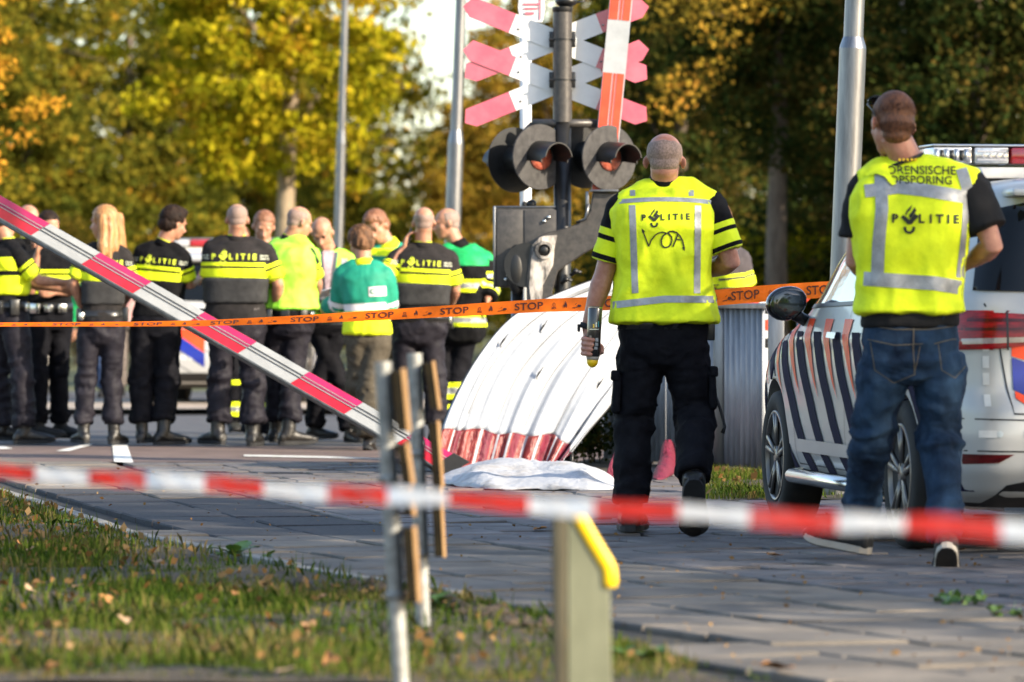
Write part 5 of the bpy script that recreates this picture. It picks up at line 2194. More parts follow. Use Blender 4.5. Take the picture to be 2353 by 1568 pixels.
        emit('fuel_flap', dc(stroke2d([(.0, .78), (.16, .78), (.16, .93), (.0, .93)], .004, closed=True), .003), trim_b, parent=car) if dc is sideR else None
    # rear window, tailgate
    rw = poly2d([(.73, 1.115), (.66, 1.45), (.5, 1.485), (.2, 1.495), (-.2, 1.495), (-.5, 1.485), (-.66, 1.45), (-.73, 1.115), (0, 1.095)])
    emit('rear_window', backD(rw, .009, .02), glass_d, parent=car)
    emit('window_label', backD(poly2d([(.40, 1.43), (-.1, 1.45), (-.1, 1.475), (.42, 1.46)]), .007), mat('grey_print', (.2, .2, .2), var=0), parent=car)
    emit('tailgate_gap', backD(merge2d([stroke2d([(.70, 1.06), (.66, .95), (.62, .70), (.60, .60), (0, .58), (-.60, .60), (-.62, .70), (-.66, .95), (-.70, 1.06)], .007)]), .003), trim_b, parent=car)
    # tail lights: dark glass wrapping the corner
    for s in (1, -1):
        tl = poly2d([(s * .895, .862), (s * .895, 1.03), (s * .62, 1.02), (s * .62, .872)])
        o = emit('tail_light', backD(tl, .010, .03), tail_m, parent=car)
        emit('inner_lens', backD(poly2d([(s * .614, .875), (s * .614, 1.02), (s * .34, 1.005), (s * .44, .90)]), .010, .03), tail_m, parent=o)
        emit('lens_band', backD(poly2d([(s * .87, .885), (s * .87, .91), (s * .46, .922), (s * .5, .90)]), .013, .03), tail_w, parent=o)
        emit('lens_band', backD(poly2d([(s * .87, .945), (s * .87, .958), (s * .42, .96), (s * .42, .948)]), .013, .03), tail_d, parent=o)
        emit('lens_band', backD(poly2d([(s * .87, .985), (s * .87, 1.0), (s * .42, .995), (s * .42, .981)]), .013, .03), tail_d, parent=o)
        emit('lens_gap', backD(stroke2d([(s * .617, .865), (s * .617, 1.03)], .008), .014, .03), trim_b, parent=o)
        tls = poly2d([(-.80, .865), (-.80, 1.03), (-.50, 1.035), (-.44, 1.02), (-.62, .885)])
        emit('side_lens', (sideD if s > 0 else sideR)(tls, .008, .03), tail_m, parent=o)
        emit('reflector', backD(poly2d([(s * .82, .385), (s * .82, .43), (s * .60, .43), (s * .66, .395)]), .006), tail_d, parent=car)
        emit('bumper_crease', backD(stroke2d([(s * .89, .58), (s * .1, .565)], .006), .003), trim_b, parent=car)
        emit('bumper_crease', backD(stroke2d([(s * .88, .445), (s * .36, .44), (s * .24, .37)], .006), .003), trim_b, parent=car)
        emit('parking_sensor', backD(([(s * .66 + .014 * math.cos(a), .515 + .014 * math.sin(a)) for a in np.linspace(0, 6.28, 13)[:-1]], [tuple(range(12))]), .004, 0), silver, parent=car)
        # reflective dashes
        for l0 in (.74, .56, .46, .36, .26):
            emit('reflective_dash', backD(poly2d([(s * l0, .50), (s * l0, .53), (s * (l0 - .07), .53), (s * (l0 - .07), .50)]), .004), mat('pale_reflective_dash', (.62, .62, .60), rough=.4, var=.1), parent=car)
        for z0 in (.86, .79, .72, .63):
            emit('reflective_dash', backD(poly2d([(s * .715, z0), (s * .715, z0 + .05), (s * .69, z0 + .05), (s * .69, z0)]), .004), mat('pale_reflective_dash', (.62, .62, .60)), parent=car)
    # rear livery block: orange-red and blue slanting bands, left half
    emit('orange_band', backD(poly2d([(.60, .92), (.60, .84), (.50, .81), (.1, .84), (.1, .95), (.44, .95)]), .005), car_red, parent=car)
    emit('blue_band', backD(poly2d([(.60, .835), (.595, .70), (.42, .62), (.36, .60), (.10, .42), (.10, .56), (.40, .76), (.5, .80)]), .0055), car_blue2, parent=car)
    emit('orange_band', backD(poly2d([(.59, .695), (.59, .665), (.45, .57), (.36, .535), (.36, .575), (.44, .62)]), .006), car_red, parent=car)
    emit('orange_band', backD(poly2d([(.50, .80), (.38, .755), (.1, .57), (.1, .83)]), .0062), car_red, parent=car)
    emit('blue_band', backD(poly2d([(-.60, .92), (-.60, .70), (-.2, .50), (-.2, .80)]), .0055), car_blue2, parent=car)
    emit('orange_band', backD(poly2d([(.05, .95), (.05, .60), (-.15, .50), (-.15, .92)]), .0055), car_red, parent=car)
    # under-bumper
    emit('diffuser', backD(poly2d([(.70, .20), (.62, .30), (.34, .36), (-.34, .36), (-.62, .30), (-.70, .20)]), .004), trim_b, parent=car)
    # roof spoiler, rails
    bm = nbm()
    rr = Matrix((( L_.x, F_.x, 0), (L_.y, F_.y, 0), (0, 0, 1)))
    box(bm, W(-.70, 0, 1.525), (1.18, .20, .035), rot=rr, bev=.014)
    smooth_by_angle(emit('roof_spoiler', bm, car_w, parent=car), 40)
    for s in (1, -1):
        bm = nbm()
        tube(bm, [W(-.35, s * .60, 1.575), W(-.25, s * .60, 1.63), W(1.1, s * .60, 1.64), W(1.3, s * .59, 1.57)], .014, seg=10)
        emit('roof_rail', bm, silver, parent=car)
    # light bar
    bz0, bz1 = 1.665, 1.745
    bm = nbm()
    box(bm, W(.22, 0, bz0 - .035), (1.44, .26, .05), rot=rr, bev=.01)
    base = smooth_by_angle(emit('light_bar', bm, mat('white_light_bar_base', (.66, .64, .60), rough=.4, var=.05), parent=car), 40)
    bm = nbm()
    box(bm, W(.22, 0, bz0 - .075), (1.1, .16, .04), rot=rr, bev=.006)
    emit('bar_foot', bm, trim_b, parent=base)
    segs = [(.72, .54, lb_clear), (.535, .375, lb_clear), (.37, .0, lb_red), (-.005, -.37, lb_clear), (-.375, -.53, lb_clear), (-.535, -.72, lb_clear)]
    for l0, l1, m_ in segs:
        bm = nbm()
        box(bm, W(.22, (l0 + l1) / 2, (bz0 + bz1) / 2), (abs(l0 - l1) - .006, .26, bz1 - bz0 - .008), rot=rr, bev=.008)
        sgm = smooth_by_angle(emit('lamp_module', bm, m_, parent=base), 40)
    bm = nbm()
    box(bm, W(.22, 0, bz1 + .004), (1.44, .265, .010), rot=rr, bev=.004)
    emit('bar_lid', bm, silver, parent=base)
    for k in range(7):
        bm = nbm()
        box(bm, W(.087, .70 - k * .022, (bz0 + bz1) / 2), (.016, .006, .056 - .01 * (k % 2)), rot=rr)
        emit('reflector_cell', bm, sig_blk if k % 2 else silver, parent=base)
    for k in range(4):
        l = .495 - k * .032
        bm = nbm()
        for a in (1, -1):
            prism(bm, [(0, 0), (.014, .012 * a), (.022, .012 * a), (.008, 0)] if a > 0 else [(0, 0), (.008, 0), (.022, .012 * a), (.014, .012 * a)][::1],
                  lambda x, y, l=l: W(.0865, l + .0 - x + .01, (bz0 + bz1) / 2 + y), F_ * -.003)
        emit('chevron', bm, reflec_w, parent=base, smooth=False)
    for dz in (.018, -.018):
        bm = nbm()
        box(bm, W(.087, .455, (bz0 + bz1) / 2 + dz), (.13, .004, .008), rot=rr)
        emit('light_strip', bm, reflec_w, parent=base, smooth=False)
    # mirror
    for s in (1, -1):
        bm = nbm()
        c = W(2.02, s * .965, 1.06)
        vs = ell(bm, c, (L_, F_, Z_), (.100, .07, .082), sub=3)
        for v in vs:
            q = v.co - c
            if q.dot(F_) < -.03:
                v.co -= F_ * (q.dot(F_) + .03)
            l = q.dot(L_) * s
            v.co += Z_ * (-.02 * (l / .12)) * (1 if l < 0 else .4)
        m_ = emit('door_mirror', bm, mat('gloss_black', (.006, .006, .006), rough=.12, var=0, coat=1.0), parent=car)
        bm = nbm()
        vs = ell(bm, c - F_ * .032, (L_, F_, Z_), (.086, .006, .066), sub=2)
        emit('mirror_glass', bm, mat('mirror_glass', (.03, .035, .03), rough=.05, var=0, metal=.0, coat=1.0), parent=m_)
        bm = nbm()
        tube(bm, [c + Vector((0, 0, -.05)) - L_ * s * .04, W(2.06, s * .90, 1.0), W(2.08, s * .84, .97)], [(.05, .03), (.045, .028), (.05, .03)], side=F_, seg=10)
        emit('mirror_foot', bm, trim_b, parent=m_)
        # side step tube
        bm = nbm()
        tube(bm, [W(.50, s * .84, .25), W(.55, s * .93, .245), W(2.05, s * .93, .245), W(2.12, s * .84, .25)], .034, seg=16)
        emit('side_step', bm, chrome, parent=car)
    # head lights & number plate for other views
    for s in (1, -1):
        emit('headlight', frontD(poly2d([(s * .85, .66), (s * .85, .80), (s * .45, .76), (s * .45, .66)]), .006), lb_clear, parent=car)
    emit('windscreen', frontD(poly2d([(.70, 1.10), (.56, 1.50), (-.56, 1.50), (-.70, 1.10)]), .004), glass_d, parent=car)
    # wheels
    for fx in (0.0, 2.66):
        for s in (1, -1):
            bm = nbm()
            ctr = W(fx, s * .80, .32)
            prf = [(-.10, .21), (-.105, .27), (-.09, .312), (-.05, .322), (.05, .322), (.082, .310), (.098, .27), (.085, .225), (.07, .215)]
            rings = []
            for d, r in prf:
                rings.append([ctr + L_ * (s * d) + F_ * (r * math.cos(t)) + Z_ * (r * math.sin(t)) for t in np.linspace(0, 2 * math.pi, 65)[:-1]])
            loft(bm, rings)
            bmesh.ops.recalc_face_normals(bm, faces=bm.faces[:])
            tyre = smooth_by_angle(emit('wheel', bm, tyre_m, parent=car), 50)
            bm = nbm()
            rings = []
            for d, r in ((.068, .222), (.088, .222), (.09, .208), (.06, .202), (.0, .20)):
                rings.append([ctr + L_ * (s * d) + F_ * (r * math.cos(t)) + Z_ * (r * math.sin(t)) for t in np.linspace(0, 2 * math.pi, 49)[:-1]])
            loft(bm, rings, caps=False)
            tube(bm, [ctr + L_ * (s * .02), ctr + L_ * (s * .082)], .052, seg=20)
            for k in range(5):
                for dk in (-.13, .13):
                    a = 2 * math.pi * k / 5 + .3
                    a2 = a + dk
                    e = F_ * math.cos(a2) + Z_ * math.sin(a2)
                    e0 = F_ * math.cos(a + dk * .4) + Z_ * math.sin(a + dk * .4)
                    tube(bm, [ctr + L_ * (s * .072) + e0 * .035, ctr + L_ * (s * .078) + e * .12, ctr + L_ * (s * .082) + e * .208], [(.019, .012), (.014, .010), (.017, .010)], side=e.cross(L_), seg=8)
            bmesh.ops.recalc_face_normals(bm, faces=bm.faces[:])
            emit('rim', bm, rim_m, parent=tyre)
            bm = nbm()
            tube(bm, [ctr + L_ * (s * .0), ctr + L_ * (s * .03)], .14, side=Z_, seg=32)
            emit('brake_disc', bm, galv_old, parent=tyre)
    return car


car = build_car((2.555, 21.33, 0), (-.150, .989, 0), 'silver-white police car with blue and orange-red stripes parked behind the man in jeans')


def copy_car(src, loc, rz, label):
    r = src.copy(); C.objects.link(r); r.location = loc; r.rotation_euler = (0, 0, rz); r['label'] = label
    for ch in src.children:
        c = ch.copy(); C.objects.link(c); c.parent = r
        for g in ch.children:
            d = g.copy(); C.objects.link(d); d.parent = c
    return r


# the second police car, far behind the officers; only its rear corner shows
copy_car(car, (P(505, 0, 50.2).x, 51.0, 0), R(-12), 'white police car parked across the road, its tail light visible between the officers')
# ------------------------------------------------------------------ people
def pframe(yaw, pitch=0, roll=0):
    a = R(yaw)
    f = Vector((math.sin(a), math.cos(a), 0)); s = Vector((math.cos(a), -math.sin(a), 0)); u = Vector((0, 0, 1))
    p = R(pitch)
    f, u = f * math.cos(p) - u * math.sin(p), u * math.cos(p) + f * math.sin(p)
    r = R(roll)
    s, u = s * math.cos(r) - u * math.sin(r), u * math.cos(r) + s * math.sin(r)
    return s, f, u


class Fig:
    pass


def vol_head(bm, c, ax, k=1.0, ears=True):
    s, f, u = ax
    q = lambda x, y, z: c + s * (x * k) + f * (y * k) + u * (z * k)
    E = lambda x, y, z, a, b, d, sub=3: ell(bm, q(x, y, z), ax, (a * k, b * k, d * k), sub=sub)
    E(0, -.012, .036, .077, .096, .083)
    E(0, .022, -.028, .063, .072, .078)
    E(0, .040, -.080, .044, .046, .034)
    E(0, .066, -.100, .022, .020, .017)
    E(.042, .046, -.022, .022, .026, .026); E(-.042, .046, -.022, .022, .026, .026)     # cheeks
    E(.03, .078, .026, .024, .012, .010); E(-.03, .078, .026, .024, .012, .010)          # brow
    E(0, .088, -.062, .024, .014, .013)                                                  # lips
    tube(bm, [q(0, .080, .020), q(0, .096, -.010), q(0, .112, -.030)], [.009 * k, .011 * k, .013 * k], seg=10, roundcap=True)
    E(.012, .098, -.034, .010, .010, .008); E(-.012, .098, -.034, .010, .010, .008)
    if ears:
        for sg_ in (1, -1):
            vs = E(sg_ * .080, -.008, -.008, .010, .019, .031, 2)
            for v in vs:
                d = (v.co - q(sg_ * .080, -.008, -.008))
                v.co += s * (sg_ * max(0, -d.dot(f)) * .7)
    # neck
    E(0, -.035, -.045, .058, .05, .05)


def hand_vol(bm, wrist, d, palm_n, thumb_s, k=1.0, curl=.5, spread=.0, grip=False):
    """d: pointing direction, palm_n: direction the palm faces, thumb_s: +1/-1 thumb side along d x palm_n"""
    d = d.normalized(); pn = (palm_n - d * palm_n.dot(d)).normalized(); w = d.cross(pn) * thumb_s
    pts = [wrist - d * .015 * k, wrist + d * .02 * k, wrist + d * .06 * k, wrist + d * .088 * k]
    tube(bm, pts, [(.024 * k, .018 * k), (.032 * k, .017 * k), (.041 * k, .015 * k), (.040 * k, .012 * k)], side=w, seg=14, power=2.6)
    lens = (.072, .080, .075, .060)
    for i, L0 in enumerate(lens):
        off = (.030 - .0205 * i) * k
        p = wrist + d * .084 * k + w * off
        dirv = (d + w * (.10 * (1.5 - i) * spread)).normalized()
        r = (.0095 - .0006 * i) * k
        P_ = [p - d * .012 * k, p]
        ang = 0
        for j, fr in enumerate((.44, .30, .26)):
            ang += curl * (1.0 if j else .8)
            dv = dirv * math.cos(ang) + pn * math.sin(ang)
            P_.append(P_[-1] + dv * (L0 * fr * k))
        tube(bm, P_, [r * 1.05, r * 1.05, r, r * .93, r * .82], seg=8, roundcap=True)
    # thumb
    b = wrist + d * .022 * k + w * .026 * k
    t1 = b + (d * .55 + w * .75 + pn * .15).normalized() * .036 * k
    t2 = t1 + (d * .85 + w * .30 + pn * (.35 + curl * .3)).normalized() * .030 * k
    t3 = t2 + (d * .85 + w * (.1 - curl * .2) + pn * (.35 + curl * .5)).normalized() * .024 * k
    tube(bm, [b, t1, t2, t3], [.014 * k, .012 * k, .0105 * k, .009 * k], seg=8, roundcap=True)


TS = [(-.02, .07, .075), (.0, .125, .10), (.07, .168, .118), (.17, .180, .125), (.28, .172, .118), (.40, .158, .106), (.52, .160, .108), (.66, .178, .118), (.78, .192, .122),
      (.87, .190, .110), (.925, .165, .092), (.965, .112, .075), (1.0, .066, .062)]


def torso(bm, F, s0, s1, grow=0.0, bx=None, flare=0.0, seg=28, k=None, power=2.5, ext=None, front=0.0):
    """stack of rounded sections between the crotch (0) and the base of the neck (1)"""
    k = k or F.k
    S = [r[0] for r in TS]
    ss = sorted({s0, s1} | {r[0] for r in TS if s0 < r[0] < s1})
    rings = []
    for s in ss:
        a = float(np.interp(s, S, [r[1] for r in TS])) * k * F.wid + grow
        b = float(np.interp(s, S, [r[2] for r in TS])) * k * F.dep + grow
        if bx:
            a = max(a, bx * k) if s < .9 else a
        if flare and s < .5:
            a += flare * (.5 - s) / .5; b += flare * (.5 - s) / .5
        c = F.pel.lerp(F.neck, s) + F.belly_f * (math.sin(max(0, min(1, (s - .1) / .6)) * math.pi))
        t = min(1, max(0, (s - .45) / .35))
        sd = (F.hs * (1 - t) + F.ts * t).normalized()
        fd = F.up.cross(sd).normalized()
        ring = []
        for i in range(seg):
            th = 2 * math.pi * i / seg
            cc, q = math.cos(th), math.sin(th)
            e = 2 / power
            ring.append(c + sd * (a * math.copysign(abs(cc) ** e, cc)) + fd * (b * math.copysign(abs(q) ** e, q)))
        rings.append(ring)
    # rounded closing rings
    def shrunk(ring, f, dz):
        c = sum(ring, Vector()) / len(ring)
        return [c + (p - c) * f + F.up * dz for p in ring]
    rings = [shrunk(rings[0], .8, -.006)] + rings + [shrunk(rings[-1], .8, .006)]
    loft(bm, rings)


def displace(me, F, amp, scale, seed, where=None, drift=(0, 0, 0)):
    a = me_np(me); n = me_normals(me)
    base = np.array(F.base)
    d = fold_noise(a - base + seed * 3.7, scale, seed)
    if where is not None:
        d = d * where(a)
    me_set(me, a + n * (d * amp)[:, None])


def paint(me, rules, cuts):
    """cuts: (point, normal, keep predicate) planes to slice along; rules: ordered (predicate(np centres)->mask, index)"""
    bm = nbm()
    bm.from_mesh(me)
    for co, no, pred in cuts:
        if pred is None:
            g = bm.verts[:] + bm.edges[:] + bm.faces[:]
        else:
            fs = [f for f in bm.faces if pred(f.calc_center_median())]
            es = {e for f in fs for e in f.edges}; vs = {v for f in fs for v in f.verts}
            g = list(vs) + list(es) + fs
        bmesh.ops.bisect_plane(bm, geom=g, plane_co=co, plane_no=no, dist=1e-6)
    bm.to_mesh(me); bm.free()
    me.update()
    n = len(me.polygons)
    c = np.empty(n * 3); me.polygons.foreach_get('center', c); c = c.reshape(-1, 3)
    mi = np.zeros(n, dtype=np.int32)
    for f, i in rules:
        mi[f(c)] = i
    me.polygons.foreach_set('material_index', mi)


def vecnp(v):
    return np.array([v.x, v.y, v.z])


def person(label, Y, J, yaw=0, head=(0, 0, 0), k=1.0, wid=1.0, dep=1.0, near=False, belly=0.0, skin_m=None, group=None, tyaw=None,
           hand_l=None, hand_r=None, bald=False, kh=1.0, hyaw=None):
    """J: joints as photograph positions (u, v, dy): head, neck, sL sR eL eR wL wR, pel, hL hR kL kR aL aR, fL fR=(azimuth, heel lift deg)"""
    F = Fig()
    F.Y = Y; F.k = k; F.wid = wid; F.dep = dep; F.near = near; F.J = J
    g = lambda n: P(J[n][0], J[n][1], Y) + Vector((0, J[n][2] if len(J[n]) > 2 else 0, 0))
    for n in ('head', 'neck', 'sL', 'sR', 'eL', 'eR', 'wL', 'wR', 'pel', 'hL', 'hR', 'kL', 'kR', 'aL', 'aR'):
        setattr(F, n, g(n))
    F.hs, F.hf, _ = pframe(yaw)
    F.ts, F.tf, _ = pframe(yaw if tyaw is None else tyaw)
    F.up = (F.neck - F.pel).normalized()
    F.tf = F.up.cross(F.ts).normalized(); F.ts = F.tf.cross(F.up).normalized()
    F.belly_f = F.tf * belly
    F.hax = pframe(*head)
    F.base = Vector(((F.aL.x + F.aR.x) / 2, Y, 0))
    F.root = thing('person', label, 'person', tuple(F.base), group)
    F.kh = kh
    # image-left limb is the anatomical left when facing away
    vx = .006 if near else .0095
    bm = nbm()
    vol_head(bm, F.head, F.hax, kh)
    hs, hf, hu = F.hax
    tube(bm, [F.head + hu * (-.045 * kh) + hf * (-.018 * kh), F.neck + F.up * .02, F.neck - F.up * .04], [.060 * kh, .063 * k, .074 * k], seg=16)
    torso(bm, F, 0, 1.0, grow=-.012, seg=20)
    for sd_ in 'LR':
        s_, e_, w_ = getattr(F, 's' + sd_), getattr(F, 'e' + sd_), getattr(F, 'w' + sd_)
        bn = J.get('arm', 1.0)
        tube(bm, [s_, s_.lerp(e_, .35), s_.lerp(e_, .8), e_, e_.lerp(w_, .22), e_.lerp(w_, .6), w_],
             [.054 * k * bn, .050 * k * bn, .042 * k * bn, .040 * k * bn, .044 * k * bn, .035 * k * bn, (.028 * k, .024 * k)], seg=14, roundcap=True)
        tube(bm, [F.neck - F.up * .035, F.neck.lerp(s_, .6) + F.up * .012, s_], [.055 * k, .05 * k, .052 * k], seg=12)
        h_, kn, an = getattr(F, 'h' + sd_), getattr(F, 'k' + sd_), getattr(F, 'a' + sd_)
        tube(bm, [h_, h_.lerp(kn, .5), kn, kn.lerp(an, .3), an], [.082 * k, .07 * k, .050 * k, .052 * k, .036 * k], seg=12, roundcap=True)
        hp = hand_l if sd_ == 'L' else hand_r
        if hp != 'none':
            d = (w_ - e_).normalized()
            pn = Vector((1 if sd_ == 'L' else -1, 0, 0)); curl = .55; ts = 1; dd = d
            if isinstance(hp, dict):
                pn = Vector(hp.get('palm', pn)); curl = hp.get('curl', curl); dd = Vector(hp.get('dir', d)); ts = hp.get('ts', 1)
            hand_vol(bm, w_, dd, pn, ts * (1 if sd_ == 'L' else -1), k, curl)
    me = solid(bm, vx, 3 if near else 2, None if near else .45)
    F.skin_m = skin_m or skin
    F.body = emit('body', me, F.skin_m, parent=F.root)
    # eyes and brows as small parts
    if J.get('face'):
        for sg_ in (1, -1):
            b = nbm()
            ell(b, F.head + hs * (.031 * sg_ * kh) + hf * (.083 * kh) + hu * (.006 * kh), F.hax, (.012 * kh, .006 * kh, .006 * kh), sub=2)
            emit('eye', b, mat('dark_eye', (.02, .015, .012), rough=.15, var=0, coat=1), parent=F.root)
            b = nbm()
            tube(b, [F.head + hs * (.016 * sg_ * kh) + hf * (.094 * kh) + hu * (.026 * kh), F.head + hs * (.046 * sg_ * kh) + hf * (.086 * kh) + hu * (.028 * kh)], .0045, seg=6)
            emit('eyebrow', b, hair_brown, parent=F.root)
        b = nbm()
        tube(b, [F.head + hs * (-.022 * kh) + hf * (.0985 * kh) + hu * (-.063 * kh), F.head + hf * (.104 * kh) + hu * (-.062 * kh), F.head + hs * (.022 * kh) + hf * (.0985 * kh) + hu * (-.063 * kh)], [.002, .0035, .002], seg=6)
        emit('mouth', b, mat('lip_colour', (.25, .08, .06), rough=.4, var=.1), parent=F.root)
    return F


def legs_vol(bm, F, thigh=.092, knee=.070, shin=.068, hem=.072, hem_t=.90, grow=0):
    k = F.k
    for sd_ in 'LR':
        h_, kn, an = getattr(F, 'h' + sd_), getattr(F, 'k' + sd_), getattr(F, 'a' + sd_)
        e = kn.lerp(an, hem_t)
        tube(bm, [h_ + F.up * .03, h_.lerp(kn, .2), h_.lerp(kn, .6), kn, kn.lerp(e, .35), kn.lerp(e, .8), e],
             [(thigh * k * .95, thigh * k), (thigh * k * .98, thigh * k * 1.08), (thigh * k * .80, thigh * k * .93), (knee * k, knee * k * 1.05), (shin * k, shin * k * 1.1), (hem * k * .96, hem * k), (hem * k, hem * k)],
             side=F.hs, seg=20)


def trousers(F, m, amp=.007, seed=1, bands=None, top=.36, hem_t=.92, name='trousers', pockets=True, **kw):
    bm = nbm()
    torso(bm, F, -.02, top, grow=.008, seg=28)
    legs_vol(bm, F, hem_t=hem_t, **kw)
    me = solid(bm, .0085 if F.near else .0125, 3)
    if F.near:
        a = me_np(me)
    def where(a):
        # stronger near knees, seat and hems
        z = a[:, 2]
        kz = (F.kL.z + F.kR.z) / 2; az = (F.aL.z + F.aR.z) / 2; hz = (F.hL.z + F.hR.z) / 2
        return .55 + .8 * np.exp(-((z - kz) / .10) ** 2) + 1.0 * np.exp(-((z - az - .08) / .09) ** 2) + .35 * np.exp(-((z - hz + .03) / .08) ** 2)
    displace(me, F, amp * 1.5, (7, 7, 13), seed, where)
    displace(me, F, amp * .6, (18, 18, 30), seed + 5, where)
    mats = [m]
    if bands:
        cuts, rules = [], []
        for z0, z1, bm_ in bands:
            cuts += [(Vector((0, 0, z0)), Vector((0, 0, 1)), None), (Vector((0, 0, z1)), Vector((0, 0, 1)), None)]
            mats.append(bm_)
            rules.append(((lambda c, z0=z0, z1=z1: (c[:, 2] > z0) & (c[:, 2] < z1)), len(mats) - 1))
        paint(me, rules, cuts)
    o = emit(name, me, mats, parent=F.root)
    F.trou = me
    return o


def top_garment(F, name, m, s0=.1, s1=.985, grow=.014, sleeve=None, sgrow=.016, bands=(), sbands=(), amp=.005, seed=3, flare=0.0, bx=None, scale=(7, 7, 9), collar=None, hem=None,
                paint_extra=None, power=2.5, shoulder=True, smooth=3, spow=2.0):
    """bands: (below0, below1, material) measured down from the base of the neck along the spine, metres
       sleeve: 0..1 upper arm, 1..2 forearm; sbands: (t0, t1, material) on the sleeves"""
    k = F.k
    bm = nbm()
    torso(bm, F, s0, s1, grow=grow, flare=flare, bx=bx, power=power)
    for sd_ in 'LR':
        s_, e_, w_ = getattr(F, 's' + sd_), getattr(F, 'e' + sd_), getattr(F, 'w' + sd_)
        if shoulder:
            tube(bm, [F.neck - F.up * .03, F.neck.lerp(s_, .55) + F.up * .012, s_ + F.up * .002], [.062 * k + grow * .6, .055 * k + grow * .6, .055 * k + grow * .5], seg=14)
        if sleeve:
            pts = [s_]; rr = [.060 * k + sgrow * .7]
            if sleeve <= 1:
                pts += [s_.lerp(e_, sleeve * .5), s_.lerp(e_, sleeve)]
                rr += [.058 * k + sgrow * .9, .054 * k + sgrow * 1.1]
            else:
                f = sleeve - 1
                pts += [s_.lerp(e_, .5), e_, e_.lerp(w_, f * .5), e_.lerp(w_, f)]
                rr += [.054 * k + sgrow * .9, .050 * k + sgrow, .044 * k + sgrow, .034 * k + sgrow]
            tube(bm, pts, rr, seg=18, roundcap=False)
            ell(bm, s_, WAX, (.060 * k + sgrow * .6,) * 3, sub=2)
    me = solid(bm, .0085 if F.near else .012, smooth)
    displace(me, F, amp, scale, seed)
    displace(me, F, amp * (.7 if F.near else .5), tuple(x * 2.3 for x in scale), seed + 5)
    mats = [m]
    cuts, rules = [], []
    upn = vecnp(F.up); nk = vecnp(F.neck)
    def idx(mm):
        if mm not in mats:
            mats.append(mm)
        return mats.index(mm)
    for b0, b1, bm_ in bands:
        cuts += [(F.neck - F.up * b0, F.up, None), (F.neck - F.up * b1, F.up, None)]
        rules.append(((lambda c, b0=b0, b1=b1: ((nk - c) @ upn > b0) & ((nk - c) @ upn < b1)), idx(bm_)))
    for sd_ in 'LR':
        s_, e_, w_ = getattr(F, 's' + sd_), getattr(F, 'e' + sd_), getattr(F, 'w' + sd_)
        if not sleeve:
            continue
        for seg_i, (a, b) in enumerate(((s_, e_), (e_, w_))):
            if seg_i == 1 and sleeve <= 1:
                continue
            d = (b - a); Ln = d.length; d = d.normalized()
            an, dn = vecnp(a), vecnp(d)
            ts = vecnp(F.ts); sgn = 1 if sd_ == 'R' else -1
            half = (.150 * k * F.wid)
            rad = .088 * k + sgrow
            facing = 1 if F.ts.x * sgn * ((s_.x - F.neck.x) or 1) > 0 else 1

            def on(c, an=an, dn=dn, Ln=Ln, rad=rad, seg_i=seg_i, s_=s_):
                r = c - an
                t = (r @ dn) / Ln
                perp = np.linalg.norm(r - np.outer(r @ dn, dn), axis=1)
                # beyond the torso side, towards this arm
                sh = vecnp(s_) - nk
                sh = sh - upn * (sh @ upn)
                shn = sh / (np.linalg.norm(sh) + 1e-9)
                lat = (c - nk) @ shn
                near_arm = perp < rad
                if seg_i == 0:
                    lim = np.linalg.norm(sh) - .030 * k
                    near_arm &= (lat > lim) | (t > .75)
                return t, near_arm & (t > -.25) & (t < 1.12)
            def pred(v, on=on):
                return bool(on(np.array([[v.x, v.y, v.z]]))[1][0])
            # base colour on the sleeve overrides torso bands
            rules.append(((lambda c, on=on: on(c)[1] & (on(c)[0] > .12)), 0))
            for t0, t1, bm_ in sbands:
                lo, hi = t0 - seg_i, t1 - seg_i
                if hi <= 0 or lo >= 1.1:
                    continue
                # one array test instead of a per-face call
                cuts += [(a + d * (lo * Ln), d, on), (a + d * (hi * Ln), d, on)]
                rules.append(((lambda c, on=on, lo=lo, hi=hi: (lambda r: r[1] & (r[0] > lo) & (r[0] < hi))(on(c))), idx(bm_)))
    if paint_extra:
        ec, er = paint_extra(F, idx)
        cuts += ec; rules += er
    if rules:
        bmx = nbm(); bmx.from_mesh(me)
        for co, no, pred in cuts:
            if pred is None:
                gsel = bmx.verts[:] + bmx.edges[:] + bmx.faces[:]
            else:
                bmx.faces.ensure_lookup_table()
                cen = np.array([f.calc_center_median()[:] for f in bmx.faces])
                msk = pred(cen)[1]
                fs = [bmx.faces[i] for i in np.nonzero(msk)[0]]
                gsel = list({v for f in fs for v in f.verts}) + list({e for f in fs for e in f.edges}) + fs
            if gsel:
                bmesh.ops.bisect_plane(bmx, geom=gsel, plane_co=co, plane_no=no, dist=1e-6)
        bmx.to_mesh(me); bmx.free(); me.update()
        n = len(me.polygons)
        c = np.empty(n * 3); me.polygons.foreach_get('center', c); c = c.reshape(-1, 3)
        mi = np.zeros(n, dtype=np.int32)
        for f, i in rules:
            mi[f(c)] = i
        me.polygons.foreach_set('material_index', mi)
    bv = bvh_of(me)
    o = emit(name, me, mats, parent=F.root)
    return o, bv


def on_back(F, bv, part, m, name, org=None, off=.004, grid=.03, parent=None, front=False):
    """2D drawing in metres: x to the wearer's right as seen from behind, y up, origin = base of the neck"""
    n = -F.tf if not front else F.tf
    ax = F.ts if not front else -F.ts
    b = decal(part, bv, org or F.neck, ax, F.up, n, off=off, grid=grid, reach=.7, maxd=.8)
    return emit(name, b, m, parent=parent or F.root)


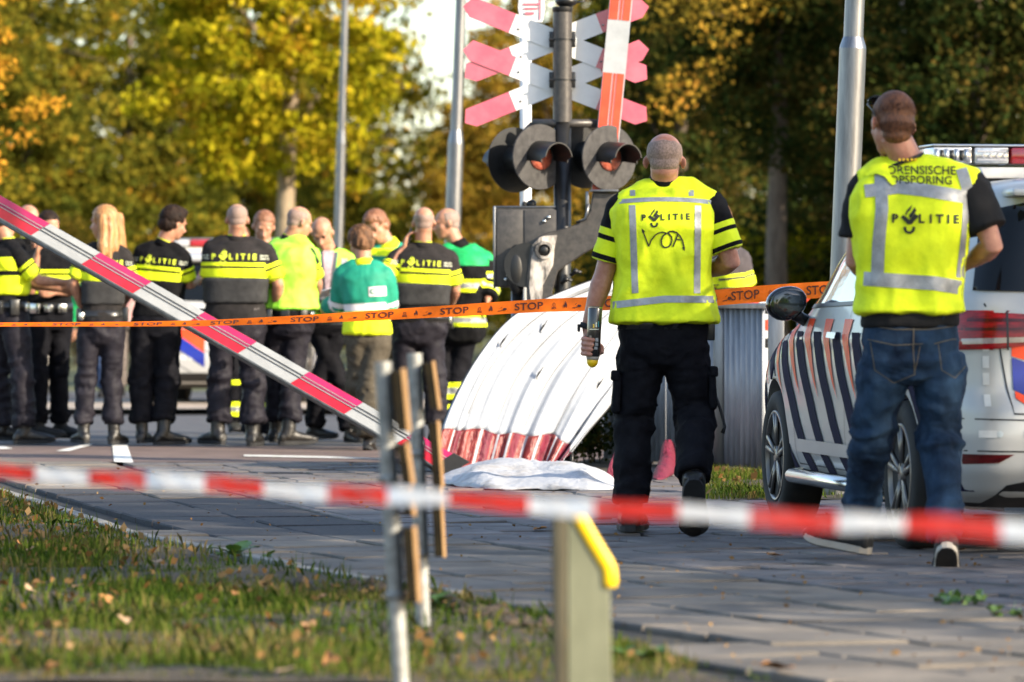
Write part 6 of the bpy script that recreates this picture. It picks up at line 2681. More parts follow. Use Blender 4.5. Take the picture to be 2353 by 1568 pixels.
def collar(F, m, r=.066, h=.035, m2=None, dz=.0):
    b = nbm()
    c = F.neck + F.up * (.012 + dz)
    d = (F.head - F.neck).normalized()
    k = F.k
    tube(b, [c - d * .02, c + d * h * .5, c + d * h], [(r * 1.18 * k, r * 1.15 * k), (r * 1.04 * k, r * 1.04 * k), (r * .98 * k, r * .98 * k)], side=F.ts, seg=24)
    o = emit('collar', b, m, parent=F.root)
    if m2:
        b = nbm()
        tube(b, [c + d * (h - .004), c + d * (h + .002)], [(r * 1.0 * k, r * 1.0 * k)] * 2, side=F.ts, seg=24)
        emit('collar_line', b, m2, parent=o)
    return o


def boot(F, sd_, m, az, lift=0, name='boot', shaft=.17, roll=0, L=1.0, sole_m=None, wide=1.0, low=False):
    k = F.k * L
    an = getattr(F, 'a' + sd_); kn = getattr(F, 'k' + sd_)
    s, f, u = pframe(az, lift)
    # ankle sits .085 above the sole
    q = lambda x, y, z: an + s * (x * k * wide) + f * (y * k) + u * ((z - .085) * k)
    secs = [(-.070, .024, .055), (-.062, .033, .075), (-.03, .038, .095), (.02, .040, .105), (.06, .042, .088), (.10, .048, .078), (.14, .050, .068), (.175, .046, .060), (.198, .036, .050), (.210, .020, .036)]
    bm = nbm()
    rings = []
    for y, w, h in secs:
        ring = []
        for i in range(16):
            t = 2 * math.pi * i / 16
            c_, s_ = math.cos(t), math.sin(t)
            x = w * math.copysign(abs(c_) ** .8, c_)
            z = .014 + (h - .014) * (.5 + .5 * math.copysign(abs(s_) ** .8, s_))
            ring.append(q(x, y, z))
        rings.append(ring)
    loft(bm, rings)
    if not low:
        up_d = (kn - an).normalized()
        tube(bm, [q(0, -.02, .05), an + u * .01, an + up_d * shaft * .6 * k, an + up_d * shaft * k], [.046 * k, .046 * k, .050 * k, .056 * k], seg=16)
    else:
        tube(bm, [q(0, -.022, .04), q(0, -.02, .085), q(0, -.015, .105)], [.040 * k, .038 * k, .040 * k], seg=16)
    me = solid(bm, .007 if F.near else .0095, 2)
    displace(me, F, .0025, (30, 30, 30), 5)
    o = emit(name, me, m, parent=F.root)
    bm = nbm()
    lo, hi = [], []
    pts = []
    for i in range(28):
        t = 2 * math.pi * i / 28
        y_ = .068 + .142 * math.sin(t)
        f_ = (y_ + .074) / .284
        w_ = float(np.interp(f_, [0, .1, .25, .45, .65, .8, .92, 1], [.014, .030, .036, .036, .046, .050, .040, .016])) * 1.08
        pts.append((math.copysign(w_, math.cos(t)) if abs(math.cos(t)) > 1e-3 else 0, y_))
    spring = lambda y: .022 * max(0, (y - .11) / .10) ** 2
    rings = []
    for z, g in ((0.0, .96), (.003, 1.0), (.022, 1.0), (.026, .9)):
        rings.append([q(x * g, y, z + spring(y)) for x, y in pts])
    loft(bm, rings)
    bmesh.ops.recalc_face_normals(bm, faces=bm.faces[:])
    emit('sole', bm, sole_m or rubber, parent=o, smooth=False)
    if sole_m:
        bm = nbm()
        loft(bm, [[q(x * g, y, z + spring(y)) for x, y in pts] for z, g in ((-.004, .86), (-.003, .90), (.002, .90))])
        bmesh.ops.recalc_face_normals(bm, faces=bm.faces[:])
        emit('outsole', bm, rubber, parent=o, smooth=False)
    return o


def belt(F, s=.30, m=None, pouches=(), h=.045, grow=.02):
    b = nbm()
    torso(b, F, s - h / 2 / .66, s + h / 2 / .66, grow=grow, power=2.5)
    o = emit('belt', b, m or gear, parent=F.root)
    c = F.pel.lerp(F.neck, s)
    for (ang, w, hh, mt) in pouches:
        # angle round the waist: 0 = back, 90 = image right
        a = R(ang)
        k = F.k
        rx = (.175 * F.wid * k + grow + .012); ry = (.115 * F.dep * k + grow + .012)
        d = F.hs * math.sin(a) * rx - F.hf * math.cos(a) * ry
        n = (F.hs * math.sin(a) / rx - F.hf * math.cos(a) / ry).normalized()
        t = Vector((0, 0, 1)).cross(n)
        rr = Matrix(((t.x, n.x, 0), (t.y, n.y, 0), (t.z, n.z, 1)))
        bb = nbm()
        box(bb, c + d - Vector((0, 0, .02)), (w, .04, hh), rot=rr, bev=.006)
        emit('pouch', bb, mt, parent=o)
    return o


def hair(F, m, kind='short', seed=1, grow=.006):
    s, f, u = F.hax
    k = F.kh
    q = lambda x, y, z: F.head + s * (x * k) + f * (y * k) + u * (z * k)
    bm = nbm()
    if kind in ('short', 'thick', 'long', 'bob', 'receding', 'buzz'):
        g = {'short': .008, 'thick': .016, 'long': .014, 'bob': .016, 'receding': .006, 'buzz': .004}[kind]
        fy = -.020 if kind not in ('receding',) else -.034
        ell(bm, q(0, fy, .042), F.hax, ((.077 + g) * k, (.092 + g * .7) * k, (.083 + g * .8) * k), sub=3)
        ell(bm, q(0, -.048, -.008), F.hax, ((.067 + g) * k, (.056 + g) * k, (.062 + g) * k), sub=3)
        if kind == 'buzz':
            ell(bm, q(0, -.042, -.050), F.hax, (.058 * k, .050 * k, .048 * k), sub=3)
        if kind == 'thick':
            ell(bm, q(0, .03, .10), F.hax, (.055 * k, .055 * k, .035 * k), sub=2)
        if kind == 'bob':
            ell(bm, q(0, -.06, -.03), F.hax, (.075 * k, .05 * k, .06 * k), sub=2)
            ell(bm, q(-.06, .0, .0), F.hax, (.025 * k, .05 * k, .05 * k), sub=2)
            ell(bm, q(.06, .0, .0), F.hax, (.025 * k, .05 * k, .05 * k), sub=2)
        if kind == 'long':
            dn = Vector((0, 0, -1))
            for dx, dy, L0 in ((0, -.085, .36), (.045, -.08, .37), (-.045, -.075, .33), (.085, -.055, .35), (-.075, -.045, .30), (.095, -.02, .27), (.075, -.09, .34)):
                a = q(dx, dy, .03)
                tube(bm, [a, a + dn * .12 + f * (-.01), a + dn * .22 - f * .012 + s * dx * .3, a + dn * L0 - f * .03 + s * dx * .6], [.040, .040, .040, .014], seg=10, roundcap=True)
    me = solid(bm, .006 if F.near else .008, 2)
    a = me_np(me); n = me_normals(me)
    r = (a - vecnp(F.head)) / k
    y = r @ vecnp(f); z = r @ vecnp(u); x = r @ vecnp(s)
    # hairline: sink it inside the face and round the ears
    sink = np.clip((y - .035) / .03, 0, 1) * np.clip((.075 - z) / .03, 0, 1)
    sink = np.maximum(sink, np.clip((y + .012) / .02, 0, 1) * np.clip((.025 - z) / .02, 0, 1)) if kind != 'long' else sink
    if kind in ('short', 'buzz', 'receding', 'thick'):
        sink = np.maximum(sink, np.clip((-z - (.105 if kind == 'buzz' else .075)) / .02, 0, 1))
    if kind == 'receding':
        sink = np.maximum(sink, np.clip((z - .085) / .012, 0, 1) * np.clip((y + .09) / .04, 0, 1))
        sink = np.maximum(sink, np.clip((y - .0) / .03, 0, 1))
    a -= n * (sink * .028 * k)[:, None]
    amp = {'short': .004, 'thick': .008, 'long': .004, 'bob': .007, 'receding': .002, 'buzz': .0015}[kind]
    d = fold_noise(a, (70, 70, 7) if kind == 'long' else ((60, 60, 22) if kind == 'bob' else (55, 55, 45)), seed)
    a += n * (d * amp)[:, None]
    me_set(me, a)
    return emit('hair', me, m, parent=F.root)


def stubble_cap(F, m, top=.055):
    """close-cropped fringe round the sides and back of a bald head"""
    s, f, u = F.hax
    k = F.kh
    q = lambda x, y, z: F.head + s * (x * k) + f * (y * k) + u * (z * k)
    bm = nbm()
    ell(bm, q(0, -.013, .036), F.hax, (.0790 * k, .0980 * k, .0845 * k), sub=4)
    ell(bm, q(0, -.046, -.014), F.hax, (.064 * k, .052 * k, .056 * k), sub=3)
    me = solid(bm, .006 if F.near else .009, 2)
    a = me_np(me); n = me_normals(me)
    r = (a - vecnp(F.head)) / k
    y = r @ vecnp(f); z = r @ vecnp(u)
    sink = np.maximum(np.clip((z - top + vnoise(a * 40, 3) * .01) / .02, 0, 1) * np.clip((y + .16) / .02, 0, 1), np.clip((y - .02) / .015, 0, 1))
    sink = np.maximum(sink, np.clip((y + .015) / .02, 0, 1) * np.clip((.02 - z) / .02, 0, 1))
    sink = np.maximum(sink, np.clip((-z - .050) / .015, 0, 1))
    a -= n * (sink * .012 * k)[:, None]
    me_set(me, a)
    return emit('hair', me, m, parent=F.root)


# ---- flat print used on the garments
def emblem2d(h):
    """flame over an open book and ring, as on the vests; height h, centred"""
    parts = [poly2d([(-.52, .10), (-.36, .28), (.0, -.06), (.32, .36), (.56, .18), (.14, -.36), (-.10, -.38)]),
             poly2d([(-.20, .20), (-.12, .42), (.06, .62), (.16, .95), (.02, .80), (-.16, .58), (-.26, .36)]),
             poly2d([(.0, .02), (-.04, .26), (.12, .46), (.30, .80), (.42, .58), (.28, .32), (.14, .14)]),
             stroke2d([(.27 * math.cos(a), -.60 + .32 * math.sin(a)) for a in np.linspace(R(165), R(375), 12)], .17)]
    return xf2d(merge2d(parts), h * .55, h * .5)


def politie2d(w, emb=1.0, bold=.02):
    """the word with the emblem standing for its O, total width w"""
    items = []
    xs = [-.44, -.235, -.07, .065, .19, .315, .43]
    H = .125
    for x, ch in zip(xs, 'P*LITIE'):
        if ch == '*':
            items.append(xf2d(emblem2d(H * 2.7 * emb), 1, 1, x, 0))
        else:
            vs, fs = text_mesh(ch, 1.0, 1.0, bold)
            items.append(([(vx * H * 1.35 + x, vy * H * 1.35) for vx, vy in vs], fs))
    return xf2d(merge2d(items), w, w)


def grid_marks(w):
    """little checks of dots either side of the word"""
    parts = []
    for sx in (-1, 1):
        for i in range(5):
            for j in range(2):
                x = sx * (.56 + i * .036); y = (j - .5) * .06
                if (i + j) % 2 == 0 or i < 2:
                    parts.append(poly2d([(x - .010, y - .016), (x + .010, y - .016), (x + .010, y + .016), (x - .010, y + .016)]))
                else:
                    parts.append(poly2d([(x - .008, y - .008), (x + .008, y - .008), (x + .008, y + .008), (x - .008, y + .008)]))
    return xf2d(merge2d(parts), w, w)


def police_top(F, shirt_m=None, seed=3, text=True, sleeve=.86, arm_vest=True, front=False, armour_m=None, bands=True, voff=0.0, wtext=.30):
    shirt_m = shirt_m or blk
    k = F.k
    o = voff
    B = [(.155 * k + o, .180 * k + o, hiyel), (.198 * k + o, .262 * k + o, hiyel)] if bands else []
    SB = [(.38, .48, hiyel), (.55, .80, hiyel), (sleeve - .03, 1.0, hiyel)]
    sh, bv = top_garment(F, 'shirt', shirt_m, s0=.22, s1=.985, grow=.016, sleeve=sleeve, sgrow=.014, bands=B, sbands=SB, amp=.0045, seed=seed)
    collar(F, shirt_m, m2=hiyel)
    if text:
        cy = -(.115 * k + o)
        on_back(F, bv, xf2d(politie2d(wtext * k), 1, 1, 0, cy), pr_yel, 'lettering', grid=.04, front=front, parent=sh)
        on_back(F, bv, xf2d(grid_marks(wtext * k), 1, 1, 0, cy), pr_wht, 'check_print', grid=.04, front=front, parent=sh)
    if arm_vest:
        bm = nbm()
        S_hi = 1 - (.268 * k + o) / (F.neck - F.pel).length
        torso(bm, F, .40, S_hi, grow=.034, power=3.2)
        me = solid(bm, .0125, 3)
        displace(me, F, .004, (6, 6, 8), seed + 11)
        emit('body_armour', me, armour_m or armour, parent=F.root)
    return bv


def std_J(u, vt, foot_v, S, lean=0, sw=None, stance=.11, arms='front', k=1.0, yaw=0, hx=0):
    """plausible standing pose; u centre, vt top of head, foot_v sole line, S px per metre"""
    ca = math.cos(R(yaw)); sa = math.sin(R(yaw))
    H = (foot_v - vt) / S
    c = H / 1.80
    hv = vt + .122 * S * c
    nv = vt + .300 * S * c
    sv = nv + .055 * S * c
    sw = (sw or .185) * c
    pv = foot_v - .86 * S * c
    J = {'head': (u + hx, hv, 0), 'neck': (u + lean * .5, nv, 0)}
    J['sL'] = (u - sw * S * ca + lean * .5, sv, sw * sa); J['sR'] = (u + sw * S * ca + lean * .5, sv, -sw * sa)
    fx, fy = sa, ca
    ev = sv + .285 * S * c
    wv = ev + .02 * S
    if arms == 'front':
        J['eL'] = (u - (sw + .055) * S * ca, ev, (sw + .03) * sa)
        J['eR'] = (u + (sw + .055) * S * ca, ev, -(sw + .03) * sa)
        J['wL'] = (J['eL'][0] + (.11 * ca + .22 * fx) * S, wv, J['eL'][2] + .22 * fy - .1 * sa)
        J['wR'] = (J['eR'][0] + (-.11 * ca + .22 * fx) * S, wv, J['eR'][2] + .22 * fy + .1 * sa)
    else:
        J['eL'] = (u - (sw + .05) * S * ca, ev, sw * sa); J['eR'] = (u + (sw + .05) * S * ca, ev, -sw * sa)
        J['wL'] = (u - (sw + .06) * S * ca + .04 * fx * S, ev + .25 * S, sw * sa + .05 * fy); J['wR'] = (u + (sw + .06) * S * ca + .04 * fx * S, ev + .25 * S, -sw * sa + .05 * fy)
    J['pel'] = (u, pv, 0)
    J['hL'] = (u - .09 * S * ca, pv - .06 * S, .09 * sa); J['hR'] = (u + .09 * S * ca, pv - .06 * S, -.09 * sa)
    av = foot_v - .088 * S
    kv = foot_v - .50 * S * c
    J['kL'] = (u - stance * .9 * S * ca, kv, stance * sa + .03 * fy); J['kR'] = (u + stance * .9 * S * ca, kv, -stance * sa + .03 * fy)
    J['aL'] = (u - stance * S * ca, av, stance * sa); J['aR'] = (u + stance * S * ca, av, -stance * sa)
    return J
# ------------------------------------------------------------------ the bald officer in the yellow vest (centre)
J = dict(head=(1527, 371), neck=(1526, 434), sL=(1432, 478), sR=(1632, 474), eL=(1388, 632, .02), wL=(1350, 752, .02), eR=(1679, 602, -.02), wR=(1618, 628, .24),
         pel=(1524, 838), hL=(1478, 805), hR=(1572, 805), kL=(1458, 968, .05), kR=(1597, 952, .02), aL=(1450, 1172, 0), aR=(1588, 1104, -.36), arm=1.12)
F = person('bald police officer in a yellow vest walking away with a spray can in his hand', 22.7, J, yaw=0, head=(3, 8, 0), k=1.03, wid=1.08, dep=1.15, near=True,
           hand_l={'dir': (.12, .1, -1), 'palm': (1, -.15, 0), 'curl': .62}, hand_r={'dir': (-.6, .7, .1), 'palm': (0, 0, -1)}, skin_m=skin_ruddy, kh=1.06)
VOA = F
stubble_cap(F, stubble, .075)
trousers(F, trou_blk, amp=.010, seed=4, top=.40, hem_t=.92, thigh=.110, knee=.083, shin=.078, hem=.078)
top_garment(F, 'shirt', blk, s0=.2, s1=.985, grow=.012, sleeve=.80, sgrow=.022, sbands=[(.33, .43, hiyel), (.50, .71, hiyel), (.785, 1.0, pr_yel)], amp=.005, seed=8)
collar(F, blk, r=.066, h=.05)
# vest
BVv = [(.098, .118, reflec), (.640, .672, reflec)]
vest, bv = top_garment(F, 'vest', hiyel, s0=.245, s1=.985, grow=.034, bands=[], amp=.012, seed=12, flare=.045, scale=(6, 6, 4), power=2.9, bx=.214, smooth=4)
rowc = [(x, -.052 - .012 * (abs(x) / .22) ** 2.0) for x in np.linspace(-.212, .215, 24)]
on_back(F, bv, stroke2d(rowc, .020), reflec, 'reflective_strip', off=.003, grid=.02, parent=vest)
low = [(x, -.512 - .030 * (x < -.0) * abs(x) / .25) for x in np.linspace(-.255, .265, 30)]
on_back(F, bv, stroke2d(low, .032), reflec, 'reflective_strip', off=.003, grid=.02, parent=vest)
for x0, x1 in ((-.152, -.136), (.152, .150)):
    on_back(F, bv, stroke2d([(x0, -.080), ((x0 + x1) / 2, -.28), (x1, -.485)], .030), reflec, 'reflective_strip', off=.003, grid=.02, parent=vest)
for x0 in (-.148, .122):
    on_back(F, bv, stroke2d([(x0, -.008), (x0, -.036)], .024), reflec, 'reflective_strip', off=.003, grid=.02, parent=vest)
on_back(F, bv, xf2d(politie2d(.235, bold=.035, emb=1.15), 1, 1, 0.004, -.136, rot=.03), pr_blk, 'lettering', off=.004, grid=.04, parent=vest)
def vq(x, y):     # drawing measured on the enlarged photograph, 9.6 zoom px per D px
    return ((x - 960) * .1042 / 495 * 1.0, -(y - 880) * .1042 / 495 - .232)
voa = merge2d([stroke2d([vq(470, 720), vq(540, 900), vq(605, 1060)], .006), stroke2d([vq(605, 1060), vq(660, 920), vq(740, 820), vq(820, 765), (vq(900, 750)), vq(985, 770)], .006),
               stroke2d([vq(x, y) for x, y in [(990, 775), (915, 830), (875, 930), (885, 1020), (930, 1075), (980, 1085), (1040, 1065), (1090, 1010), (1112, 930), (1100, 850), (1050, 790), (1005, 770)]], .007),
               stroke2d([vq(x, y) for x, y in [(1005, 770), (1060, 735), (1130, 728), (1210, 755), (1280, 820), (1340, 920), (1370, 1040), (1380, 1130)]], .007),
               stroke2d([vq(1240, 800), vq(1190, 930), vq(1135, 1065)], .007), stroke2d([vq(1205, 905), vq(1310, 915)], .005),
               poly2d([vq(445, 670), vq(520, 735), vq(455, 770)]), poly2d([vq(1335, 1075), vq(1400, 1070), vq(1385, 1160)])])
on_back(F, bv, voa, pr_blk, 'scribed_lettering', off=.004, grid=.04, parent=vest)
# vest hem and edge binding
boot(F, 'L', boot_l, 4, 0, L=1.12, wide=1.25)
boot(F, 'R', boot_l, 2, 58, L=1.12, wide=1.15)
# cargo pockets, belt, strap, watch
for sd_, sx in (('L', -1), ('R', 1)):
    h_, kn = getattr(F, 'h' + sd_), getattr(F, 'k' + sd_)
    c = h_.lerp(kn, .62) + Vector((sx * .098, -.01, 0))
    b = nbm()
    box(b, c, (.035, .15, .18), rot=Euler((0, R(-4 * sx), 0)).to_matrix(), bev=.012)
    me = solid(b, .009, 2); displace(me, F, .005, (14, 14, 18), 9)
    po = emit('cargo_pocket', me, trou_blk, parent=F.root)
    b = nbm()
    box(b, c + Vector((sx * .006, 0, .085)), (.04, .16, .05), rot=Euler((0, R(-4 * sx), 0)).to_matrix(), bev=.01)
    emit('pocket_flap', b, trou_blk, parent=po)
belt(F, s=.235, grow=.012, pouches=[(88, .07, .12, gear), (112, .06, .10, gear)])
b = nbm()
hp = F.hR.lerp(F.kR, .62) + Vector((.115, -.05, -.03))
tube(b, [hp, hp + Vector((.02, 0, -.06)), hp + Vector((.042, 0, -.14)), hp + Vector((.030, 0, -.17))], [.006, .007, .006, .011], seg=8)
emit('strap', b, rubber, parent=F.root)
b = nbm()
wd = (F.wL - F.eL).normalized()
tube(b, [F.wL - wd * .015, F.wL + wd * .012], [(.037, .032)] * 2, side=(1, 0, 0), seg=20)
box(b, F.wL + Vector((-.040, -.005, -.004)), (.014, .034, .036), bev=.004)
emit('watch', b, rubber, parent=F.root)
# seat pocket seams
bvt = bvh_of(F.trou) if False else None

# the spray can he holds, cap downwards
cc = P(1365, 764, 22.60)
can_t = thing('spray_can', 'black spray can with a yellow cap held upside down by the bald officer', 'spray can', tuple(cc))
cax = Vector((.055, .0, 1)).normalized()
b = nbm()
tube(b, [cc - cax * .112, cc - cax * .108, cc + cax * .108, cc + cax * .112], [.030, .033, .033, .031], seg=28)
smooth_by_angle(emit('can_body', b, mat('black_can_print', (.012, .012, .012), rough=.22, col2=(.05, .045, .04), vs=26, coat=.8, facts=(.5, .75)), parent=can_t), 40)
b = nbm()
tube(b, [cc + cax * .112, cc + cax * .118, cc + cax * .120, cc + cax * .116], [.0325, .033, .028, .02], seg=28)
smooth_by_angle(emit('base_rim', b, chrome, parent=can_t), 40)
b = nbm()
tube(b, [cc - cax * .112, cc - cax * .128], [.031, .027], seg=24)
emit('white_collar', b, canvas_w, parent=can_t)
b = nbm()
tube(b, [cc - cax * .128, cc - cax * .142, cc - cax * .156, cc - cax * .163], [.027, .0255, .018, .006], seg=24)
emit('yellow_cap', b, bol_y, parent=can_t)
for (x, z, w, h, m_) in ((.008, .035, .006, .022, pr_wht), (-.004, .03, .006, .016, bol_y), (.018, .038, .005, .026, mat('teal_print', (.02, .25, .28), var=0)), (0, .014, .05, .003, pr_wht),
                         (.014, -.035, .018, .016, reflec), (.014, -.055, .018, .014, reflec), (.012, -.073, .018, .013, reflec), (-.015, -.03, .012, .03, mat('grey_print2', (.12, .11, .1), var=.1))):
    b = nbm()
    yy = -math.sqrt(max(0, .0336 ** 2 - x * x)) - .0008
    box(b, cc + cax * z + Vector((x, yy, 0)), (w * .8, .0012, h))
    emit('label_print', b, m_, parent=can_t, smooth=False)
# fingers wrapped round the can
b = nbm()
for i in range(4):
    z = -.030 - i * .0225
    base = cc + cax * z
    a0, a1 = R(188), R(268 - i * 4)
    pts = [base + Vector((.043 * math.cos(t) * (1.12 if t < R(200) else 1.0), .043 * math.sin(t), -.004 * (t - a0))) for t in np.linspace(a0, a1, 6)]
    tube(b, pts, [.0115, .0115, .0108, .0105, .010, .0092], seg=10, roundcap=True)
pts = [cc + cax * -.03 + Vector((-.03, .045, .01)), cc + cax * -.045 + Vector((.012, .048, 0)), cc + cax * -.07 + Vector((.040, .018, 0)), cc + cax * -.088 + Vector((.042, -.006, 0))]
tube(b, pts, [.017, .0145, .012, .010], seg=10, roundcap=True)
tube(b, [F.wL, F.wL + Vector((.004, .01, -.05)), cc + cax * -.05 + Vector((-.040, .018, 0)), cc + cax * -.09 + Vector((-.036, .012, 0))], [(.026, .024), (.020, .036), (.016, .036), (.012, .026)], side=(1, 0, 0), seg=14, roundcap=True)
me = solid(b, .0042, 2)
emit('hand', me, skin_ruddy, parent=F.root)
F_hand_done = True

# ------------------------------------------------------------------ the man in jeans (forensics)
J = dict(head=(2049, 286), neck=(2090, 392), sL=(1995, 432, .03), sR=(2230, 436, -.03), eL=(1966, 600, .03), wL=(2035, 650, .24), eR=(2277, 566, -.08), wR=(2225, 610, .20),
         pel=(2094, 868), hL=(2036, 830), hR=(2158, 830), kL=(2008, 1012, .12), kR=(2160, 1000, .02), aL=(1984, 1226, .42), aR=(2168, 1238, -.14), arm=1.05)
F = person('man in jeans and a yellow forensic vest walking away beside the parked car', 19.8, J, yaw=2, head=(-22, 13, 5), k=1.02, wid=1.02, dep=1.0, near=True,
           hand_l={'curl': .5}, hand_r={'curl': .5}, kh=1.04, skin_m=skin_ruddy)
FOR = F
hair(F, hair_auburn, 'buzz', 3)
# short hairs standing off the scalp
s, f, u = F.hax
rs = np.random.RandomState(8)
n = 9000
d = rs.randn(n, 3); d /= np.linalg.norm(d, axis=1)[:, None]
y = d[:, 1]; z = d[:, 2]
keep = ~((y > .35) & (z < .55)) & (z > -.75)
d = d[keep]
S3, F3, U3 = vecnp(s), vecnp(f), vecnp(u)
kk = F.kh
ctr = vecnp(F.head) + F3 * (-.022 * kk) + U3 * (.036 * kk)
p = ctr + (d[:, :1] * S3 * .0805 + d[:, 1:2] * F3 * .0955 + d[:, 2:] * U3 * .0855) * kk
low = d[:, 2] < -.1
p[low] = (vecnp(F.head) + F3 * (-.048 * kk) + U3 * (-.006 * kk) + (d[:, :1] * S3 * .071 + d[:, 1:2] * F3 * .060 + d[:, 2:] * U3 * .064) * kk)[low]
nrm = d[:, :1] * S3 + d[:, 1:2] * F3 + d[:, 2:] * U3
flow = -U3 * .9 + rs.randn(len(d), 3) * .35
flow = flow / np.linalg.norm(flow, axis=1)[:, None]
tip = p + (nrm * .45 + flow * .75) * (.010 + .006 * rs.rand(len(d)))[:, None]
wv = np.cross(nrm, flow) * .0009
V = np.stack([p - wv - nrm * .003, p + wv - nrm * .003, tip], 1).reshape(-1, 3)
o = emit('hair_strands', np_mesh('hair_strands', V, 3), hair_auburn, parent=F.root, smooth=False, kind='stuff')
trousers(F, jeans, amp=.011, seed=14, top=.375, hem_t=.97, thigh=.106, knee=.080, shin=.068, hem=.062)
bvj = bvh_of(bpy.data.objects[F.root.children[-1].name].data) if False else None
top_garment(F, 'tee_shirt', tee, s0=.25, s1=.98, grow=.016, sleeve=.70, sgrow=.030, amp=.007, seed=18, scale=(6, 6, 7))
collar(F, tee, r=.070, h=.012)
vest, bv = top_garment(F, 'vest', hiyel, s0=.315, s1=.985, grow=.044, amp=.012, seed=22, flare=.02, scale=(5, 5, 3.2), power=3.0, bx=.20, smooth=4)
SV = 568
def fv(x, y):    # photograph px relative to the neck
    return ((x - 2090) / SV, -(y - 392) / SV)
strips = [[fv(1990, 436), fv(2060, 432), fv(2120, 438), fv(2190, 452), fv(2248, 460)]]
on_back(F, bv, stroke2d([fv(1984, 440), fv(2030, 436), fv(2060, 432), fv(2120, 440), fv(2190, 452), fv(2252, 462)], .052), reflec, 'reflective_strip', grid=.02, parent=vest)
on_back(F, bv, stroke2d([fv(1980, 640), fv(2060, 646), fv(2140, 652), fv(2236, 668)], .056), reflec, 'reflective_strip', grid=.02, parent=vest)
on_back(F, bv, stroke2d([fv(2021, 392), fv(2022, 480), fv(2014, 560), fv(2010, 650)], .050), reflec, 'reflective_strip', off=.0045, grid=.02, parent=vest)
on_back(F, bv, stroke2d([fv(2206, 390), fv(2222, 450), fv(2216, 540), fv(2204, 640)], .046), reflec, 'reflective_strip', off=.0045, grid=.02, parent=vest)
v1, f1 = text_mesh('FORENSISCHE', 1.0, 1.03, .012)
w1 = max(x for x, _ in v1) - min(x for x, _ in v1)
sc1 = (168 / SV) / w1
on_back(F, bv, xf2d((v1, f1), sc1, sc1 * 1.05, fv(2108, 0)[0], fv(0, 394)[1], rot=-.02), pr_blk, 'lettering', off=.005, grid=.04, parent=vest)
v1, f1 = text_mesh('OPSPORING', 1.0, 1.03, .012)
w1 = max(x for x, _ in v1) - min(x for x, _ in v1)
sc1 = (142 / SV) / w1
on_back(F, bv, xf2d((v1, f1), sc1, sc1 * 1.05, fv(2112, 0)[0], fv(0, 417)[1], rot=-.02), pr_blk, 'lettering', off=.005, grid=.04, parent=vest)
on_back(F, bv, xf2d(politie2d(.285, bold=.04, emb=1.25), 1, 1, fv(2122, 0)[0], fv(0, 506)[1], rot=-.02), pr_blk, 'lettering', off=.005, grid=.04, parent=vest)
# folded flap of the vest over the shoulder
b = nbm()
fp = [(1986, 400), (2008, 384), (2036, 374), (2040, 390), (2046, 408), (2056, 424), (2046, 428), (2030, 408), (2012, 400), (1990, 406)]
on_back(F, bv, poly2d([fv(x, y) for x, y in fp]), hiyel, 'folded_edge', off=.016, grid=.015, parent=vest)
# lanyard
b = nbm()
d0 = (F.head - F.neck).normalized()
c0 = F.neck + d0 * .035
tube(b, [c0 + d0 * .0, c0 + d0 * .014], [(.080, .082)] * 2, side=F.ts, seg=28)
lan = emit('lanyard', b, rubber, parent=F.root)
for i, a in enumerate(np.linspace(R(250), R(296), 5)):
    b = nbm()
    box(b, c0 + d0 * .009 + F.ts * (.081 * math.cos(a)) + F.up.cross(F.ts) * (.083 * math.sin(a)), (.009, .006, .010), bev=.001)
    emit('lanyard_print', b, bol_y, parent=lan, smooth=False)
# jeans details: back pockets, seams, belt loops
tr = [c for c in F.root.children if c.name.startswith('trousers')][0]
mj = tr.data.copy(); mj.transform(Matrix.Translation(F.base)); bvj = bvh_of(mj)
seam = mat('faded_jean_stitching', (.10, .085, .06), rough=.9, var=.2)
jd = mat('dark_denim', (.006, .014, .034), rough=.9, var=.2, vs=9)
def jq(x, y):
    return ((x - 2094) / SV, -(y - 868) / SV)
def on_j(part, m, name, off=.003, grid=.02):
    b = decal(part, bvj, F.pel, Vector((1, 0, 0)), Vector((0, 0, 1)), Vector((0, -1, 0)), off=off, grid=grid, reach=.7, maxd=1.0)
    return emit(name, b, m, parent=tr)
for pts in ([(1990, 780), (2050, 793), (2114, 790)], [(2140, 790), (2180, 780), (2214, 778)], [(1996, 786), (2006, 850), (2050, 880), (2095, 860), (2108, 795)], [(2150, 790), (2158, 850), (2190, 868), (2218, 840)]):
    on_j(stroke2d([jq(x, y) for x, y in pts], .0035), seam, 'pocket_seam')
on_j(stroke2d([jq(2094, 745), jq(2092, 800), jq(2096, 862)], .004), seam, 'seat_seam')
on_j(stroke2d([jq(1975, 745), jq(2050, 757), jq(2130, 757), jq(2222, 745)], .004), seam, 'waist_seam')
mj2 = mj
# sneakers
boot(F, 'L', rubber, -58, -9, name='sneaker', L=1.08, sole_m=canvas_w, low=True, wide=1.1)
boot(F, 'R', rubber, 4, 38, name='sneaker', L=1.08, sole_m=canvas_w, low=True, wide=1.1)
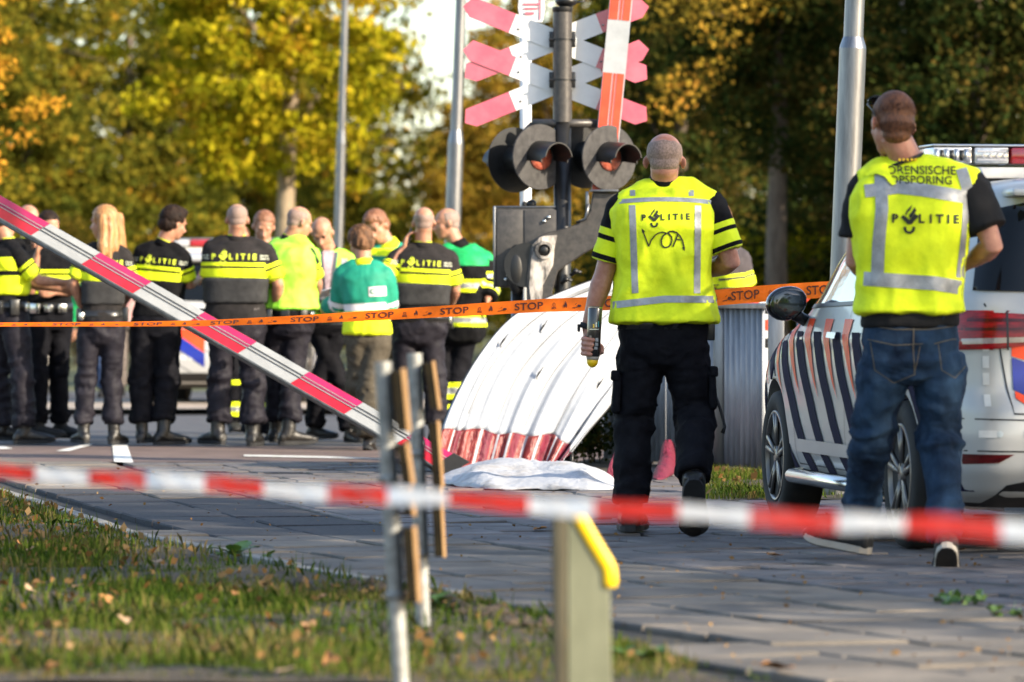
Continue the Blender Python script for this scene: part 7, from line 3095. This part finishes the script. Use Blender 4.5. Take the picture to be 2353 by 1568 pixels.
# sunglasses pushed up on the head
sgl = thing('sunglasses', 'dark sunglasses pushed up onto the short auburn hair', 'sunglasses', tuple(F.head + u * .1))
q = lambda x, y, z: F.head + s * (x * kk) + f * (y * kk) + u * (z * kk)
for sx in (1, -1):
    b = nbm()
    vs = ell(b, q(sx * .037, .058, .108), (s, (f * .6 + u * .8).normalized(), (u * .6 - f * .8).normalized()), (.037, .006, .027), sub=2)
    emit('lens', b, glass_d, parent=sgl)
    b = nbm()
    tube(b, [q(sx * .066, .070, .098), q(sx * .082, .045, .085), q(sx * .087, -.01, .045), q(sx * .085, -.03, .015)], .0028, seg=6)
    emit('temple_arm', b, gear, parent=sgl)
b = nbm()
tube(b, [q(-.066, .072, .108), q(-.034, .078, .122), q(0, .074, .116), q(.034, .078, .122), q(.066, .072, .108)], .003, seg=6)
emit('frame', b, silver, parent=sgl)

# ------------------------------------------------------------------ the group of officers and rescue workers
GC = 'officers and rescue workers standing in a row'
SC = 304
# 1: outermost, hands together, seen from the side
J = std_J(14, 468, 1018, SC, yaw=70, arms='front', stance=.10)
J.update(head=(10, 508, 0), neck=(16, 562, 0), sL=(4, 590, .17), sR=(44, 586, -.17), eR=(92, 645, -.16), wR=(150, 650, -.10), eL=(60, 650, .22), wL=(138, 665, .12),
         kL=(-8, 868, .1), aL=(2, 985, .14), kR=(56, 868, -.12), aR=(58, 990, -.1), pel=(18, 760, 0), hL=(8, 735, .09), hR=(36, 735, -.09))
F = person('officer with forearms held out, torso half hidden at the very end of the row', 37.2, J, yaw=70, head=(65, 10, 0), group=GC, wid=1.05, dep=1.15)
hair(F, hair_dark, 'short', 2)
trousers(F, troy, amp=.010, seed=31, thigh=.1, knee=.08, shin=.08, hem=.08)
bv = police_top(F, seed=32, text=False, arm_vest=False)
v_, bv = top_garment(F, 'vest', blk, s0=.42, s1=.93, grow=.036, bands=[(.10, .20, hiyel), (.24, .40, hiyel)], amp=.008, seed=33, shoulder=False)
for x in (-.06, .07):
    on_back(F, bvh_of(v_.data) if False else bv, poly2d([(x - .05, -.40), (x - .05, -.26), (x + .05, -.26), (x + .05, -.40)]), hiyel, 'pouch_panel', front=True, parent=v_)
belt(F, pouches=[(0, .08, .10, gear), (50, .06, .10, gear), (90, .07, .12, gear), (130, .06, .06, chrome), (-60, .07, .1, gear)])
boot(F, 'L', boot_l, 80, 0, L=1.12); boot(F, 'R', boot_l, 75, 0, L=1.15)
# 2: behind, mostly hidden
J = std_J(66, 470, 1010, SC * 37 / 38.2, yaw=160, stance=.08)
J['wL'] = (86, 575, -.2); J['eL'] = (100, 640, -.12)
F = person('officer whose forehead shows above the barrier arm, standing second in the row', 38.4, J, yaw=160, head=(150, 12, 0), group=GC)
stubble_cap(F, hair_brown, .08)
trousers(F, trou_blk, amp=.008, seed=41)
police_top(F, seed=42, text=False, arm_vest=False)
boot(F, 'L', rubber, 150, 0); boot(F, 'R', rubber, 170, 0)
# 3: hand at face
J = std_J(112, 488, 1006, SC * 37 / 38, yaw=150, stance=.10)
J.update(eL=(170, 655, -.1), wL=(128, 668, -.3), eR=(78, 660, -.2), wR=(92, 585, -.28), sL=(160, 596, .07), sR=(78, 598, -.1))
J['sL'], J['sR'] = (74, 600, -.08), (156, 600, .08)
J['eL'], J['wL'] = (78, 668, -.22), (92, 590, -.26)
J['eR'], J['wR'] = (166, 668, -.02), (130, 672, -.22)
F = person('dark-haired officer with a hand raised to the chin, half hidden by the barrier arm', 38.0, J, yaw=175, head=(150, 14, 0), group=GC)
hair(F, hair_dark, 'short', 6)
trousers(F, trou_blk, amp=.008, seed=43, thigh=.098, knee=.076, shin=.072, hem=.074)
police_top(F, seed=44, text=False, arm_vest=False)
belt(F, pouches=[(150, .08, .08, chrome), (180, .06, .06, chrome), (210, .07, .07, chrome), (120, .06, .1, gear)])
boot(F, 'L', rubber, 120, 0, L=1.1); boot(F, 'R', rubber, 100, 0, L=1.12)
# 4: long-haired woman
J = std_J(232, 472, 1022, SC, yaw=-6, stance=.115)
J.update(head=(238, 512, 0), neck=(242, 566, 0), sL=(198, 588, 0), sR=(284, 590, 0), eL=(170, 650, -.02), wL=(184, 704, .08), eR=(304, 660, .0), wR=(285, 690, .2), pel=(232, 788), hL=(208, 752), hR=(258, 752),
         kL=(196, 880, .02), aL=(192, 994, 0), kR=(256, 880, .03), aR=(262, 996, 0))
F = person('police woman with long ginger-blond hair, face turned to the side', 36.8, J, yaw=-5, head=(-62, 6, 0), group=GC, wid=.84, k=.97)
hair(F, hair_ginger, 'long', 7)
trousers(F, troy, amp=.010, seed=45, hem_t=.80, thigh=.098, knee=.076, shin=.072, hem=.074)
police_top(F, shirt_m=shirt_grey, seed=46, voff=.01)
belt(F, s=.30, pouches=[(-85, .08, .12, gear), (-60, .05, .06, chrome), (85, .07, .14, gear)])
boot(F, 'L', boot_l, -25, 0); boot(F, 'R', boot_l, 20, 0)
# 5: dark hair, head turned
J = std_J(368, 476, 1020, SC, yaw=12, stance=.105)
J.update(head=(399, 514, 0), neck=(376, 566, 0), sL=(326, 582, .04), sR=(418, 590, -.05), eL=(316, 645, .06), wL=(345, 680, .24), eR=(434, 655, .02), wR=(452, 640, .25), pel=(356, 775), hL=(332, 748), hR=(384, 748),
         kL=(324, 878, .02), aL=(326, 993, 0), kR=(384, 878, .02), aR=(376, 994, -.05))
F = person('dark-haired officer in short sleeves, black polo with yellow bands, turned towards the huddle', 36.9, J, yaw=12, head=(55, 16, 6), group=GC, wid=.98)
hair(F, hair_dark, 'thick', 8)
trousers(F, trou_blk, amp=.010, seed=47, hem_t=.78, thigh=.108, knee=.088, shin=.08, hem=.082)
police_top(F, seed=48, armour_m=blk)
boot(F, 'L', boot_l, 10, 0, shaft=.22); boot(F, 'R', boot_l, 62, 0, L=1.1, shaft=.22)
# 6: big balding officer with grey armour
J = std_J(548, 468, 1022, SC, yaw=2, stance=.13, sw=.22)
J.update(head=(545, 506, 0), neck=(543, 555, 0), sL=(486, 572, .02), sR=(610, 578, -.02), eL=(478, 648, .08), wL=(492, 690, .25), eR=(640, 655, -.02), wR=(632, 715, .12), pel=(540, 790), hL=(514, 755), hR=(570, 755),
         kL=(506, 880, .02), aL=(500, 992, 0), kR=(580, 880, .02), aR=(580, 996, 0), arm=1.08)
F = person('heavily built balding officer in grey body armour, broad back to the camera', 36.8, J, yaw=2, head=(-8, 8, 0), group=GC, wid=1.24, dep=1.3, k=1.04)
stubble_cap(F, stubble, .09)
trousers(F, troy, amp=.012, seed=49, hem_t=.79, thigh=.104, knee=.086, shin=.084, hem=.084)
police_top(F, shirt_m=shirt_grey, seed=50, wtext=.34, voff=.0)
belt(F, s=.285, h=.09, m=mat('brown_grey_belt', (.06, .052, .05), rough=.7, var=.2), grow=.016, pouches=[(-92, .07, .13, gear), (-80, .03, .08, chrome), (95, .07, .12, gear)])
boot(F, 'L', boot_l, -35, 0, L=1.12, shaft=.2); boot(F, 'R', boot_l, 8, 0, L=1.1, shaft=.2)
# 7: short red hair looking down, behind
J = std_J(606, 486, 1018, SC * 36.8 / 38.6, yaw=190, stance=.07)
F = person('firefighter with short reddish hair looking down behind the balding officer', 38.6, J, yaw=190, head=(175, 26, -6), group=GC)
hair(F, hair_red, 'short', 9)
trousers(F, trou_blk, amp=.009, seed=51, bands=[(.17, .21, hiyel), (.21, .25, reflec), (.25, .29, hiyel)], hem=.10, shin=.10, knee=.10, hem_t=1.0)
top_garment(F, 'coat', blk, s0=.05, s1=.985, grow=.04, sleeve=1.9, sgrow=.03, bands=[(.22, .26, hiyel), (.26, .30, reflec), (.30, .34, hiyel)], amp=.008, seed=52)
boot(F, 'L', rubber, 180, 0, L=1.1); boot(F, 'R', rubber, 170, 0, L=1.1)
# firefighter hidden behind the balding officer, legs show
J = std_J(552, 520, 992, SC * 36.8 / 40.5, yaw=180, stance=.06)
F = person('firefighter hidden behind the balding officer, only banded trouser legs visible', 40.4, J, yaw=180, head=(180, 25, 0), group=GC)
stubble_cap(F, hair_brown, .09)
trousers(F, trou_blk, amp=.009, seed=53, bands=[(.14, .18, hiyel), (.18, .22, reflec), (.22, .26, hiyel), (.40, .44, hiyel)], hem=.10, shin=.10, knee=.10, hem_t=1.0)
top_garment(F, 'coat', blk, s0=.05, s1=.985, grow=.04, sleeve=1.9, sgrow=.03, amp=.008, seed=54)
boot(F, 'L', rubber, 180, 0, L=1.1); boot(F, 'R', rubber, 170, 0, L=1.1)
# 8: bald, lime vest over police polo
J = std_J(676, 478, 1016, SC, yaw=25, stance=.10)
J.update(head=(688, 512, 0), neck=(664, 558, 0), sL=(622, 585, .08), sR=(706, 585, -.10), eR=(730, 650, -.02), wR=(722, 690, .16), eL=(618, 655, .14), wL=(650, 690, .3), pel=(660, 775), hL=(636, 745), hR=(684, 748),
         kL=(634, 875, .10), aL=(632, 992, .12), kR=(672, 878, -.02), aR=(664, 992, -.08))
F = person('bald officer in a lime vest over a short-sleeved polo, facing the man with papers', 37.0, J, yaw=28, head=(62, 18, 0), group=GC, wid=1.05, dep=1.2)
stubble_cap(F, stubble, .07)
trousers(F, troy, amp=.011, seed=55, hem_t=.78, thigh=.102, knee=.082, shin=.08, hem=.08)
police_top(F, shirt_m=shirt_grey, seed=56, text=False, arm_vest=False)
v_, bv = top_garment(F, 'vest', higrn, s0=.30, s1=.975, grow=.045, amp=.014, seed=57, flare=.05, scale=(5, 5, 4))
belt(F, s=.27, pouches=[(-20, .08, .10, gear), (20, .07, .09, gear), (60, .06, .1, gear), (85, .04, .04, chrome)])
boot(F, 'L', boot_l, 30, 0, shaft=.2); boot(F, 'R', boot_l, 62, 0, L=1.15, shaft=.2)
# 9: bald man facing the camera, looking down at papers
J = std_J(752, 494, 1018, SC * 36.8 / 38.2, yaw=180, stance=.13)
J.update(head=(741, 536, -.08), neck=(756, 585, 0), sL=(700, 612, 0), sR=(812, 612, 0), eL=(700, 690, -.05), wL=(748, 700, -.26), eR=(828, 685, -.05), wR=(782, 700, -.26), kL=(728, 890, 0), aL=(722, 985, .1), kR=(790, 895, -.02), aR=(806, 995, -.1))
J['sL'], J['sR'] = J['sR'], J['sL']; J['eL'], J['eR'] = J['eR'], J['eL']; J['wL'], J['wR'] = J['wR'], J['wL']
J['hL'], J['hR'] = J['hR'], J['hL']; J['kL'], J['kR'] = J['kR'], J['kL']; J['aL'], J['aR'] = J['aR'], J['aL']
J['face'] = True
F = person('bald man facing the camera in a checked shirt and lime vest, reading a paper', 38.0, J, yaw=180, head=(188, 34, 4), group=GC, wid=1.1)
stubble_cap(F, stubble, .0)
trousers(F, trou_blk, amp=.009, seed=58)
top_garment(F, 'jacket', mat('slate_jacket', (.05, .055, .065), rough=.85, col2=(.10, .11, .125), vs=10), s0=.12, s1=.985, grow=.022, sleeve=1.9, sgrow=.02, amp=.006, seed=59)
v_, bv = top_garment(F, 'vest', higrn, s0=.16, s1=.97, grow=.04, amp=.009, seed=60, flare=.02)
on_back(F, bv, poly2d([(-.075, .02), (.075, .02), (.045, -.34), (-.045, -.34)]), mat('slate_jacket', (.05, .055, .065)), 'jacket_front', front=True, off=.006, parent=v_)
on_back(F, bv, poly2d([(-.045, .03), (.045, .03), (.012, -.30), (-.012, -.30)]), mat('pink_checked_shirt', (.33, .22, .24), rough=.8, col2=(.5, .38, .42), vs=60), 'shirt_front', front=True, off=.012, parent=v_)
for x in (-.125, .125):
    on_back(F, bv, stroke2d([(x, -.03), (x, -.52)], .045), reflec, 'reflective_strip', front=True, off=.006, parent=v_)
collar(F, blk, r=.075, h=.035)
boot(F, 'L', boot_l, 150, 0); boot(F, 'R', boot_l, 120, 0)
pp = P(765, 668, 37.66)
b = nbm()
rings = []
for i, yv in enumerate(np.linspace(-.10, .10, 7)):
    rings.append([pp + Vector((x, yv * .6, -.045 * abs(x / .15) - yv * .9 * .25 + .012 * math.sin(i))) for x in np.linspace(-.15, .15, 9)])
loft(b, rings, close=False)
tag(emit('paper', apply_mods(b, lambda o: (setattr(o.modifiers.new('t', 'SOLIDIFY'), 'thickness', .002), None)[1]), mat('white_paper', (.62, .66, .78), rough=.7, var=.04), origin=pp), 'white sheet of paper held between the bald man and the paramedic', 'paper')
# 10: paramedic in green
J = std_J(838, 524, 1034, SC * 37 / 35.6, yaw=5, stance=.08)
J.update(head=(828, 560, .05), neck=(836, 612, 0), sL=(792, 630, .02), sR=(884, 634, -.02), eL=(776, 700, .10), wL=(744, 706, .32), eR=(892, 700, .05), wR=(872, 720, .28), pel=(846, 800), hL=(826, 768), hR=(868, 768),
         kL=(826, 885, .05), aL=(830, 995, .25), kR=(852, 890, -.05), aR=(850, 1012, -.12))
F = person('brown-haired paramedic in a green jacket with silver band and lime hem, leaning in', 35.8, J, yaw=2, head=(-30, 28, 0), group=GC, wid=.86, k=.94)
hair(F, hair_brown, 'bob', 10)
trousers(F, trou_grn, amp=.011, seed=61, thigh=.115, knee=.098, shin=.095, hem=.09)
j_, bv = top_garment(F, 'jacket', green_jk, s0=.17, s1=.985, grow=.026, sleeve=1.85, sgrow=.028, bands=[(.272, .325, reflec_w), (.325, .60, hiyel)], sbands=[(.86, 1.02, reflec_w), (1.75, 2.0, hiyel)], amp=.010, seed=62, flare=.02, scale=(6, 6, 5))
collar(F, hiyel, r=.078, h=.03)
on_back(F, bv, poly2d([(.035, -.155), (.16, -.155), (.16, -.225), (.035, -.225)]), reflec_w, 'badge_panel', parent=j_)
vs, fs = text_mesh('C', 1.0, 1, .03)
on_back(F, bv, xf2d((vs, fs), .055, .055, .065, -.19), mat('green_print', (0, .25, .14), var=0), 'lettering', off=.007, parent=j_)
boot(F, 'L', rubber, 5, 0); boot(F, 'R', boot_l, 12, 22, L=1.1)
# 11: taller rescue worker behind, face towards us
J = std_J(884, 482, 1010, SC * 37 / 38.4, yaw=205, stance=.08)
J.update(head=(866, 522, -.05), neck=(893, 572, 0), sL=(935, 592, 0), sR=(850, 600, 0))
J['face'] = True
F = person('tousle-haired rescue worker in a green jacket with yellow collar, head bent beside the paramedic', 38.3, J, yaw=205, head=(205, 30, 14), group=GC)
hair(F, hair_red, 'thick', 11)
trousers(F, trou_grn, amp=.009, seed=63)
top_garment(F, 'jacket', green_jk, s0=.08, s1=.985, grow=.036, sleeve=1.9, sgrow=.026, bands=[(.0, .06, hiyel), (.27, .32, reflec_w), (.32, .6, hiyel)], amp=.008, seed=64)
collar(F, hiyel, r=.085, h=.05)
boot(F, 'L', rubber, 180, 0); boot(F, 'R', rubber, 190, 0)
# 12: bald officer on the phone
J = std_J(965, 476, 1018, SC, yaw=3, stance=.115, sw=.20)
J.update(head=(974, 513, 0), neck=(972, 570, 0), sL=(914, 592, 0), sR=(1032, 595, 0), eL=(878, 640, -.12), wL=(928, 572, -.03), eR=(1046, 665, .04), wR=(1036, 700, .22), pel=(962, 790), hL=(936, 755), hR=(988, 755),
         kL=(926, 880, .02), aL=(920, 992, 0), kR=(1000, 880, .02), aR=(1004, 994, 0))
F = person('bald officer in grey armour holding a phone to the ear', 36.8, J, yaw=3, head=(0, 4, 0), group=GC, wid=1.12, dep=1.15, hand_l={'dir': (.25, .0, 1), 'palm': (.9, 0, -.2), 'curl': .45}, k=1.02)
stubble_cap(F, stubble, .05)
trousers(F, troy, amp=.011, seed=65, hem_t=.80, thigh=.106, knee=.086, shin=.084, hem=.084)
police_top(F, shirt_m=shirt_grey, seed=66, wtext=.31)
belt(F, s=.275, pouches=[(-85, .07, .14, gear), (-70, .03, .07, chrome), (88, .06, .13, gear), (75, .03, .06, chrome)])
boot(F, 'L', boot_l, -10, 0); boot(F, 'R', boot_l, 10, 0)
ph = P(941, 545, 36.84)
b = nbm()
box(b, ph, (.012, .07, .14), rot=Euler((R(-10), R(12), 0)).to_matrix(), bev=.004)
tag(emit('phone', b, gear, origin=ph, smooth=False), 'black phone held to the ear of the bald officer in armour', 'phone')
# 13: firefighter with green shoulders
J = std_J(1055, 474, 1012, SC * 37 / 38, yaw=200, stance=.07)
J.update(head=(1026, 515, 0), neck=(1052, 572, 0), sL=(1112, 600, .05), sR=(1010, 600, -.05), eL=(1126, 655, .0), wL=(1120, 690, -.12), eR=(1010, 665, -.02), wR=(1020, 700, -.2), kL=(1050, 880, 0), kR=(1020, 880, 0), aL=(1052, 985, 0), aR=(1018, 985, 0), pel=(1050, 790))
F = person('firefighter with green shoulder yoke and banded sleeve, fist resting near the cabinet', 37.8, J, yaw=205, head=(258, 8, 0), group=GC, wid=1.1, hand_l={'dir': (-.1, -.2, -1), 'curl': .9})
stubble_cap(F, mat('grey_brown_stubble', (.16, .12, .10), rough=.7, col2=(.3, .22, .18), vs=120), .085)
trousers(F, trou_blk, amp=.009, seed=67, bands=[(.16, .20, hiyel), (.20, .25, reflec), (.25, .29, hiyel), (.33, .37, hiyel), (.37, .42, reflec), (.42, .46, hiyel)], hem=.105, shin=.10, knee=.10, hem_t=1.0)
top_garment(F, 'coat', blk, s0=.02, s1=.985, grow=.04, sleeve=1.85, sgrow=.034,
            bands=[(-.1, .13, green_yoke), (.235, .265, hiyel), (.265, .305, reflec), (.305, .335, hiyel), (.50, .53, hiyel), (.53, .57, reflec), (.57, .60, hiyel)],
            sbands=[(.60, .70, hiyel), (.70, .86, reflec), (.86, .98, hiyel), (1.30, 1.42, hiyel), (1.42, 1.55, reflec), (1.55, 1.65, hiyel)], amp=.010, seed=68)
collar(F, blk, r=.08, h=.05)
boot(F, 'L', rubber, 190, 0, L=1.1); boot(F, 'R', rubber, 200, 0, L=1.1)
# 14: officer beyond the fence
J = std_J(1700, 500, 1040, 326, yaw=10, stance=.09)
J.update(head=(1650, 512, 0), neck=(1676, 568, .0), sL=(1636, 592, 0), sR=(1702, 602, 0), eR=(1722, 668, 0), wR=(1698, 712, .2), eL=(1636, 670, 0), wL=(1660, 700, .2))
F = person('officer bending behind the corrugated fence, yellow-banded shoulder showing past the vest', 34.6, J, yaw=-25, head=(-60, 20, 0), group='officers beyond the fence', wid=.72, k=.92)
hair(F, hair_brown, 'short', 12)
trousers(F, troy, amp=.009, seed=71)
police_top(F, shirt_m=mat('mauve_grey_shirt', (.03, .024, .028), rough=.85, col2=(.055, .045, .05), vs=14), seed=72, text=False, voff=.05)
boot(F, 'L', boot_l, 0, 0); boot(F, 'R', boot_l, 10, 0)

# ------------------------------------------------------------------ distant people
def bystander(label, u, Y, vt, top_m, leg_m, seed, yaw=180, hm=None):
    S = FPX / Y
    J = std_J(u, vt, CV + CAMH * S, S, yaw=yaw, arms='down', stance=.09)
    F = person(label, Y, J, yaw=yaw, head=(yaw, 5, 0), group='bystanders across the road')
    hair(F, hm or hair_brown, 'short', seed)
    trousers(F, leg_m, amp=.008, seed=seed)
    top_garment(F, 'jacket', top_m, s0=.08, s1=.985, grow=.025, sleeve=1.85, sgrow=.02, amp=.007, seed=seed + 1)
    boot(F, 'L', rubber, yaw, 0); boot(F, 'R', rubber, yaw + 15, 0)


bystander('distant bystander in green with blue jeans behind the long-haired woman', 218, 56, 596, green_yoke, mat('bystander_jeans', (.05, .08, .16), rough=.9, var=.2), 81)
bystander('distant bystander in a patterned red top seen between two officers', 296, 57, 590, mat('red_white_knit', (.35, .05, .07), rough=.9, col2=(.55, .5, .45), vs=30), mat('grey_brown_slacks', (.12, .10, .09), rough=.9, var=.2), 83)
bystander('distant bystander in pale clothes behind the second officer in the row', 88, 58, 600, mat('beige_coat', (.36, .28, .2), rough=.9, var=.2), mat('pale_slacks', (.3, .28, .26), rough=.9, var=.2), 85)
bystander('distant bystander in a light coat seen past the trouser legs of the man with papers', 716, 58, 598, mat('beige_coat', (.36, .28, .2)), mat('grey_brown_slacks', (.12, .10, .09)), 87)
# grey van far behind
print('people done', round(time.time() - T0, 1))
